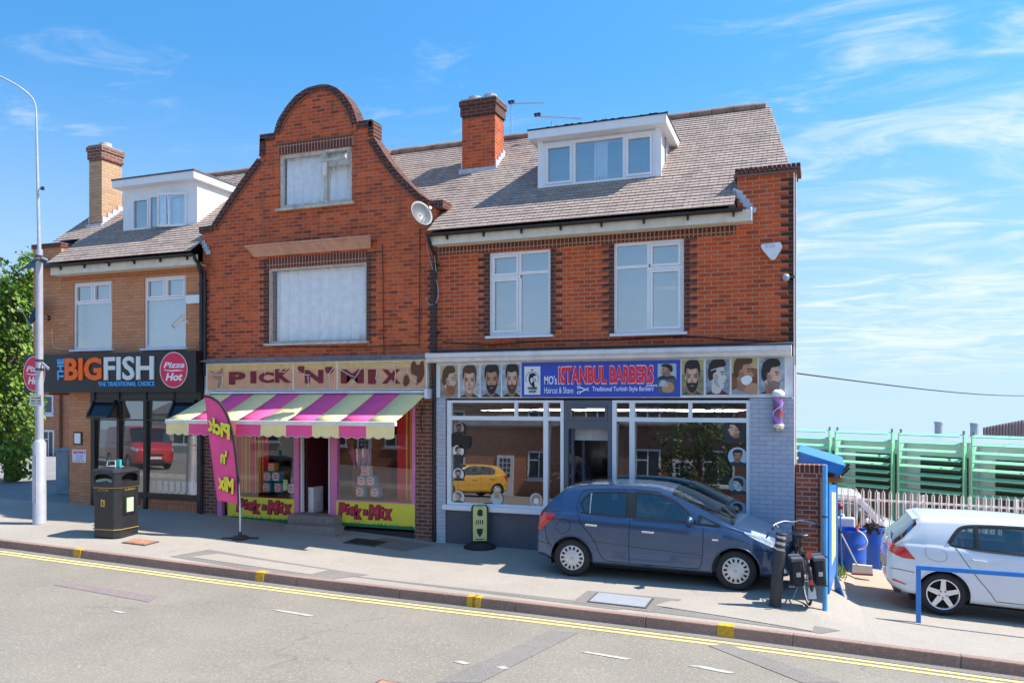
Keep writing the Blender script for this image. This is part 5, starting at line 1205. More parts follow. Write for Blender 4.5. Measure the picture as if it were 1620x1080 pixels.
for k in range(4): a = k*pi/2+.5; m.bar((fb.x, fb.y, gzf+.03), (fb.x+.36*cos(a), fb.y+.30*sin(a), gzf+.015), .035, .022)
m.lathe([(0, 0), (.15, 0), (.16, .03), (.12, .06), (.04, .07), (.03, .14), (0, .14)], (fb.x, fb.y, gzf), 18); m.build('base', M('brown_base', (.07, .045, .035), .7), o)

# ---- litter bin
b0 = G(184, 846); zb = gz_(b0.x, b0.y)
o = thing('litter_bin', 'black eight sided litter bin with gold bands and two openings on the pavement edge', 'litter bin')
BK = M('bin_black', (.028, .028, .032), .32, var=.15, vs=5); GO = M('bin_gold', (.55, .38, .10), .35, .4)
def octp(w, c, z): 
    h = w/2; k = h-c; return [(k, -h, z), (h, -k, z), (h, k, z), (k, h, z), (-k, h, z), (-h, k, z), (-h, -k, z), (-k, -h, z)]
def rings(mb, l): mb.grid([octp(*a) for a in l], True)
m = MB(); rings(m, [(.60, .09, 0), (.62, .09, .02), (.63, .09, 1.0)]); m.face(octp(.63, .09, 1.0)); m.build('body', BK, o, bevel=.008)
hd = MB(); rings(hd, [(.66, .09, 1.001), (.66, .09, 1.06)]); 
hole = []
for a_ in range(8):      # hood: posts at the corners, openings on the sides
    pass
for sx, sy in ((1, 1), (1, -1), (-1, 1), (-1, -1)):
    x, y = sx*.30, sy*.30
    hd.prism([(sx*.20, sy*.325, 1.06), (sx*.25, sy*.325, 1.06), (sx*.325, sy*.25, 1.06), (sx*.325, sy*.20, 1.06), (sx*.26, sy*.20, 1.06), (sx*.20, sy*.26, 1.06)], (0, 0, .22))
for s in (-1, 1): hd.box(-.21, .21, s*.325-.01 if s > 0 else -.33, .33 if s > 0 else -.315, 1.055, 1.10); hd.box(-.33 if s < 0 else .315, -.315 if s < 0 else .33, -.21, .21, 1.055, 1.10)
for s in (-1, 1):
    for ax_ in (0, 1):
        pts = [(-.21, 1.29), (-.21, 1.20), (-.14, 1.25), (-.05, 1.265), (.05, 1.265), (.14, 1.25), (.21, 1.20), (.21, 1.29)]
        hd.prism([(q, s*.33, z) if ax_ == 0 else (s*.33, q, z) for q, z in pts], (0, -s*.03, 0) if ax_ == 0 else (-s*.03, 0, 0))
rings(hd, [(.67, .09, 1.28), (.68, .09, 1.30), (.63, .10, 1.345), (.45, .12, 1.38)]); hd.face(octp(.45, .12, 1.38)); hd.face(octp(.67, .09, 1.28)); hd.build('hood', BK, o, bevel=.006)
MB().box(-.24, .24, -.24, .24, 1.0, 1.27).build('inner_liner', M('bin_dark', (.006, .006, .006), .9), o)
m = MB(); m.tube([(-.20, -.26, 1.10), (0, -.20, 1.14), (.19, -.26, 1.09)], .05); m.build('rubbish', M('rubbish', (.45, .42, .35), .7, var=.5, vs=30), o)
m = MB(); 
for z in (.985, .16): rings(m, [(.645, .09, z), (.65, .09, z+.008), (.645, .09, z+.018)])
m.build('gold_band', GO, o)
m = MB(); m.box(-.05, .04, -.33, -.312, .62, .76); m.build('gold_plate', GO, o); m = MB(); m.lathe([(0, 0), (.012, 0), (.012, .004), (0, .004)], (-.005, -.333, .72), 10, 'y'); m.bar((-.01, -.333, .70), (.0, -.333, .645), .02, .004, up=(0, 1, 0)); m.build('litter_figure', INK, o)
MB().box(.312, .328, -.15, .15, .45, .82).build('poster_frame', M('bin_dark'), o)
MB().box(.329, .331, -.09, .08, .50, .78).build('poster', C_('poster_green', (.50, .72, .42)), o)
o.location = (b0.x, b0.y, zb-.005)
# rotated so that two sides show, like the photograph
t1 = text('lettering', 'LITTER', 0, 0, 0, 0, -.3235, GO, None, box=(-.13, .13, .965, .925), depth=.003); t1.parent = o
t2 = text('lettering', 'RUBBISH', 0, 0, 0, 0, -.3235, GO, None, box=(-.13, .13, .965, .925), depth=.003); t2.parent = o; t2.rotation_euler.z = pi/2
t2.location = (0, 0, 0)
o.rotation_euler.z = radians(4); o.scale.z = .95
# A tray of white and teal rubbish on the hood
r = MB(); p = (b0.x, b0.y, zb+1.312)
r.prism([(p[0]-.19, p[1]-.05, p[2]), (p[0]+.10, p[1]-.12, p[2]), (p[0]+.12, p[1]+.06, p[2]), (p[0]-.15, p[1]+.12, p[2])], (0, 0, .012)); r.tube([(p[0]-.19, p[1]-.05, p[2]), (p[0]-.17, p[1]-.05, p[2]+.11), (p[0]+.08, p[1]-.10, p[2]+.12), (p[0]+.10, p[1]-.11, p[2])], .010, 6)
r.mat(M('white_plastic')); r2 = MB(); r2.mats = []; 
r.m = [0]*len(r.f); r.mats = [M('grey_wire', (.5, .52, .55), .4)]
r.mat(C_('teal', (.05, .45, .42))); r.box(p[0]+.07, p[0]+.17, p[1]-.08, p[1]-.03, p[2]+.0, p[2]+.14)
tag(r.build('discarded_tray', None), 'discarded wire tray with a teal card lying on top of the litter bin', 'rubbish')

# ---- lamp column
b0 = G(62.5, 828); LYp = b0.y; zb = gz_(b0.x, b0.y); o = thing('street_lamp', 'tall grey street lamp column with its arm reaching over the road at left', 'street lamp', (b0.x, b0.y, zb))
zj = ZZ(62, 700, LYp); zk = ZZ(61, 395, LYp); ztp = ZZ(58, 175, LYp)
MB().lathe([(.135, 0), (.135, .02), (.125, .04), (.122, zj-zb), (.075, zj-zb+.07)], b0*1, 20).build('base_column', LAMPM, o, smooth=True, angle=40)
dx_ = XX(59.5, LYp)-b0.x
MB().tube([(b0.x, LYp, zj+.05), (b0.x-.005, LYp, zk)], [.078, .066], 14).build('column', LAMPM, o, smooth=True)
arm = smooth_path([(b0.x-.005, LYp, zk), P(60, 300, LYp), P(57.5, 195, LYp), P(56, 168, LYp), P(48, 152, LYp-.08), P(28, 136, LYp-.3), P(0, 121, LYp-.65), P(-42, 101, LYp-1.2)], 8)
MB().tube(arm, [.040-.024*min(1, i/20) for i in range(len(arm))], 10).build('arm', M('arm_steel', (.45, .50, .58), .4, .3), o, smooth=True)
q = arm[-1]; MB().lathe([(0, .0), (.10, .01), (.15, .06), (.10, .13), (0, .15)], (q.x-.22, q.y-.12, q.z-.02), 16).build('lantern', M('lantern', (.5, .52, .55), .4), o, smooth=True)
bd = MB()
for py in (406, 412.5, 570, 584): z = ZZ(62, py, LYp); bd.lathe([(.080, -.018), (.085, -.018), (.085, .018), (.080, .018)], (b0.x, LYp, z), 16)
bd.build('steel_band', M('black_band', (.03, .03, .03), .5), o)
z = ZZ(62, 408, LYp); m = MB(); m.bar((b0.x+.07, LYp, z), (b0.x+.24, LYp-.02, z-.06), .05, .03); m.bar((b0.x+.07, LYp, ZZ(62, 574, LYp)), (b0.x+.30, LYp-.03, ZZ(62, 584, LYp)), .02, .05); m.build('bracket', M('arm_steel'), o)
z = ZZ(60, 299, LYp); m = MB(); m.lathe([(0, -.04), (.035, -.03), (.035, .03), (0, .04)], (b0.x+.09, LYp, z), 10); m.bar((b0.x+.0, LYp, z), (b0.x+.09, LYp, z), .02, .02); m.build('photocell', BLACKP, o)
x0, x1, z0, z1 = rectpx(47, 66, 625, 642, LYp-.09); s = thing('parking_plate', 'small cream parking times plate strapped to the lamp column', 'sign', (x0, LYp-.09, z0))
MB().box(x0, x1, LYp-.092, LYp-.085, z0, z1).build('plate', C_('plate_cream', (.66, .65, .58)), s)
for i, tt in enumerate(('No loading', 'Mon - Sat', '8 am - 6 pm')): text('lettering', tt, 49.5, 64, 628+i*4.2, 630.6+i*4.2, LYp-.095, INK, s, bold=.03)
m = MB().prism([(b0.x-.05, LYp-.128, zb+.45), (b0.x+.07, LYp-.128, zb+.45), (b0.x+.07, LYp-.128, zj-.25), (b0.x-.05, LYp-.128, zj-.25)], (0, .01, 0)); m.build('access_door', M('lamp_door', (.46, .48, .56), .5, dirt=.4), o)

# ---- telecom cabinet, boxes on walls
cb0 = G(104, 779); 
x0, x1 = XX(88, 1.4), XX(110.5, 1.4); zc = gz_(x0, 1.4); zt = ZZ(98, 709, 1.4)
o = thing('telecom_cabinet', 'blue grey telecom cabinet standing left of the orange brick pier', 'cabinet', (x0, 1.4, zc)); CB = M('cabinet_paint', (.22, .29, .33), .6, var=.15, vs=4, dirt=.35)
MB().box(x0, x1, 1.4, 1.9, zc, zt-.08).build('body', CB, o, bevel=.01); MB().box(x0-.03, x1+.03, 1.36, 1.94, zt-.079, zt).build('lid', CB, o, bevel=.015); MB().box(x0+.03, x1-.03, 1.385, 1.399, zc+.15, zt-.14).build('door', CB, o)
def dish(cx_, cy_, r, Y, mat, label, tilt, face):
    p = P(cx_, cy_, Y); o = thing('satellite_dish', label, 'satellite dish', (p.x, p.y, p.z)); n = Vector(face).normalized(); q = n.to_track_quat('Z', 'Y'); mb = MB(); rows = []
    for i in range(7):
        a = i/6*r; rows.append([p+q@Vector((a*cos(2*pi*k/24), a*1.12*sin(2*pi*k/24), .35*a*a/r)) for k in range(24)])
    d_ = mb.grid(rows, True).build('dish', mat, o, smooth=True); s_ = d_.modifiers.new('s', 'SOLIDIFY'); s_.thickness = .008
    a = p+q@Vector((0, -r*1.0, .1)); f_ = p+q@Vector((0, -r*.25, r*1.25))
    m = MB(); m.tube([a, f_], .010, 6); m.tube([p+q@Vector((-r*.3, -r*.9, .1)), f_], .007, 6); m.build('feed_arm', GALV, o); MB().tube([f_, f_+n*.09], .028, 10).build('receiver', M('lnb', (.75, .75, .75), .4), o)
    m = MB(); w_ = Vector((p.x+.05, 0, p.z-.08)); m.tube([p-n*.02, p-n*.12+Vector((0, .05, -.03)), w_], .018, 8); m.lathe([(0, 0), (.06, 0), (.06, -.012)], w_, 10, 'y'); m.build('wall_bracket', GALV, o); return o
dish(664, 341, .235, -.38, M('dish_grey', (.12, .13, .14), .5, var=.08), 'grey satellite dish at the right shoulder of the shaped gable', 0, (.78, -.45, .35))
dish(63, 497, .31, -.21, M('dish_black', (.035, .035, .04), .5, var=.1), 'black mesh satellite dish on the orange brick wall behind the lamp column', 0, (-.35, -.75, .35))
def alarm(pts, Y, label, txt=None, mat=None):
    q = [P(a, c, Y) for a, c in pts]; o = thing('alarm_box', label, 'alarm box', q[0]); MB().prism(q, (0, .09, 0)).build('cover', mat or M('alarm_white', (.72, .78, .82), .35, var=.03), o, bevel=.015); return o
o = alarm([(1204, 386), (1234, 382.5), (1237.5, 388), (1236.5, 393), (1226, 410), (1220, 411.5), (1206, 395), (1203.5, 390)], -.1, 'white shield shaped alarm box on the red brick beside the corner')
text('lettering', 'KSS', 1211, 1226, 386.5, 392, -.103, C_('faint_red', (.75, .35, .40)), o)
o = alarm([(293, 466.5), (318, 465.5), (318, 479), (294, 480.5)], -.1, 'flat white alarm box above the camera on the orange brick wall')
def cctv(px, py, Y, dr, label, wall_px, wall_py, arm=True):
    p = P(px, py, Y); o = thing('security_camera', label, 'security camera', p); d = Vector(dr).normalized(); q = d.to_track_quat('X', 'Z'); bx = lambda x0, x1, y0, y1, z0, z1: [p+q@Vector(v) for v in ((x0, y0, z0), (x1, y0, z0), (x1, y1, z0), (x0, y1, z0), (x0, y0, z1), (x1, y0, z1), (x1, y1, z1), (x0, y1, z1))]
    MB().hexa(bx(-.17, .17, -.05, .05, -.05, .045)).build('housing', M('camera_grey', (.62, .64, .58), .45, var=.05), o, bevel=.01); MB().hexa(bx(-.18, .21, -.06, .06, .046, .06)).build('hood', M('camera_grey'), o); MB().hexa(bx(.171, .175, -.04, .04, -.04, .035)).build('lens_window', M('lens_black', (.01, .01, .01), .1, var=0), o)
    w_ = P(wall_px, wall_py, 0); m = MB(); m.tube([p+q@Vector((-.08, 0, -.04)), p+q@Vector((-.12, .0, -.12)), w_], .016, 8); m.build('bracket', M('alarm_white', (.7, .75, .78), .4, var=.03), o); return o
cctv(283, 508, -.32, (-.45, -.55, -.75), 'pale box camera on a bracket pointing down beside the fish bar window', 303, 512)
# small dome camera / lamp at the corner of the right building
p = P(1243, 439, -.16); o = thing('security_camera', 'small grey dome camera on a bracket at the right corner of the red brick wall', 'security camera', p)
MB().lathe([(0, -.055), (.05, -.045), (.065, 0), (.05, .05), (0, .06)], p, 18, 'x').build('dome', M('dome_grey', (.32, .36, .42), .35), o, smooth=True)
m = MB(); m.tube([p+Vector((.05, 0, 0)), p+Vector((.13, .02, .01)), (XR1-.06, -.01, p.z-.02)], .016, 8); m.box(XR1-.1, XR1-.03, -.03, -.0, p.z-.12, p.z+.06); m.build('bracket', BLACKP, o)
# ---- aerials
def aerial(base, top, a, c, n, label, mast_extra=None):
    o = thing('television_aerial', label, 'aerial', base); m = MB(); m.tube([base, top], .016, 6); m.build('mast', GALV, o); a, c = Vector(a), Vector(c); m = MB(); m.tube([a, c], .012, 6)
    for i in range(n): q = a.lerp(c, i/(n-1)); l = lerp(.16, .09, i/(n-1)); m.tube([q+Vector((0, l, 0)), q-Vector((0, l, 0))], .005, 4)
    m.build('boom', GALV, o); MB().box(a.x-.02, a.x+.12, a.y-.03, a.y+.03, a.z-.01, a.z+.06).build('junction', BLACKP, o)
aerial(P(809, 222, 3.2), P(809, 163, 3.2), P(806, 164, 3.2), P(861, 163, 3.2), 12, 'taller television aerial above the ridge right of the chimney')
aerial(P(873, 203, 2.9), P(873, 192, 2.9), P(847, 184, 2.9), P(920, 188, 2.9), 14, 'low television aerial just above the wide dormer roof')
# ---- barber pole
p0 = P(1231, 682, -.22); p1 = P(1231, 616, -.22); o = thing('barber_pole', 'lit barber pole with red and blue spiral on the grey painted pier', 'barber pole', p0); h = p1.z-p0.z; CHR = M('chrome', (.75, .75, .72), .15, .9, var=0)
MB().lathe([(0, 0), (.05, .0), (.085, .03), (.095, .06), (.10, .075), (.10, .11), (.085, .12), (0, .12)], p0, 24).build('lower_cap', M('brass_cap', (.72, .68, .55), .25, .6, var=0), o, smooth=True)
MB().lathe([(0, h-.12), (.09, h-.12), (.10, h-.10), (.10, h-.05), (.085, h-.03), (.05, h), (0, h)], p0, 24).build('upper_cap', M('pole_white', (.8, .8, .82), .3, var=0), o, smooth=True)
m = MB(); cols = [C_('pole_grey', (.16, .15, .20)), C_('pole_red', (.40, .04, .06)), C_('pole_grey'), C_('pole_purple', (.30, .10, .42), emit=.1)]; seg = 32; lv = 40; z0, z1 = p0.z+.12, p1.z-.12
for i in range(lv):
    for k in range(seg):
        ph = (k/seg+i/lv*1.3) % 1; m.mat(cols[int(ph*4) % 4]); a0, a1 = 2*pi*k/seg, 2*pi*(k+1)/seg; za, zb2 = lerp(z0, z1, i/lv), lerp(z0, z1, (i+1)/lv)
        m.face([(p0.x+.072*cos(a0), p0.y+.072*sin(a0), za), (p0.x+.072*cos(a1), p0.y+.072*sin(a1), za), (p0.x+.072*cos(a1), p0.y+.072*sin(a1), zb2), (p0.x+.072*cos(a0), p0.y+.072*sin(a0), zb2)])
m.build('spiral_cylinder', None, o)
m = MB(); sp = [(p0.x+.077*cos(t), p0.y+.077*sin(t), z0+(z1-z0)*(t/(2*pi*1.3))) for t in [2*pi*1.3*k/60 for k in range(61)]]
m.tube(sp, .004, 5); m.build('light_string', M('blue_lights', (.22, .22, .9), .3, var=0, emit=.5), o)
MB().box(p0.x-.03, p0.x+.03, p0.y+.05, -.10, p0.z+.04, p1.z-.04).build('bracket', CHR, o)
# ---- cables on walls, overhead line
m = MB()
def wire(mb, pts, r=.006): mb.tube(smooth_path(pts, 5), r, 5)
wire(m, [P(664, 362, -.02), P(664, 440, -.02), P(663, 540, -.02), P(662, 545, -.02)], .008); wire(m, [P(605, 385, -.02), P(606, 450, -.02), P(607, 560, -.02)], .008); wire(m, [P(662, 545, -.02), P(560, 549, -.02), P(410, 547, -.02)], .009)
tag(m.build('wall_cable', M('cable_black', (.02, .02, .02), .6)), 'thin black cables running down the right side of the gabled wall', 'cable')
m = MB(); wire(m, [P(690, 368, -.12), P(676, 385, -.05), P(680, 410, -.05), P(693, 455, -.12), P(690, 478, -.12), P(679, 482, -.05), P(674, 470, -.04)], .007); wire(m, [P(683, 372, -.1), P(686, 395, -.12), P(690, 430, -.12)], .007); tag(m.build('loose_cable', M('cable_grey', (.4, .4, .4), .6)), 'loose grey cable looping round the downpipe between the two red buildings', 'cable')
m = MB(); wire(m, [P(700, 541, -.03), P(780, 545, -.05), P(850, 540, -.04), P(975, 537, -.04), P(1080, 532, -.04), P(1160, 537, -.03), P(1240, 541, -.03)], .010); tag(m.build('wall_cable', MATS['cable_black']), 'black cable sagging along the brick just above the barber cornice', 'cable')
m = MB(); wire(m, [P(82, 520, -.02), P(84, 545, -.02), P(95, 552, -.02), P(108, 552, -.02)], .007); tag(m.build('wall_cable', M('cable_cream', (.7, .65, .55), .6)), 'pale cable hanging from the black dish above the fish bar sign', 'cable')
m = MB(); A_, B_ = P(1258, 590, .5), P(1700, 621, 30); m.tube([A_.lerp(B_, k/12)-Vector((0, 0, .25*sin(pi*k/12))) for k in range(13)], .014, 5); tag(m.build('overhead_cable', MATS['cable_black']), 'thin overhead cable crossing the sky from the right corner of the shops', 'cable')
# ---- sweet boxes in the window
def sweet_box(px, py, Y, s, body, ring, label):
    c = P(px, py, Y); o = thing('sweet_box', label, 'sweet box', (c.x, c.y, c.z-s), group='round faced sweet boxes stacked in the sweet shop window')
    MB().box(c.x-s, c.x+s, c.y, c.y+s*1.6, c.z-s, c.z+s).build('carton', body, o, bevel=.01)
    for rr, mt, dy_ in ((.92, ring, .004), (.74, C_('box_cream', (.82, .72, .60)), .007), (.56, C_('box_pink', (.72, .16, .32)), .010)): MB().lathe([(0, 0), (s*rr, 0)], (c.x, c.y-dy_, c.z), 20, 'y').build('round_print', mt, o)
    MB().box(c.x-s*.4, c.x+s*.4, c.y-.016, c.y-.012, c.z-s*.1, c.z+s*.12).build('print_bar', C_('box_cream'), o)
TQ = C_('box_turquoise', (.05, .35, .50)); YO = C_('box_orange', (.80, .38, .06)); WH = C_('box_white', (.75, .70, .72))
for px, py, s, bd_, rg, lb in ((429, 738.5, .088, YO, YO, 'orange box alone on top of the left sweet box stack'), (422.5, 753.5, .10, TQ, YO, 'left box of the middle row in the left stack'), (436, 753.5, .10, TQ, WH, 'right box of the middle row in the left stack'), (421, 770.5, .10, TQ, YO, 'left box at the bottom of the left stack'), (439.5, 771, .10, TQ, YO, 'right box at the bottom of the left stack'), (461, 772.5, .095, WH, WH, 'single white box beside the pink door post')):
    sweet_box(px, py, .16, s, bd_, rg, lb)
for px, py, s, bd_, rg, lb in ((577, 744.5, .098, WH, CRIM, 'white box alone on top of the right sweet box stack'), (571.5, 760, .10, TQ, YO, 'left box of the middle row in the right stack'), (586, 760, .10, TQ, YO, 'right box of the middle row in the right stack'), (569, 777.5, .10, TQ, YO, 'left box at the bottom of the right stack'), (592.5, 778.5, .10, TQ, YO, 'right box at the bottom of the right stack')):
    sweet_box(px, py, .16, s, bd_, rg, lb)
o = thing('sweet_bag', 'bunch of long pink and yellow wrapped sweets hanging in the right sweet shop window', 'sweets', P(565, 730, .3)); r = random.Random(2)
for i in range(9):
    a = P(553+i*3.6, 706+r.uniform(0, 6), .28); b = P(556+i*3+r.uniform(-3, 3), 732+r.uniform(-4, 14), .28); MB().tube([a, a.lerp(b, .5)+Vector((.02, 0, 0)), b], [.02, .035, .02], 7).build('wrapped_stick', (YELC if i in (3, 6) else C_('purple_wrap', (.38, .06, .22))), o, smooth=True)
# ================================================================ VEHICLES
TYRE = M('tyre_rubber', (.022, .022, .024), .8, var=.15, vs=30); HUB = M('wheel_cover_silver', (.62, .61, .60), .35, .3, var=.04); ALLOY = M('alloy_silver', (.66, .68, .72), .25, .6, var=.03)
CARGLASS = None
CARGLASS = glass_mat('car_glass', tint=(.80, .95, .92), base=.10, tr=.72); WHEELWELL = M('wheel_well', (.010, .010, .011), .9, var=0); TRIM = M('car_black_trim', (.02, .02, .022), .45, var=.1)
REDLENS = M('red_lens', (.62, .012, .02), .12, var=.1, vs=30, coat=1); CLEARL = M('headlamp_lens', (.62, .66, .70), .08, .4, var=.25, vs=22, coat=1); CHROME = M('chrome', (.75, .75, .72), .15, .9, var=0)
PLATEY = C_('plate_yellow', (.75, .60, .08)); PLATEW = C_('plate_white', (.75, .75, .75))
def wheel(parent, x, y, r, wdt, kind, side, rim):
    w_ = MB(); yo = y+side*wdt/2; yi = y-side*wdt/2
    w_.lathe([(rim-.01, yi), (r-.03, yi), (r-.004, yi+side*.02), (r, y-side*wdt*.2), (r, y+side*wdt*.2), (r-.006, yo-side*.018), (r-.03, yo-side*.002), (rim+.02, yo+side*.004), (rim, yo-side*.012)], (x, 0, r), 40, 'y')
    o = w_.build('wheel', TYRE, parent, smooth=True, angle=50); yf = yo-side*.012
    c = (x, 0, r)
    if kind == 'cover':
        d = MB(); d.lathe([(rim, yf), (rim-.012, yf+side*.010), (rim-.03, yf+side*.004), (rim*.62, yf+side*.008), (rim*.5, yf+side*.016), (rim*.2, yf+side*.020), (0, yf+side*.020)], c, 40, 'y'); d.build('wheel_cover', HUB, o, smooth=True)
        for k in range(14):
            s_ = MB()
            a = 2*pi*k/14; q = lambda rr, da: (x+rr*cos(a+da), yf+side*.0125, r+rr*sin(a+da))
            s_.prism([q(rim*.64, -.085), q(rim*.86, -.11), q(rim*.90, 0), q(rim*.86, .11), q(rim*.64, .085)], (0, side*.002, 0)); s_.build('cover_slot', WHEELWELL, o)
        MB().lathe([(0, yf+side*.021), (rim*.13, yf+side*.021)], c, 20, 'y').build('centre_mark', M('hub_grey', (.45, .45, .46), .3, .5), o)
    else:
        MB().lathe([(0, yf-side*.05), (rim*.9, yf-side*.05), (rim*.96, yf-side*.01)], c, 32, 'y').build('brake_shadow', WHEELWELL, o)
        d = MB(); d.lathe([(rim+.004, yf-.0*side), (rim, yf+side*.012), (rim*.93, yf+side*.008), (rim*.90, yf-side*.03)], c, 40, 'y')
        n = 5
        for k in range(n):
            a = 2*pi*k/n+pi/2; q = lambda rr, t_: (x+rr*cos(a)-t_*sin(a), r+rr*sin(a)+t_*cos(a))
            l = [q(rim*.12, -.045), q(rim*.35, -.038), q(rim*.92, -.030), q(rim*.92, .030), q(rim*.35, .038), q(rim*.12, .045)]
            d.prism([(p_[0], yf+side*.002, p_[1]) for p_ in l], (0, -side*.03, 0))
        d.lathe([(0, yf+side*.0), (rim*.22, yf+side*.0), (rim*.26, yf-side*.03)], c, 24, 'y'); d.build('alloy_rim', ALLOY, o)
        b_ = MB()
        for k in range(5): a = 2*pi*k/5+pi/2+.63; b_.lathe([(0, yf+side*.003), (.009, yf+side*.003)], (x+.055*cos(a), 0, r+.055*sin(a)), 8, 'y')
        b_.build('wheel_bolts', TRIM, o)
    return o
def make_car(name, label, cat, S, paint, group=None):
    root = thing(name, label, cat, group=group)
    x0, x1 = S['x0'], S['x1']; hw = S['w']/2; R = S.get('R', .345); ax_ = S['axles']; wr_ = S['wheel_r']
    stx = sorted(set([round(lerp(x0, x1, i/180), 4) for i in range(181)]+[x0+.012, x0+.03, x1-.012, x1-.03, S['hdr'], S['cowl'], S['rg0'], S['rg1']]))
    top = lambda x: interp(S['top'], x); bot = lambda x: interp(S['bot'], x); plan = lambda x: hw*interp(S['plan'], x); belt = lambda x: interp(S['belt'], x)
    NS = 16
    def ring(x):
        w_, zb, zt = plan(x), bot(x), top(x); zB = min(belt(x), zt-.12); zR = max(zB+.012, zt-S.get('rail', .085)); wr = .95*w_-S.get('tumble', .27)*(zR-zB)
        pts = [(0, zb), (.78*w_, zb), (.93*w_, zb+.03)]
        for i in range(NS+1):
            t = i/NS; z = lerp(zb+.06, zB-.01, t); f_ = interp([(0, .962), (.12, .978), (.3, .99), (.55, 1.0), (.80, .997), (.93, .982), (1, .962)], t)
            pts.append((f_*w_, z))
        pts.append((.95*w_, zB))
        for t in [k_/12 for k_ in range(1, 13)]: pts.append((lerp(.95*w_, wr, t)+.012*sin(pi*t), lerp(zB, zR, t)))
        e = zt-zR
        pts += [(wr-.018, zR+e*.38), (wr*.90, zR+e*.66), (wr*.72, zR+e*.86), (wr*.4, zR+e*.97), (0, zt)]
        return pts
    NR = len(ring(0)); iB = 3+NS+1; iRail = iB+12
    def side_y(x, z):
        p = ring(x); best = None
        for (a, za), (c, zc) in zip(p[2:], p[3:]):
            if za <= z <= zc or zc <= z <= za: return lerp(a, c, (z-za)/(zc-za) if zc != za else 0)
        return p[-6][0]
    # body
    V = {}; body = MB(); gw = MB(); gr2 = MB()
    rings = [ring(x) for x in stx]
    def inside(x, z):
        for xa in ax_:
            if (x-xa)**2+(z-wr_)**2 < R*R: return xa
        return None
    for s in (-1, 1):
        for i in range(len(stx)-1):
            for j in range(NR-1):
                q = [(i, j), (i+1, j), (i+1, j+1), (i, j+1)]; xyz = []
                ins = []
                for (a, b) in q:
                    x, (y, z) = stx[a], rings[a][b]; xa = inside(x, z) if b <= iB else None; ins.append(xa is not None)
                    if xa is not None and b >= 2:
                        d_ = sqrt((x-xa)**2+(z-wr_)**2) or 1e-6; x, z = xa+(x-xa)*R/d_, wr_+(z-wr_)*R/d_
                    xyz.append((x, s*y, z))
                if j < iB and all(ins): continue
                if j <= 1 and any(ins): continue
                xm = (stx[i]+stx[i+1])/2
                tgt = body
                if j >= iRail+0 and S['hdr'] < xm < S['cowl']: tgt = gw
                if j >= iRail+0 and S['rg0'] < xm < S['rg1']: tgt = gr2
                if tgt is not body and j == iRail: tgt = body
                if iB <= j < iRail:
                    zm = (rings[i][j][1]+rings[i][j+1][1])/2
                    if any(g_[1][0][0] < xm < g_[1][-1][0] and interp(g_[1], xm)+.004 < zm < interp(g_[2], xm)-.004 for g_ in S['glass']): continue
                tgt.face(xyz)
    for k in (0, -1):
        rg = [(stx[k], y, z) for y, z in rings[k]]; n = len(rg)
        for a in range(n-1): body.face([rg[a], rg[a+1], (rg[a+1][0], -rg[a+1][1], rg[a+1][2]), (rg[a][0], -rg[a][1], rg[a][2])])
    bo = body.build('body', paint, root, smooth=True, weld=True, angle=38)
    gw.build('windscreen', CARGLASS, root, smooth=True, weld=True); gr2.build('rear_window', CARGLASS, root, smooth=True, weld=True)
    # liners and underside
    ln = MB()
    for xa in ax_:
        for s in (-1, 1):
            yo_ = s*(plan(xa)*.965); yi_ = s*(plan(xa)-.30)
            ln.lathe([(R+.002, yo_-s*.01), (R+.004, yi_), (0, yi_)], (xa, 0, wr_), 28, 'y', -.35, pi+.35)
    ln.box(x0+.35, x1-.35, -hw*.80, hw*.80, .17, .24); ln.build('wheel_arch_liner', WHEELWELL, root)
    lip = MB()
    for xa in ax_:
        for s in (-1, 1):
            pts = []
            for k in range(29):
                a = -.28+(pi+.56)*k/28; x, z = xa+(R+.006)*cos(a), wr_+(R+.006)*sin(a)
                if z < bot(x)+.02: continue
                pts.append((x, s*(side_y(x, z)+.002), z))
            MB().tube(pts, .011, 6).build('arch_lip', paint, root, smooth=True)
    for xa in ax_:
        for s in (-1, 1): wheel(root, xa, s*(plan(xa)-.035-S['tw']/2), wr_, S['tw'], S['wk'], s, S['rim'])
    def patch(nm, lo, hi, mat, off=.005, n=26, rows=5, th=0, sides=(-1, 1), parent=None):
        out = None
        for s in sides:
            mb = MB(); xa, xb = lo[0][0], lo[-1][0]; g_ = []
            for j in range(rows+1):
                row = []
                for i in range(n+1):
                    x = lerp(xa, xb, i/n); z = lerp(interp(lo, x), interp(hi, x), j/rows); row.append((x, s*(side_y(x, z)+off), z))
                g_.append(row)
            mb.grid(g_); out = mb.build(nm, mat, parent or root, smooth=True)
        return out
    def ribbon(mb, pts, wd, off=.003, sides=(-1, 1)):
        pts = smooth_path([(a, 0, b) for a, b in pts], 6)
        for s in sides:
            rows = []
            for k, p in enumerate(pts):
                d_ = (pts[min(k+1, len(pts)-1)]-pts[max(k-1, 0)]).normalized(); nx, nz = -d_.z, d_.x
                rows.append([(p.x+nx*e*wd/2, s*(side_y(p.x+nx*e*wd/2, p.z+nz*e*wd/2)+off), p.z+nz*e*wd/2) for e in (-1, 1)])
            mb.grid(rows)
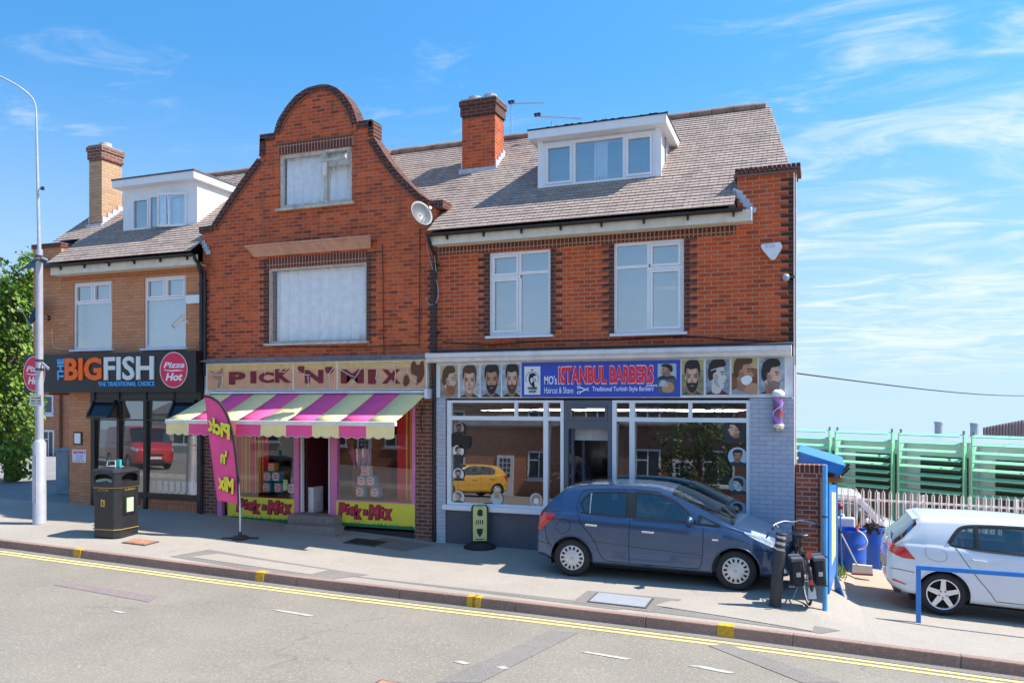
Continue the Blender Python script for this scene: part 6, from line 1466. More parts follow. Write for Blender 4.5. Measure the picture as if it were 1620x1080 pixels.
    for nm, lo, hi in S['glass']:
        for s in (-1, 1):
            g2 = []; xa, xb = lo[0][0], lo[-1][0]
            for j in range(3):
                row = []
                for i in range(25):
                    x = lerp(xa, xb, i/24); zl, zh = interp(lo, x), max(interp(lo, x), interp(hi, x)); z = lerp(zl, zh, j/2); row.append((x, s*(lerp(side_y(x, zl), side_y(x, zh), j/2)-.006), z))
                g2.append(row)
            MB().grid(g2).build('side_window', CARGLASS, root, smooth=True)
        for s in (-1, 1): sl_ = MB(); k_ = dict(sides=(s,)); ribbon(sl_, list(lo), .030, .004, **k_); ribbon(sl_, list(hi), .030, .004, **k_); ribbon(sl_, [lo[0], hi[0]], .03, .0045, **k_); ribbon(sl_, [lo[-1], hi[-1]], .03, .0045, **k_); sl_.build('window_seal', TRIM, root)
    CB = M('cabin_dark', (.03, .03, .033), .8); bl = S['belt']
    zf = interp(bl, -.3)
    m = MB(); hb = hw*.84
    for s in (-1, 1): m.box(-1.2, .95, min(s*hb, s*(hb+.05)), max(s*hb, s*(hb+.05)), .25, zf-.05)
    m.box(-1.75, 1.1, -hb, hb, .24, .34); m.box(-1.85, -1.25, -hb, hb, .5, zf-.10); m.build('door_card', CB, root)
    m = MB(); m.box(.62, 1.05, -hb, hb, .55, zf-.02); m.build('dashboard', CB, root, bevel=.04)
    for sx in (-1, 1):
        for xs_ in (-.05, -.95):
            m = MB(); y_ = sx*.36; m.hexa([(xs_-.1, y_-.22, .35), (xs_+.42, y_-.22, .35), (xs_+.42, y_+.22, .35), (xs_-.1, y_+.22, .35), (xs_-.1, y_-.22, .56), (xs_+.42, y_-.22, .60), (xs_+.42, y_+.22, .60), (xs_-.1, y_+.22, .56)])
            m.hexa([(xs_-.12, y_-.22, .5), (xs_+.02, y_-.22, .5), (xs_+.02, y_+.22, .5), (xs_-.12, y_+.22, .5), (xs_-.32, y_-.19, 1.08), (xs_-.22, y_-.19, 1.08), (xs_-.22, y_+.19, 1.08), (xs_-.32, y_+.19, 1.08)])
            m.box(xs_-.36, xs_-.26, y_-.12, y_+.12, 1.11, 1.26); m.build('seat', M('seat_fabric', (.06, .062, .068), .9), root, bevel=.025)
    m = MB(); m.lathe([(.17, -.012), (.185, 0), (.17, .012)], (.50, .36, .86), 24, 'x'); m.bar((.50, .20, .86), (.50, .52, .86), .02, .04); m.build('steering_wheel', CB, root)
    for s in (-1, 1):
        sm = MB()
        for l in S['seams']: ribbon(sm, l, .009, sides=(s,))
        sm.build('door_seams', WHEELWELL, root)
        tm = MB()
        for l, wd in S['trims']: ribbon(tm, l, wd, .008, sides=(s,))
        tm.build('window_trim', TRIM, root)
    for hx_, hz_ in S['handles']:
        for s in (-1, 1):
            y = s*(side_y(hx_, hz_)); m = MB(); m.bar((hx_-.09, y+s*.03, hz_+.004), (hx_+.09, y+s*.03, hz_-.002), .022, .028); m.bar((hx_-.085, y, hz_), (hx_-.07, y+s*.03, hz_), .02, .02); m.bar((hx_+.085, y, hz_), (hx_+.07, y+s*.03, hz_), .02, .02)
            m.build('door_handle', S.get('handle_mat', paint), root, bevel=.006)
    mxx, mz = S['mirror']
    for s in (-1, 1):
        y = side_y(mxx, mz)
        rows = []
        for k in range(9):
            a = pi*k/8; rr = sin(a)
            rows.append([(mxx+.085*rr*cos(b)*.8+.01, s*(y+.04+.20*(k/8)), mz+.035+.075*max(rr, .02)*sin(b)) for b in [2*pi*i/16 for i in range(16)]])
        m = MB().grid(rows, True); m.build('door_mirror', paint, root, smooth=True); MB().bar((mxx, s*(y-.02), mz-.03), (mxx, s*(y+.09), mz-.01), .05, .04).build('mirror_arm', TRIM, root)
    for nm, lo, hi, mat_ in S.get('lights', []): patch(nm, lo, hi, mat_, .008, n=18, rows=6)
    for l, mat_, nm in S.get('extra', []):
        m = MB(); ribbon(m, l[0], l[1], .005); m.build(nm, mat_, root)
    # plates and grille
    zb = S.get('plate_z', .42); m = MB(); m.box(x1-.005, x1+.015, -.26, .26, zb, zb+.11); m.build('number_plate', PLATEW, root); m = MB(); m.box(x0-.015, x0+.005, -.26, .26, S.get('rplate_z', .75), S.get('rplate_z', .75)+.11); m.build('number_plate', PLATEY, root)
    m = MB(); m.box(x1-.02, x1+.01, -.42, .42, zb-.16, zb-.03); m.box(x1-.05, x1+.004, -.34, .34, zb+.15, zb+.24); m.build('grille', TRIM, root)
    for fn in S.get('more', []): fn(root, side_y, patch, ribbon, top)
    return root
def place_car(root, S, pr, pf):
    """pr, pf: ground contact of the near-side rear and front tyres"""
    d_ = (pf-pr); yaw = math.atan2(d_.y, d_.x); pitch = -math.atan2(d_.z, sqrt(d_.x**2+d_.y**2)); fx = Vector((cos(yaw), sin(yaw), 0)); near = Vector((sin(yaw), -cos(yaw), 0))
    mid = (pr+pf)/2; xm = sum(S['axles'])/2; c = mid-fx*xm-near*(S['w']/2-.04); c.z = mid.z+xm*math.sin(pitch)
    root.location = c; root.rotation_euler = (0, pitch, yaw)
# body profiles -------------------------------------------------
HATCH = dict(x0=-1.985, x1=2.0, w=1.737, axles=(-1.325, 1.186), wheel_r=.300, R=.347, tw=.19, wk='cover', rim=.197, hdr=.22, cowl=1.16, rg0=-1.88, rg1=-1.46,
  top=[(-1.985, .62), (-1.975, .80), (-1.93, .90), (-1.885, 1.02), (-1.70, 1.22), (-1.50, 1.395), (-1.36, 1.435), (-1.1, 1.468), (-.7, 1.487), (-.3, 1.485), (0, 1.465), (.22, 1.425), (.5, 1.315), (.8, 1.18), (1.05, 1.062), (1.16, 1.02), (1.35, .965), (1.6, .885), (1.8, .80), (1.92, .72), (1.975, .64), (2.0, .55)],
  bot=[(-1.985, .36), (-1.93, .27), (-1.7, .235), (-1.0, .205), (.9, .20), (1.6, .20), (1.93, .21), (2.0, .27)],
  plan=[(-1.985, .62), (-1.96, .76), (-1.90, .855), (-1.75, .93), (-1.5, .972), (-1.1, .99), (-.4, 1.0), (.5, 1.0), (1.0, .995), (1.4, .965), (1.65, .90), (1.82, .80), (1.92, .69), (1.975, .58), (2.0, .46)],
  belt=[(-2, 1.02), (-1.5, 1.02), (-.5, .995), (.3, .962), (.9, .93), (1.2, .90), (2, .70)], tumble=.36, rail=.095,
  glass=[('r', [(-1.20, 1.16), (-1.12, 1.035), (-1.0, 1.025), (-.47, 1.008)], [(-1.20, 1.18), (-1.10, 1.30), (-.95, 1.345), (-.47, 1.375)]),
         ('f', [(-.34, 1.0), (.60, .965)], [(-.34, 1.378), (-.1, 1.37), (.12, 1.33), (.38, 1.20), (.60, .975)]),
         ('q', [(.64, .958), (.94, .945)], [(.64, 1.085), (.68, 1.072), (.94, .955)])],
  seams=[[(-.405, 1.36), (-.405, .9), (-.41, .5), (-.40, .30)], [(.70, .97), (.71, .7), (.69, .40), (.66, .30)], [(-1.27, 1.12), (-1.22, .98), (-1.17, .85), (-1.03, .70), (-.93, .55), (-.88, .42), (-.80, .31)], [(-.80, .30), (-.1, .285), (.66, .29)], [(-1.72, .93), (-1.78, .80), (-1.76, .62), (-1.70, .50)], [(1.45, .63), (1.60, .62), (1.80, .56)], [(-1.26, 1.14), (-1.20, 1.33), (-1.0, 1.39), (-.405, 1.415), (.05, 1.395)]],
  trims=[([(-1.20, 1.03), (-1.0, 1.014), (-.44, .997)], .016), ([(-.36, .988), (.2, .968), (.96, .938)], .016), ([(-.405, 1.0), (-.405, 1.2), (-.405, 1.375)], .10)],
  handles=[(-1.01, .845), (-.12, .795)], handle_mat=HUB, mirror=(.50, .985),
  lights=[('tail_light', [(-1.93, .72), (-1.86, .70), (-1.60, .965)], [(-1.93, .90), (-1.84, 1.0), (-1.60, .985)], REDLENS), ('headlight', [(1.30, .86), (1.5, .76), (1.86, .60)], [(1.30, .885), (1.55, .83), (1.86, .69)], CLEARL)],
  plate_z=.42)
def corsa_more(root, sy, patch, ribbon, top):
    m = MB(); 
    for s in (-1,): ribbon(m, [(.84, .745), (.93, .745)], .028, .006)
    m.build('wing_badge', M('badge_white', (.7, .7, .72), .3), root)
    m = MB(); ribbon(m, [(-1.60+.0, .78), (-1.50, .90), (-1.38, .88), (-1.36, .76), (-1.48, .68), (-1.59, .76)], .007, .003, sides=(-1,)); m.build('fuel_flap', WHEELWELL, root)
    m = MB(); m.tube([(-1.25, 0, 1.45), (-1.62, 0, 1.72)], .005, 5); m.build('roof_aerial', TRIM, root)
    m = MB(); m.tube([(1.12, -.45, 1.04), (.92, .05, 1.14)], .008, 5); m.tube([(1.14, .05, 1.04), (.95, .5, 1.12)], .008, 5); m.build('wiper', TRIM, root)
    m = MB(); ribbon(m, [(-1.93, .52), (-1.7, .50), (-1.66, .47)], .010, .003); ribbon(m, [(-1.0, .60), (-.2, .545), (.7, .50)], .006, .002); m.build('body_line', TRIM, root)
    m = MB(); m.lathe([(0, -.90), (.035, -.90), (.03, -.86)], (1.86, 0, .37), 14, 'y'); m.build('fog_lamp', CLEARL, root)
    # door pillar stripe behind the rear window
    m = MB(); ribbon(m, [(-1.04, 1.02), (-1.04, 1.33)], .022, .009); m.build('quarter_bar', M('bar_grey', (.25, .28, .30), .4), root)
HATCH['more'] = [corsa_more]
def paint(name, col, metal=.35, rough=.28, dirt=0):
    m, t, b = nodes(name); n = noise(t, 900, 2); c = mixc(t, ramp(t, n, .3, .7, 0, 1), [x*.85 for x in col], [min(1, x*1.15) for x in col])
    c = mixc(t, ramp(t, noise(t, 2.2, 6, .7), .5, .8, 0, .12+dirt), c, (.25, .23, .20)); t.links.new(c, b.inputs['Base Color'])
    b.inputs['Metallic'].default_value = metal; b.inputs['Roughness'].default_value = rough; b.inputs['Coat Weight'].default_value = 1; b.inputs['Coat Roughness'].default_value = .03; return m
BLUEP = paint('metallic_blue_paint', (.038, .082, .175), .5, .28); WHITEC = paint('white_car_paint', (.66, .69, .75), 0, .3); YELP = paint('yellow_car_paint', (.70, .36, .02), 0, .3); REDP = paint('red_van_paint', (.50, .01, .015), 0, .3); VANW = paint('white_van_paint', (.60, .64, .70), 0, .35)
car = make_car('parked_car', 'metallic dark blue five door hatchback parked in front of the barber shop', 'car', HATCH, BLUEP)
place_car(car, HATCH, G(898, 911.5), G(1170, 935))
# white hatchback
GOLF = dict(HATCH); GOLF.update(x0=-2.13, x1=2.125, w=1.79, axles=(-1.37, 1.267), wheel_r=.316, R=.358, tw=.21, wk='alloy', rim=.222, hdr=.30, cowl=1.22, rg0=-2.06, rg1=-1.74,
  top=[(-2.13, .72), (-2.12, .88), (-2.07, 1.0), (-1.9, 1.17), (-1.75, 1.345), (-1.68, 1.405), (-1.4, 1.425), (-.9, 1.448), (-.4, 1.452), (0, 1.44), (.30, 1.40), (.7, 1.21), (1.22, 1.0), (1.6, .91), (1.95, .80), (2.07, .70), (2.125, .55)],
  bot=[(-2.13, .42), (-2.05, .33), (-1.85, .25), (-1.4, .22), (-1.0, .20), (1.0, .20), (2.0, .21), (2.125, .28)],
  plan=[(-2.13, .70), (-2.11, .82), (-2.05, .895), (-1.9, .945), (-1.6, .975), (-1.2, .99), (-.4, 1.0), (.8, 1.0), (1.4, .97), (1.7, .92), (1.95, .80), (2.07, .66), (2.125, .5)],
  belt=[(-2.13, 1.02), (-1.5, 1.02), (-.3, .99), (.8, .95), (1.2, .92), (2.1, .75)],
  glass=[('q', [(-1.30, 1.06), (-1.24, 1.035), (-.98, 1.025)], [(-1.30, 1.075), (-1.20, 1.24), (-1.10, 1.305), (-.98, 1.318)]), ('r', [(-.945, 1.022), (-.16, 1.0)], [(-.945, 1.32), (-.5, 1.345), (-.16, 1.34)]), ('f', [(-.03, .995), (.86, .965)], [(-.03, 1.335), (.2, 1.31), (.5, 1.18), (.86, .975)])],
  seams=[[(-.10, 1.33), (-.10, .6), (-.09, .30)], [(.84, .95), (.85, .6), (.80, .30)], [(-1.24, 1.03), (-1.08, .80), (-.93, .60), (-.80, .45), (-.70, .31)], [(-.70, .30), (.80, .29)], [(-2.08, .62), (-1.95, .62), (-1.76, .60)]],
  trims=[([(-1.33, 1.07), (-1.24, 1.23), (-1.14, 1.315), (-.9, 1.352), (-.3, 1.372), (.2, 1.345), (.5, 1.21)], .028), ([(-1.31, 1.05), (-.95, 1.008), (-.1, .985), (.9, .952)], .024), ([(-.962, 1.02), (-.962, 1.33)], .03), ([(-.095, 1.0), (-.095, 1.34)], .11)],
  handles=[(-.93, .865), (.12, .84)], mirror=(.78, .97), handle_mat=WHITEC,
  lights=[('tail_light', [(-2.10, .86), (-1.93, .80), (-1.76, .795)], [(-2.10, .97), (-1.90, .965), (-1.76, .80)], REDLENS), ('headlight', [(1.6, .80), (2.0, .66)], [(1.6, .86), (2.0, .74)], CLEARL), ('rear_reflector', [(-2.05, .435), (-1.86, .40)], [(-2.05, .47), (-1.86, .415)], REDLENS)], plate_z=.40, rplate_z=.55)
def golf_more(root, sy, patch, ribbon, top):
    m = MB(); ribbon(m, [(-1.62, .98), (-1.40, .97), (-1.34, .86), (-1.42, .80), (-1.58, .83), (-1.63, .93), (-1.62, .98)], .007, .003, sides=(1,)); ribbon(m, [(-1.62, .98), (-1.40, .97), (-1.34, .86), (-1.42, .80), (-1.58, .83), (-1.63, .93), (-1.62, .98)], .006, .003, sides=(-1,)); m.build('fuel_flap', M('seam_grey', (.25, .26, .28), .6), root)
    m = MB(); m.prism([(-1.79, -.54, 1.325), (-1.60, -.56, 1.375), (-1.60, .56, 1.375), (-1.79, .54, 1.325)], (0, 0, .028)); m.build('roof_spoiler', WHITEC, root, bevel=.01)
    m = MB(); m.lathe([(0, 0), (.06, 0), (.06, .012), (0, .012)], (-2.14, 0, .90), 18, 'x'); m.build('tailgate_badge', CHROME, root)
    m = MB(); m.box(-2.0, -1.9, -.6, .6, .22, .38); m.build('lower_bumper', TRIM, root)
    m = MB(); m.tube([(-2.05, -.4, 1.01), (-2.03, -.1, 1.06)], .012, 5); m.build('rear_wiper', TRIM, root)
GOLF['more'] = [golf_more]
c2 = make_car('parked_car', 'white hatchback with alloy wheels parked behind the blue rail at right', 'car', GOLF, WHITEC)
pr = G(1491, 974); place_car(c2, GOLF, pr, Vector((pr.x+2.63, pr.y+.02, gz_(pr.x+2.63, pr.y))))
# vans
VAN = dict(HATCH); VAN.update(x0=-2.55, x1=2.55, w=2.0, axles=(-1.6, 1.55), wheel_r=.34, R=.40, tw=.22, wk='cover', rim=.22, hdr=1.25, cowl=1.85, rg0=-9, rg1=-8,
  top=[(-2.55, 1.9), (-2.5, 2.0), (-2.2, 2.06), (.6, 2.08), (1.1, 2.04), (1.25, 1.98), (1.85, 1.30), (2.1, 1.20), (2.4, 1.08), (2.52, .95), (2.55, .7)], bot=[(-2.55, .35), (-2.3, .27), (2.3, .26), (2.55, .35)],
  plan=[(-2.55, .94), (-2.4, .985), (0, 1), (1.6, .99), (2.1, .95), (2.4, .86), (2.5, .74), (2.55, .6)], belt=[(-2.6, 1.28), (2, 1.15), (2.6, 1.0)], tumble=.10, rail=.12,
  glass=[('f', [(.55, 1.20), (1.62, 1.14)], [(.55, 1.80), (1.10, 1.76), (1.62, 1.18)])], seams=[[(.42, 1.95), (.42, 1.0), (.42, .32)], [(1.62, 1.12), (1.60, .6), (1.15, .4)], [(-.9, 1.95), (-.9, .32)], [(-.9, .95), (.42, .95)]], trims=[([(.50, 1.18), (1.66, 1.12)], .03)], handles=[(.62, 1.02)], mirror=(1.35, 1.28),
  lights=[('tail_light', [(-2.53, .95), (-2.46, .95)], [(-2.53, 1.35), (-2.46, 1.35)], REDLENS), ('headlight', [(2.0, .95), (2.45, .85)], [(2.0, 1.12), (2.45, .98)], CLEARL)], plate_z=.5, more=[])
v = make_car('white_van', 'plain white panel van parked beyond the palisade fence', 'van', VAN, VANW)
vp = CXY = P(1418, 633, 10.6); v.location = (XX(1445, 10.0)-2.55, 11.2, -1.86); v.rotation_euler.z = radians(3)
VR = dict(VAN); VR.update(x0=-2.55)
rv = make_car('red_van', 'red van parked across the road and mirrored in the fish bar glass', 'van', VR, REDP)
rv.location = (-31.2, -16.6, gz_(-31.2, -16.6)); rv.rotation_euler.z = radians(28)
YC = dict(HATCH)
yc = make_car('parked_car', 'yellow hatchback parked across the road and mirrored in the left barber window', 'car', YC, YELP)
yc.location = (-14.9, -19.6, gz_(-14.9, -19.6)); yc.rotation_euler.z = radians(128)
# ================================================================ RIGHT-HAND YARD
# brick garden wall and car-wash shed
px1 = XX(1308, -.02); zt = ZZ(1283, 735, -.02)
o = thing('brick_wall', 'short red brick wall with soldier coping joined to the grey painted pier', 'wall', (XR1+.02, 0, 0))
MB().box(XR1+.02, px1, -.02, .22, -.25, zt-.14).build('brickwork', PIERB, o); MB().box(XR1+.015, px1+.005, -.03, .23, zt-.139, zt).build('soldier_course', SOLD, o)
MB().tube([(px1-.10, -.05, zt-.2), (px1-.10, -.05, -.1)], .022).build('rust_pipe', M('rust_pipe', (.18, .08, .05), .8), o)
BP = M('blue_gloss_paint', (.025, .20, .60), .35, var=.12, vs=6, dirt=.12)
o = thing('yard_canopy', 'bright blue sloping canopy roof sheltering the yard behind the brick wall', 'canopy', (XR1+.5, .8, 1.8))
a, b_, c, d = P(1262, 713, .5), P(1337, 736, .35), P(1337, 750, .35), P(1262, 727, .5)
m = MB(); L = Vector((0, 2.2, .0)); m.hexa([P(1264, 735, .5), P(1334, 752, .3), P(1334, 752, .3)+L, P(1264, 735, .5)+L, a, b_, b_+L, a+L]); m.build('roof', BP, o, bevel=.01)
m = MB(); q = P(1326, 752, .5); m.box(q.x-.25, q.x+.05, .5, 2.3, q.z-.12, q.z-.03); m.build('soffit_timber', M('varnished_timber', (.30, .14, .05), .5, var=.3, vs=7), o)
for Yy in (.55, 2.2): q = P(1322, 750, Yy); MB().tube([(q.x, Yy, gz_(q.x, Yy)), (q.x, Yy, q.z)], .035).build('canopy_post', BP, o)
m = MB(); q = P(1342, 742, .4); m.tube([P(1336, 745, .3), P(1343, 733, .3)], .03, 6); m.tube([P(1331, 752, .3), P(1344, 740, .3)], .02, 6); m.build('hose_hook', BLACKP, o)
o = thing('yard_sign_board', 'tall blue edged lime banner board standing at the yard entrance behind the blue post', 'sign', (XX(1316, -1.4), -1.4, 0))
A1, A2 = Vector((XX(1308.5, -1.7), -1.7, 0)), Vector((XX(1320, -.5), -.5, 0)); zg = gz_(.5, -1.4); up = lambda v, z: Vector((v.x, v.y, z))
nrm = Vector((.0, 0, 0)); e_ = (A2-A1).normalized(); pn = Vector((e_.y, -e_.x, 0))
m = MB(); m.prism([up(A1, zg+.15), up(A2, zg+.25), up(A2, zg+1.60), up(A1, zg+1.72)], pn*.03); m.build('board', BP, o)
m = MB(); q1, q2 = A1.lerp(A2, .25)+pn*.031, A1.lerp(A2, .85)+pn*.031; m.prism([up(q1, zg+.5), up(q2, zg+.55), up(q2, zg+1.50), up(q1, zg+1.58)], pn*.006); m.build('banner', M('lime_banner', (.55, .68, .30), .6, var=.3, vs=14), o)
m = MB(); m.prism([up(A2, zg-.1), up(A2, zg+.25), up(A2+e_*-.2+pn*.15, zg-.1)], pn*.02); m.build('foot_brace', BP, o)
pb = G(1305, 965); zb = gz_(pb.x, pb.y)
o = thing('blue_post', 'upright pale and dark blue painted post at the yard entrance beside the bicycle', 'post', (pb.x, pb.y, zb)); zt = ZZ(1305, 735, pb.y)
MB().tube([(pb.x, pb.y, zb-.1), (pb.x, pb.y, zt)], .034, 12).build('tube', M('sky_blue_paint', (.08, .36, .70), .4, var=.15, vs=8, dirt=.2), o)
m = MB(); 
for z in (zb+.35, zb+.75, zb+1.3): m.lathe([(.037, -.01), (.041, 0), (.037, .01)], (pb.x, pb.y, z), 12)
m.build('cable_tie', BLACKP, o)
# blue rail in front of the white car
r0 = G(1453, 984); z0 = gz_(r0.x, r0.y); zr = ZZ(1453, 897, r0.y)
o = thing('guard_rail', 'bright blue square tube guard rail in front of the white hatchback', 'railing', (r0.x, r0.y, z0))
MB().box(r0.x-.03, r0.x+.03, r0.y-.03, r0.y+.03, z0-.1, zr-.031).build('post', BP, o, bevel=.006); MB().bar((r0.x-.03, r0.y, zr), (r0.x+3.2, r0.y+.02, zr-.02), .06, .06).build('top_rail', BP, o, bevel=.006)
MB().box(r0.x+3.1, r0.x+3.16, r0.y-.01, r0.y+.05, z0-.4, zr-.05).build('post', BP, o)
# black bollard, leaning slightly
b0 = G(1226, 958); z0 = gz_(b0.x, b0.y); o = thing('bollard', 'black plastic bollard with pale bands leaning slightly beside the blue car bonnet', 'bollard', (b0.x, b0.y, z0))
hgt = ZZ(1234, 842, b0.y)-z0; tx_ = XX(1236.5, b0.y)-b0.x; A = lambda t: Vector((b0.x+tx_*t, b0.y, z0+hgt*t)); BB = M('bollard_black', (.035, .037, .042), .55, var=.2, vs=7, dirt=.15)
ax = (A(1)-A(0)).normalized(); 
MB().tube([A(-.02), A(.02), A(.76), A(.765)], [.082, .08, .078, .06], 20).build('shaft', BB, o, smooth=True, angle=40)
for t0, t1 in ((.795, .845), (.88, .93), (.962, 1.0)): MB().tube([A(t0), A(t0+.006), A(t1-.006), A(t1)], [.066, .074, .074, .066], 20).build('head_ring', BB, o, smooth=True, angle=40)
for t0, t1 in ((.765, .795), (.845, .88), (.93, .962)): MB().tube([A(t0), A(t1)], [.062, .062], 20).build('reflective_band', M('band_silver', (.55, .57, .60), .3, .3), o, smooth=True)
# barrels
def barrel(px, py, Y, wpx, topy, label, open_=True):
    p = P(px, py, Y); rr = wpx/2/F*((Y-CY)/ray(px, py).y); zb_ = gz_(p.x, Y+rr); zt_ = ZZ(px, topy, Y); o = thing('plastic_barrel', label, 'barrel', (p.x, Y, zb_), group='blue plastic barrels in the yard'); h = zt_-zb_
    BL = M('barrel_blue', (.012, .10, .50), .35, var=.12, vs=4)
    MB().lathe([(0, 0), (rr*.93, 0), (rr*.97, .03), (rr, h*.3), (rr*1.02, h*.33), (rr, h*.36), (rr, h*.66), (rr*1.02, h*.69), (rr, h*.72), (rr*.97, h-.03), (rr*.99, h), (rr*.93, h), (rr*.92, h-.12), (0, h-.12)], (p.x, Y, zb_), 32).build('drum', BL, o, smooth=True, angle=50)
    MB().lathe([(rr*1.0, h-.02), (rr*1.03, h-.01), (rr*1.0, h+.01)], (p.x, Y, zb_), 32).build('rim', M('barrel_rim', (.02, .12, .45), .4), o)
    return o, p, zt_
o1_, p1, zt1 = barrel(1344, 880, 1.95, 49, 837, 'nearest blue plastic barrel standing on the gravel with a brush leaning on it')
barrel(1382, 870, 3.3, 34, 833, 'middle blue plastic barrel with a black rag over its rim')
barrel(1407, 860, 4.0, 26, 841, 'farthest blue plastic barrel half hidden by the white hatchback')
m = MB(); r = random.Random(1); p = P(1380, 834, 3.2)
for i in range(14): a = r.uniform(0, 6.28); m.tube([(p.x+.14*cos(a), p.y+.14*sin(a), p.z), (p.x+.1*cos(a+1), p.y+.1*sin(a+1), p.z+.06), (p.x+.17*cos(a+1.5), p.y+.17*sin(a+1.5), p.z-.10)], .028, 6)
tag(m.build('black_cloth', M('black_rag', (.012, .012, .012), .9)), 'crumpled black cloth lying over the rim of the middle barrel', 'cloth')
o = thing('white_container', 'white plastic container standing behind the rim of the nearest barrel', 'container', P(1338, 835, 2.3)); p = P(1338, 830, 2.35); MB().box(p.x-.16, p.x+.16, 2.35, 2.5, p.z-.3, p.z+.14).build('body', M('white_plastic'), o, bevel=.03); MB().lathe([(0, 0), (.04, 0), (.04, .05), (0, .05)], (p.x-.06, 2.42, p.z+.14), 12).build('cap', M('white_plastic'), o)
o = thing('pressure_hose', 'orange and white hose looping over the nearest blue barrel', 'hose', P(1362, 840, .45)); MB().tube(smooth_path([P(1356, 838, 1.7), P(1366, 845, 1.65), P(1372, 856, 1.6), P(1368, 866, 1.6), P(1358, 869, 1.62)], 6), .013, 8).build('hose', M('hose_white', (.75, .72, .68), .5), o, smooth=True)
MB().tube([P(1355, 836, 1.7), P(1361, 826, 1.7)], [.035, .012], 8).build('nozzle', C_('nozzle_orange', (.80, .25, .08)), o)
o = thing('long_broom', 'broom with white head standing on the gravel, its pole leaning on the nearest barrel', 'broom', P(1363, 900, .1)); Yb = 1.35
MB().tube([P(1321, 824, Yb+.15), P(1356, 893, Yb)], .014, 8).build('handle', M('broom_pole', (.55, .56, .58), .3, .5), o); MB().tube([P(1319, 820, Yb+.15), P(1331, 843, Yb+.1)], .019, 8).build('grip', BLACKP, o)
m = MB(); q0, q1 = P(1349, 892, Yb), P(1380, 895, Yb-.02); m.prism([q0, q1, P(1381, 908, Yb-.02), P(1348, 906, Yb)], (0, .07, 0)); m.build('brush_head', M('brush_white', (.70, .70, .68), .7, var=.1, vs=30), o)
MB().prism([P(1347, 906, Yb-.01), P(1381, 908, Yb-.03), P(1381, 910.5, Yb-.03), P(1347, 908.5, Yb-.01)], (0, .09, 0)).build('bristles', C_('bristle_red', (.35, .04, .05)), o)
o = thing('red_brush', 'small dark red scrubbing brush standing on a pole by the canopy', 'brush', P(1329, 803, 1.6)); MB().lathe([(0, -.05), (.05, -.04), (.06, .02), (.03, .06), (0, .06)], P(1329, 801, 1.6), 12).build('brush_head', C_('brush_red', (.25, .02, .04)), o); MB().tube([P(1329, 803, 1.6), P(1332, 900, 1.5)], .012).build('pole', BP, o)
# palisade fence
o = thing('palisade_fence', 'grey galvanised palisade fence with pointed pales behind the cars', 'fence', (XX(1330, 8), 8, -1.6)); YP = 8.0
xa, xb = XX(1322, YP), XX(1690, YP); zpt = lambda x: ZZ(interp([(xa, 1322), (xb, 1690)], x), interp([(1322, 770), (1425, 779), (1620, 788), (1690, 790)], interp([(xa, 1322), (xb, 1690)], x)), YP)
x = xa; k = 0; PG = M('palisade_galv', (.74, .72, .73), .6, .0, var=.15, vs=3)
while x < xb and k < 96:
    z1 = zpt(x); m = MB(); w_ = .040; zb_ = -1.75
    for s in (-1, 1):
        m.prism([(x, YP-.012, zb_), (x+s*w_, YP+.008, zb_), (x+s*w_, YP+.008, z1-.06), (x+s*w_*.8, YP+.004, z1-.02), (x+s*.012, YP-.01, z1)] if True else 0, (0, .004, 0))
    m.prism([(x-.012, YP-.013, z1-.02), (x+.012, YP-.013, z1-.02), (x+.006, YP-.013, z1+.035), (x-.006, YP-.013, z1+.035)], (0, .004, 0))
    m.build('pale', PG, o); x += .158; k += 1
m = MB(); m.bar((xa, YP+.04, zpt(xa)-.28), (xb, YP+.04, zpt(xb)-.28), .05, .05); m.bar((xa, YP+.04, -1.45), (xb, YP+.04, -1.45), .05, .05); m.build('rail', PG, o)
for i in range(6): x = lerp(xa, xb, i/5); MB().box(x-.03, x+.03, YP+.06, YP+.15, -1.8, zpt(x)-.05).build('post', PG, o)
# glazed building behind green louvres
dirv = Vector((-.834, .552, 0)); nv = Vector((-.552, -.834, 0)); base = Vector((3.3, 24.5, 0))
o = thing('louvred_building', 'low grey building behind bright green horizontal louvres beyond the fence', 'building', (3.3, 24.5, -3.3))
GRN2 = M('louvre_green', (.30, .78, .46), .45, var=.06, vs=2); SILV = M('building_grey', (.66, .68, .70), .6, var=.06, vs=1); DGL = M('office_glass', (.02, .035, .035), .05, var=0)
def BPt(s, out, z): v = base+dirv*s+nv*out; return Vector((v.x, v.y, z))
def bbox(mb, s0, s1, o0, o1, z0, z1): mb.hexa([BPt(s0, o0, z0), BPt(s1, o0, z0), BPt(s1, o1, z0), BPt(s0, o1, z0), BPt(s0, o0, z1), BPt(s1, o0, z1), BPt(s1, o1, z1), BPt(s0, o1, z1)])
zlt = ZZ(1416, 684, 24.5)
m = MB(); bbox(m, -14, 14, -8, -.7, -3.6, zlt-.40); m.build('wall', SILV, o)
sp = 3.02
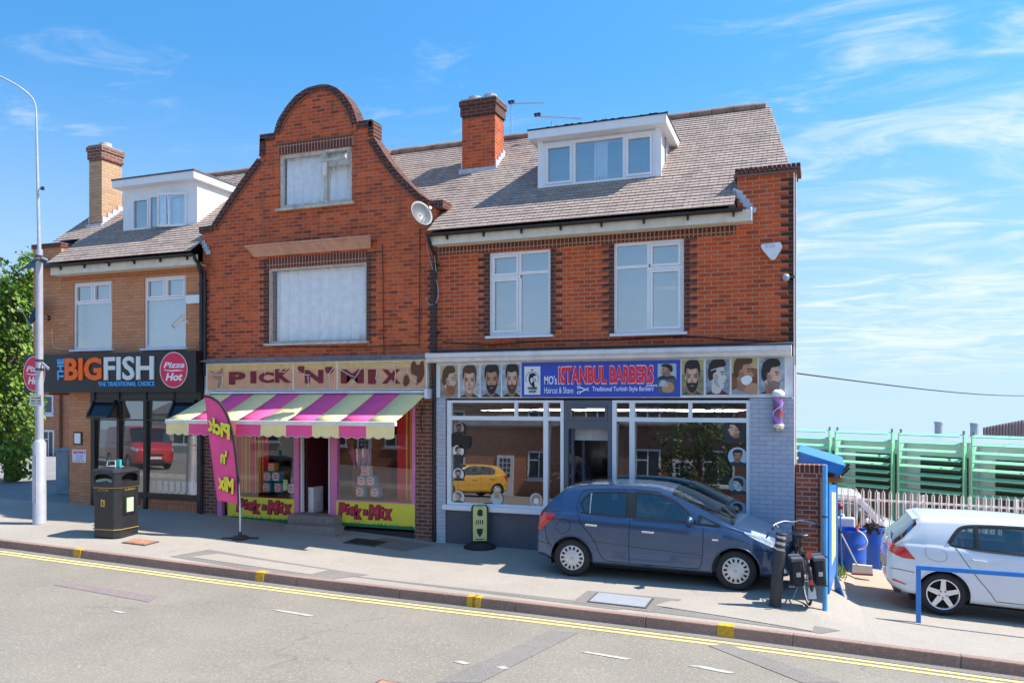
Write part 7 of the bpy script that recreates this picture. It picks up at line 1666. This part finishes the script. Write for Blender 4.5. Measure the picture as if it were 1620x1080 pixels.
for i in range(-4, 5):
    s = i*sp
    m = MB(); bbox(m, s-2.75, s-.75, -.70, -.66, -3.0, zlt-.98); m.build('window', DGL, o)
    for e in (-.16, .16): m = MB(); bbox(m, s+e-.03, s+e+.03, -.2, .02, -3.6, zlt-.01); m.build('louvre_post', GRN2, o)
    m = MB(); bbox(m, s-.11, s+.11, -.6, -.32, -3.6, zlt-.42); m.build('column', SILV, o)
    for e in (-.2, .2): m = MB(); m.tube([BPt(s+e, -.1, zlt-.02), BPt(s+e, -.1, zlt+.16)], .05, 8); m.build('post_cap', M('cap_grey', (.25, .28, .30), .5), o)
    m = MB(); m.bar(BPt(s+.45, -.6, zlt-.15), BPt(s+.1, .05, zlt-.45), .05, .05); m.build('brace', SILV, o)
    for k in range(8):
        z = zlt-.02-k*.335; m = MB(); a0, a1 = s+.24, s+sp-.24; m.hexa([BPt(a0, -.05, z), BPt(a1, -.05, z), BPt(a1, .17, z-.085), BPt(a0, .17, z-.085), BPt(a0, -.05, z+.03), BPt(a1, -.05, z+.03), BPt(a1, .17, z-.05), BPt(a0, .17, z-.05)]); m.build('louvre_blade', GRN2, o)
m = MB(); bbox(m, -14, 14, -8.2, -.6, zlt-.41, zlt-.34); m.build('roof_edge', GALV, o)
for px, pw, lb in ((1485, 11, 'left'), (1541.5, 11, 'right')):
    Yf = 30; q = P(px, 690, Yf); rr = pw/2/F*42; zt_ = ZZ(px, 666 if px < 1500 else 668, Yf); f = thing('roof_flue', 'pale steel flue on the louvred building, the %s hand one of the pair' % lb, 'flue', q, group='steel flues above the louvred building')
    MB().lathe([(rr, -1), (rr, zt_-q.z-.16), (rr*1.1, zt_-q.z-.16), (rr*1.1, zt_-q.z-.02), (rr*.9, zt_-q.z), (0, zt_-q.z)], q, 16).build('duct', M('flue_grey', (.42, .46, .50), .5, .2), f, smooth=True, angle=40)
# corrugated building top right
o = thing('corrugated_shed', 'distant shed with pinkish grey corrugated cladding above the louvred building at the right edge', 'building', P(1600, 690, 40)); m = MB(); Yc = 40; rows = [[], []]
xa, xb = XX(1555, Yc), XX(1760, Yc)
for i in range(161):
    x = lerp(xa, xb, i/160); px = lerp(1555, 1760, i/160); zt_ = ZZ(px, interp([(1555, 676), (1620, 664), (1760, 655)], px), Yc); rows[0].append((x, Yc+.08*sin(i*1.57), -5)); rows[1].append((x, Yc+.08*sin(i*1.57), zt_))
m.grid(rows); m.build('cladding', M('pink_grey_cladding', (.40, .33, .36), .6, .1, var=.25, vs=.6, dirt=.15), o)
# ---- bicycle seen from behind
def bicycle():
    o = thing('bicycle', 'black city bicycle with two square black panniers parked beside the blue post', 'bicycle'); K = M('bike_black', (.018, .018, .02), .35); r = .34
    def rim(x, nm, steer=0):
        m = MB(); m.lathe([(r, -.014), (r+.012, 0), (r, .014), (r-.022, .012), (r-.022, -.012), (r, -.014)], (x, 0, r+.012), 40, 'y'); w_ = m.build(nm, TYRE, o, smooth=True)
        m = MB(); m.lathe([(r-.022, -.010), (r-.036, -.008), (r-.036, .008), (r-.022, .010)], (x, 0, r+.012), 40, 'y'); m.build('rim', GALV, w_); m = MB()
        for k in range(28): a = 2*pi*k/28; m.tube([(x, (.03 if k % 2 else -.03), r+.012), (x+(r-.03)*cos(a), 0, r+.012+(r-.03)*sin(a))], .0016, 4)
        m.tube([(x, -.05, r+.012), (x, .05, r+.012)], .022, 10); m.build('spokes', GALV, w_)
    rim(-.52, 'rear_wheel'); rim(.54, 'front_wheel')
    z = r+.012; m = MB(); bb = (-.08, 0, .28)
    for a, c, q in (((-.20, 0, .86), bb, .016), (bb, (.40, 0, .72), .018), ((-.17, 0, .74), (.38, 0, .88), .016), ((.37, 0, .98), (.43, 0, .66), .018), ((-.19, 0, .80), (-.52, .05, z), .009), ((-.19, 0, .80), (-.52, -.05, z), .009), (bb, (-.52, .05, z), .010), (bb, (-.52, -.05, z), .010), ((.43, .05, .66), (.54, .05, z), .012), ((.43, -.05, .66), (.54, -.05, z), .012)): m.tube([a, c], q, 8)
    m.build('frame', K, o, smooth=True)
    MB().tube(smooth_path([(.16, -.31, .99), (.26, -.28, 1.02), (.36, -.12, 1.05), (.37, 0, 1.03), (.36, .12, 1.05), (.26, .28, 1.02), (.16, .31, .99)], 5), .012, 8).build('handlebar', GALV, o, smooth=True)
    for s in (-1, 1): MB().tube([(.20, s*.305, 1.0), (.08, s*.33, .985)], .018, 8).build('handlebar_grip', K, o); MB().tube([(.26, s*.25, 1.02), (.20, s*.23, .985)], .008, 6).build('brake_lever', GALV, o)
    m = MB(); rows = []
    for x, w_, zc in ((-.36, .02, .93), (-.34, .10, .94), (-.24, .12, .95), (-.12, .06, .945), (.0, .03, .94), (.02, .01, .935)): rows.append([(x, w_*cos(a), zc+.022*sin(a)) for a in [2*pi*k/12 for k in range(12)]])
    m.grid(rows, True); m.face(rows[0]); m.face(rows[-1]); m.build('saddle', K, o, smooth=True)
    m = MB(); 
    for s in (-.06, .06): m.tube([(-.22, s, .70), (-.78, s, .69)], .007, 6); m.tube([(-.70, s, .69), (-.54, s, z)], .006, 6); m.tube([(-.35, s, .69), (-.52, s, z)], .006, 6)
    for x in (-.3, -.5, -.78): m.tube([(x, -.06, .70), (x, .06, .70)], .007, 6)
    m.build('carrier_rack', K, o)
    m = MB(); m.lathe([(r+.03, -.025), (r+.042, 0), (r+.03, .025)], (-.52, 0, z), 30, 'y', .6, pi+.5); m.build('mudguard', K, o, smooth=True); m = MB(); m.prism([(-.885, -.045, .33), (-.885, .045, .33), (-.90, .055, .18), (-.90, -.055, .18)], (.006, 0, 0)); m.build('mud_flap', M('flap_silver', (.45, .46, .48), .4), o)
    for s in (-1, 1):
        m = MB(); m.box(-.80, -.44, min(s*.07, s*.22), max(s*.07, s*.22), .32, .70); p_ = m.build('pannier', M('pannier_black', (.018, .018, .022), .75, var=.3, vs=14), o, bevel=.035)
        MB().box(-.806, -.801, s*.145-.028, s*.145+.028, .46, .52).build('pannier_badge', M('badge_grey', (.45, .45, .46), .5), p_); MB().box(-.80, -.45, min(s*.065, s*.225), max(s*.065, s*.225), .66, .715).build('pannier_flap', M('pannier_grey', (.10, .10, .12), .6), p_, bevel=.015)
    MB().lathe([(0, -.86), (.038, -.86), (.04, -.83)], (0, 0, .76), 16, 'x').build('rear_light', REDLENS, o); MB().lathe([(0, -.905), (.03, -.905), (.032, -.88)], (0, 0, .40), 16, 'x').build('rear_reflector', REDLENS, o)
    m = MB(); m.lathe([(0, .05), (.09, .05), (.09, .06), (0, .06)], bb, 20, 'y'); m.bar((bb[0], .07, bb[2]), (bb[0]+.10, .08, bb[2]-.13), .015, .02); m.bar((bb[0], -.07, bb[2]), (bb[0]-.10, -.08, bb[2]+.13), .015, .02); m.box(bb[0]+.06, bb[0]+.15, .08, .17, bb[2]-.14, bb[2]-.12); m.box(bb[0]-.15, bb[0]-.06, -.17, -.08, bb[2]+.12, bb[2]+.14); m.build('crankset', GALV, o)
    MB().tube(smooth_path([(.3, .02, .9), (.2, .16, .75), (-.05, .22, .62), (.05, .28, .78), (.25, .22, .92)], 6), .010, 6).build('cable_lock', M('lock_blue', (.03, .06, .15), .4), o)
    MB().tube([(-.10, .02, .27), (-.22, .16, .02)], .009, 6).build('kickstand', GALV, o)
    return o
bk = bicycle(); q = G(1279, 958); bk.rotation_euler = (0, radians(0), radians(101)); bk.rotation_mode = 'XYZ'
bk.location = (q.x-.0+.52*cos(radians(101)), q.y+.52*sin(radians(101)), gz_(q.x, q.y+.5)+.0); bk.rotation_euler.x = radians(-4)
# ================================================================ TREES, FAR HOUSES, PEOPLE
def leaf_mat(name, a, b):
    m, t, bs = nodes(name); oi = N(t, 'ShaderNodeNewGeometry'); c = mixc(t, oi.outputs['Random Per Island'], a, b); t.links.new(c, bs.inputs['Base Color']); bs.inputs['Roughness'].default_value = .55
    tr_ = N(t, 'ShaderNodeBsdfTranslucent'); t.links.new(c, tr_.inputs[0]); mx_ = N(t, 'ShaderNodeMixShader'); mx_.inputs[0].default_value = .3; t.links.new(bs.outputs[0], mx_.inputs[1]); t.links.new(tr_.outputs[0], mx_.inputs[2]); t.links.new(mx_.outputs[0], t.nodes['Material Output'].inputs[0]); return m
LEAF = leaf_mat('bright_green_leaves', (.06, .15, .015), (.27, .40, .05)); LEAFD = leaf_mat('dark_green_leaves', (.035, .07, .012), (.09, .14, .025)); BARK = M('bark', (.10, .075, .055), .9, var=.3, vs=9)
def tree(name, label, base, blobs, nleaf, size, mat, trunk_r=.22, limbs=(), seed=1, droop=.0):
    r = random.Random(seed); o = thing(name, label, 'tree', base); m = MB(); b = Vector(base)
    topz = max(c[2] for c in blobs)
    m.tube(smooth_path([b, b+Vector((.05, .02, (topz-b.z)*.35)), b+Vector((-.08, .05, (topz-b.z)*.7)), b+Vector((0, 0, (topz-b.z)*.95))], 4), [trunk_r*(1-.8*i/12) for i in range(13)], 9)
    for c in blobs: s = b+Vector((0, 0, (c[2]-b.z)*.45)); m.tube([s, s.lerp(Vector(c[:3]), .55)+Vector((0, 0, .1)), Vector(c[:3])], [trunk_r*.45, trunk_r*.28, trunk_r*.08], 6)
    m.build('trunk', BARK, o, smooth=True)
    lf = MB(); tot = sum(c[3]**2 for c in blobs)
    for c in blobs:
        n = int(nleaf*c[3]**2/tot); ctr = Vector(c[:3]); rx, rz = c[3], c[4] if len(c) > 4 else c[3]
        cl = [(Vector((r.gauss(0, 1), r.gauss(0, 1), r.gauss(0, 1))).normalized()*(r.random()**.4)) for _ in range(max(6, n//28))]
        for i in range(n):
            q = r.choice(cl)+Vector((r.gauss(0, .13), r.gauss(0, .13), r.gauss(0, .13))); p = ctr+Vector((q.x*rx, q.y*rx, q.z*rz)); 
            if p.z < gz_(p.x, p.y)+.05: continue
            nrm = (q+Vector((r.gauss(0, .6), r.gauss(0, .6), .5+r.gauss(0, .5)))).normalized(); a = nrm.cross(Vector((r.random(), r.random(), r.random()))).normalized(); e = nrm.cross(a); s = size*r.uniform(.6, 1.25)
            lf.face([p-a*s*.5, p-e*s*.28+nrm*s*.06, p+a*s*.55, p+e*s*.28+nrm*s*.06])
    lf.build('crown', mat, o); return o
tb = Vector((XX(18, 3.2), 3.2, .35))
def pb_(px, py, Y, r, rz=None): p = P(px, py, Y); return (p.x, p.y, p.z, r, rz or r)
tree('leafy_tree', 'bright green tree leafy down to the ground at the left edge of the street', tb,
     [pb_(40, 440, 3.6, .75, .85), pb_(14, 500, 3.4, 1.0, .9), pb_(30, 480, 4.2, .9), pb_(2, 560, 3.4, 1.1), pb_(32, 570, 3.4, .62, 1.0), pb_(20, 640, 3.2, .85, 1.1), pb_(-6, 690, 3.2, 1.0, 1.1), pb_(28, 715, 3.0, .62, .95), pb_(-40, 600, 3.8, 1.6, 2.2), pb_(46, 610, 4.5, .55, .9), pb_(-50, 480, 4.5, 1.4, 1.2)], 21000, .17, LEAF, seed=3)
# houses behind at far left
def house(name, label, x0, x1, y, depth, z0, ze, zr, wins, doors, mat, roofm, face=-1):
    o = thing(name, label, 'house', ((x0+x1)/2, y, z0)); m = MB(); yb = y-face*depth
    m.box(x0, x1, min(y, yb), max(y, yb), z0-.5, ze); ym = (y+yb)/2
    m.prism([(x0, y, ze), (x0, yb, ze), (x0, ym, zr)], (x1-x0, 0, 0)); m.build('wall', mat, o)
    rf = MB(); 
    for ya in (y, yb):
        s = 1 if ya > ym else -1; rf.hexa([(x0-.2, ya+s*.3, ze-.15), (x1+.2, ya+s*.3, ze-.15), (x1+.2, ym, zr+.02), (x0-.2, ym, zr+.02), (x0-.2, ya+s*.3, ze-.05), (x1+.2, ya+s*.3, ze-.05), (x1+.2, ym, zr+.12), (x0-.2, ym, zr+.12)])
    rf.build('roof', roofm, o); ch = MB().box(x0+.3, x0+1.0, ym-.3, ym+.3, zr-.6, zr+1.1).build('chimney', mat, o)
    for (wx, wz, ww, wh) in wins:
        f = MB(); yy = y+face*.02; w0, w1 = min(yy, y-face*.05), max(yy, y-face*.05)
        frame_ring(f, wx-ww/2, wx+ww/2, wz, wz+wh, .09, w0-.01, w1); f.box(wx-.03, wx+.03, w0, w1, wz+.09, wz+wh-.09); f.box(wx-ww/2+.09, wx-.031, w0, w1, wz+wh*.66, wz+wh*.66+.06)
        f.box(wx-ww/2-.08, wx+ww/2+.08, min(yy+face*.08, y), max(yy+face*.08, y), wz-.1, wz-.002); ff = f.build('window', WHITEP, o); MB().box(wx-ww/2+.09, wx+ww/2-.09, min(y, y+face*.005), max(y, y+face*.005), wz+.09, wz+wh-.09).build('pane', M('far_window_glass', (.05, .065, .08), .06, var=0), ff)
    for dx_ in doors:
        d_ = MB().box(dx_-.45, dx_+.45, min(y, y+face*.06), max(y, y+face*.06), z0, z0+2.05).build('door', WHITEP, o)
        g_ = MB(); 
        for i in range(3):
            for j in range(4): g_.box(dx_-.30+i*.21, dx_-.14+i*.21, y+face*.061 if face > 0 else y+face*.064, y+face*.064 if face > 0 else y+face*.061, z0+.95+j*.25, z0+1.15+j*.25)
        g_.build('door_panes', M('far_window_glass'), d_)
    return o
SLATE = brick_mat('far_slate', (.16, .15, .17), (.12, .115, .13), (.09, .085, .10), (.05, .05, .05), bw=.3, rh=.22, ms=.008)
house('brick_house', 'orange brick house with white windows glimpsed between the tree and the fish bar', XX(30, 13), XX(128, 13), 13, 8, .1, 5.6, 8.2, [(XX(76, 13), ZZ(76, 765, 13), .8, .9), (XX(77, 13), ZZ(76, 726, 13), .75, 1.35), (XX(70, 13), ZZ(72, 655, 13), 1.2, .9)], [], FARB, SLATE)
m = MB(); x = XX(98, 13); m.tube([(x, 12.92, 5.4), (x, 12.92, .2)], .06, 8); tag(m.build('downpipe', M('brown_pipe', (.12, .05, .03), .6)), 'brown downpipe on the orange brick house seen past the fish bar pier', 'downpipe')
# across the road, seen only in the shop glass
zo = gz_(-12, -24)
house('brick_house', 'terraced brick house with panelled white door across the road, mirrored in the barber window', -19.2, -11.6, -24, 8, zo, zo+3.6, zo+5.7, [(-17.6, zo+.9, 1.5, 1.4), (-12.8, zo+.9, 1.2, 1.4)], [-14.6], FARB, SLATE, face=1)
house('brick_house', 'long brick house with pairs of windows across the road, mirrored beside the shop door', -11.2, -2.4, -23.2, 8, zo, zo+3.7, zo+5.8, [(-9.6, zo+.9, 1.2, 1.6), (-7.2, zo+.9, 1.2, 1.6), (-4.0, zo+.9, 1.4, 1.6)], [-5.6], BROWN, SLATE, face=1)
house('rendered_house', 'pale rendered house across the road, mirrored in the fish bar glass', -44, -27, -30, 9, gz_(-35, -30), gz_(-35, -30)+3.2, gz_(-35, -30)+5, [(-41, 1.2, 2, 1.2), (-34, 1.2, 2, 1.2), (-30, 1.2, 2, 1.2)], [-37.5], M('cream_render', (.62, .58, .48), .8), SLATE, face=1)
house('brick_house', 'brick house left of the row across the road, mirrored in the sweet shop', -26.5, -19.6, -25, 8, gz_(-23, -25), gz_(-23, -25)+3.6, gz_(-23, -25)+5.6, [(-25.3, 1.2, 1.3, 1.3), (-21.5, 1.2, 1.4, 1.3)], [-23.5], FARB, SLATE, face=1)
tree('street_tree', 'loose dark tree across the road, mirrored in the right barber window', (-4.2, -19.0, gz_(-4.2, -19)), [(-4.4, -19.0, 1.3, 1.3), (-3.4, -19.3, 2.4, 1.2), (-5.2, -18.7, 2.2, 1.0), (-4.2, -19, 3.4, 1.2)], 2000, .2, LEAFD, trunk_r=.16, seed=8)
tree('street_tree', 'round dark tree across the road to the right of the long brick house', (1.8, -21.0, gz_(1.8, -21)), [(1.6, -21.0, 1.3, 1.5), (2.8, -21.3, 2.4, 1.4), (.6, -20.7, 2.6, 1.2), (1.8, -21, 3.8, 1.4)], 3800, .22, LEAFD, trunk_r=.16, seed=9)
# person at work inside the barber shop
def person(name, label, joints, edges, radii, mats, loc, rz):
    root = thing(name, label, 'person', loc)
    me = bpy.data.meshes.new('body'); me.from_pydata(joints, edges, []); o = bpy.data.objects.new('body', me); COL.objects.link(o); o.parent = root
    o.modifiers.new('skin', 'SKIN'); 
    sv = me.skin_vertices[0].data if me.skin_vertices else None
    if sv is None:
        bm = bmesh.new(); bm.from_mesh(me); bm.verts.layers.skin.verify(); bm.to_mesh(me); bm.free(); sv = me.skin_vertices[0].data
    for i, r in enumerate(radii): sv[i].radius = (r, r)
    sv[0].use_root = True; s = o.modifiers.new('sub', 'SUBSURF'); s.levels = 2; s.render_levels = 2; me.materials.append(mats); root.rotation_euler.z = rz
    return root, o
J = [(0, 0, .95), (.06, 0, 1.12), (.17, 0, 1.32), (.28, 0, 1.43), (.33, 0, 1.49), (.40, 0, 1.60),
     (0, .09, .90), (.03, .10, .50), (-.02, .11, .09), (.12, .11, .06), (0, -.09, .90), (.05, -.10, .50), (.0, -.11, .09), (.14, -.11, .06),
     (.24, .18, 1.39), (.32, .24, 1.15), (.50, .16, 1.08), (.56, .14, 1.09), (.24, -.18, 1.39), (.36, -.24, 1.17), (.54, -.16, 1.14), (.60, -.14, 1.15)]
E = [(0, 1), (1, 2), (2, 3), (3, 4), (4, 5), (0, 6), (6, 7), (7, 8), (8, 9), (0, 10), (10, 11), (11, 12), (12, 13), (3, 14), (14, 15), (15, 16), (16, 17), (3, 18), (18, 19), (19, 20), (20, 21)]
Rr = [.13, .12, .14, .09, .055, .09, .09, .065, .045, .035, .09, .065, .045, .035, .065, .045, .032, .03, .065, .045, .032, .03]
def skin_person(label, x, y, rz, cloth, skin='tan'):
    root, b = person('person', label, J, E, Rr, SK[skin], (0, 0, 0), 0)
    # head shape, face, hair, clothing and hands as parts
    hc = Vector((.42, 0, 1.62)); rows = []
    for i in range(11):
        a = pi*i/10; z = cos(a); rr = sin(a); rows.append([hc+Vector((.105*rr*cos(t)*(1-.12*(z < -.3)), .078*rr*sin(t), .125*z)) for t in [2*pi*k/18 for k in range(18)]])
    MB().grid(rows, True).build('head', SK[skin], root, smooth=True)
    rows = []
    for i in range(8):
        a = pi*.58*i/7; z = cos(a); rr = sin(a)+.02; rows.append([hc+Vector((-.018+.110*rr*cos(t), .086*rr*sin(t), .012+.130*z)) for t in [2*pi*k/18 for k in range(18)]])
    MB().grid(rows, True).build('hair', HR['black'], root, smooth=True)
    m = MB(); m.prism([hc+Vector((.10, -.012, -.035)), hc+Vector((.10, .012, -.035)), hc+Vector((.098, .004, .03))], (.03, 0, -.01)); m.build('nose', SK[skin], root)
    m = MB()
    for s in (-1, 1): m.lathe([(0, 0), (.011, 0)], hc+Vector((.099, s*.033, .012)), 8, 'x')
    m.box(hc.x+.088, hc.x+.097, -.022, .022, hc.z-.066, hc.z-.058); m.build('eyes_and_mouth', INK, root)
    for s in (-1, 1): MB().lathe([(0, s*.074), (.022, s*.082), (.018, s*.092), (0, s*.088)], hc, 10, 'y').build('ear', SK[skin], root)
    def cloth_part(nm, pts, rad, mt):
        MB().tube(smooth_path(pts, 3), [interp([(i/(len(rad)-1), v) for i, v in enumerate(rad)], k/(3*(len(pts)-1))) for k in range(3*(len(pts)-1)+1)], 14).build(nm, mt, root, smooth=True)
    cloth_part('shirt', [(0, 0, .90), (.06, 0, 1.12), (.17, 0, 1.32), (.27, 0, 1.43), (.31, 0, 1.46)], [.155, .165, .185, .14, .07], cloth)
    for s in (-1, 1): cloth_part('sleeve', [(.24, s*.12, 1.40), (.26, s*.19, 1.36), (.30, s*.225, 1.22)], [.08, .078, .065], cloth); cloth_part('trouser_leg', [(0, s*.08, .93), (.03, s*.10, .52), (-.01, s*.11, .08)], [.115, .085, .068], C_('black_trousers', (.015, .015, .018)))
    for s in (-1, 1):
        w = Vector((.57 if s > 0 else .61, s*.14, 1.10 if s > 0 else 1.155)); m = MB(); m.tube([w-Vector((.03, 0, 0)), w+Vector((.045, 0, 0))], [.030, .036], 8)
        for k in range(4): m.tube([w+Vector((.04, -.026+.017*k, .0)), w+Vector((.085, -.026+.017*k, -.01)), w+Vector((.10, -.024+.016*k, -.045+.006*k))], [.009, .008, .007], 6)
        m.tube([w+Vector((.01, -s*.03, -.005)), w+Vector((.05, -s*.05, -.02)), w+Vector((.075, -s*.045, -.035))], [.010, .009, .008], 6); m.build('hand', SK[skin], root, smooth=True)
    root.location = (x, y, .08); root.rotation_euler.z = rz; return root
skin_person('barber in a dark shirt bending forward at work inside the shop doorway', XX(928, 2.1), 2.1, radians(205), C_('navy_shirt', (.05, .06, .10)))
# barber chair with cape, and a second chair
def salon_chair(x, y, label):
    o = thing('barber_chair', label, 'barber chair', (x, y, .08), group='barber chairs inside the shop'); K = M('chair_vinyl', (.03, .03, .032), .35)
    MB().lathe([(0, 0), (.28, 0), (.28, .03), (.05, .06), (.045, .42), (0, .42)], (x, y, .08), 20).build('pedestal', CHROME, o); MB().box(x-.27, x+.27, y-.27, y+.25, .52, .64).build('seat', K, o, bevel=.03); MB().box(x-.26, x+.26, y+.22, y+.34, .62, 1.2).build('backrest', K, o, bevel=.03); MB().box(x-.14, x+.14, y+.24, y+.32, 1.24, 1.42).build('headrest', K, o, bevel=.03)
    for s in (-1, 1): MB().box(x+s*.30-.03, x+s*.30+.03, y-.2, y+.2, .80, .86).build('armrest', K, o, bevel=.01)
salon_chair(XR0+1.6, 2.3, 'black barber chair inside behind the left shop window'); salon_chair(XR0+4.4, 2.2, 'black barber chair inside behind the right shop window')
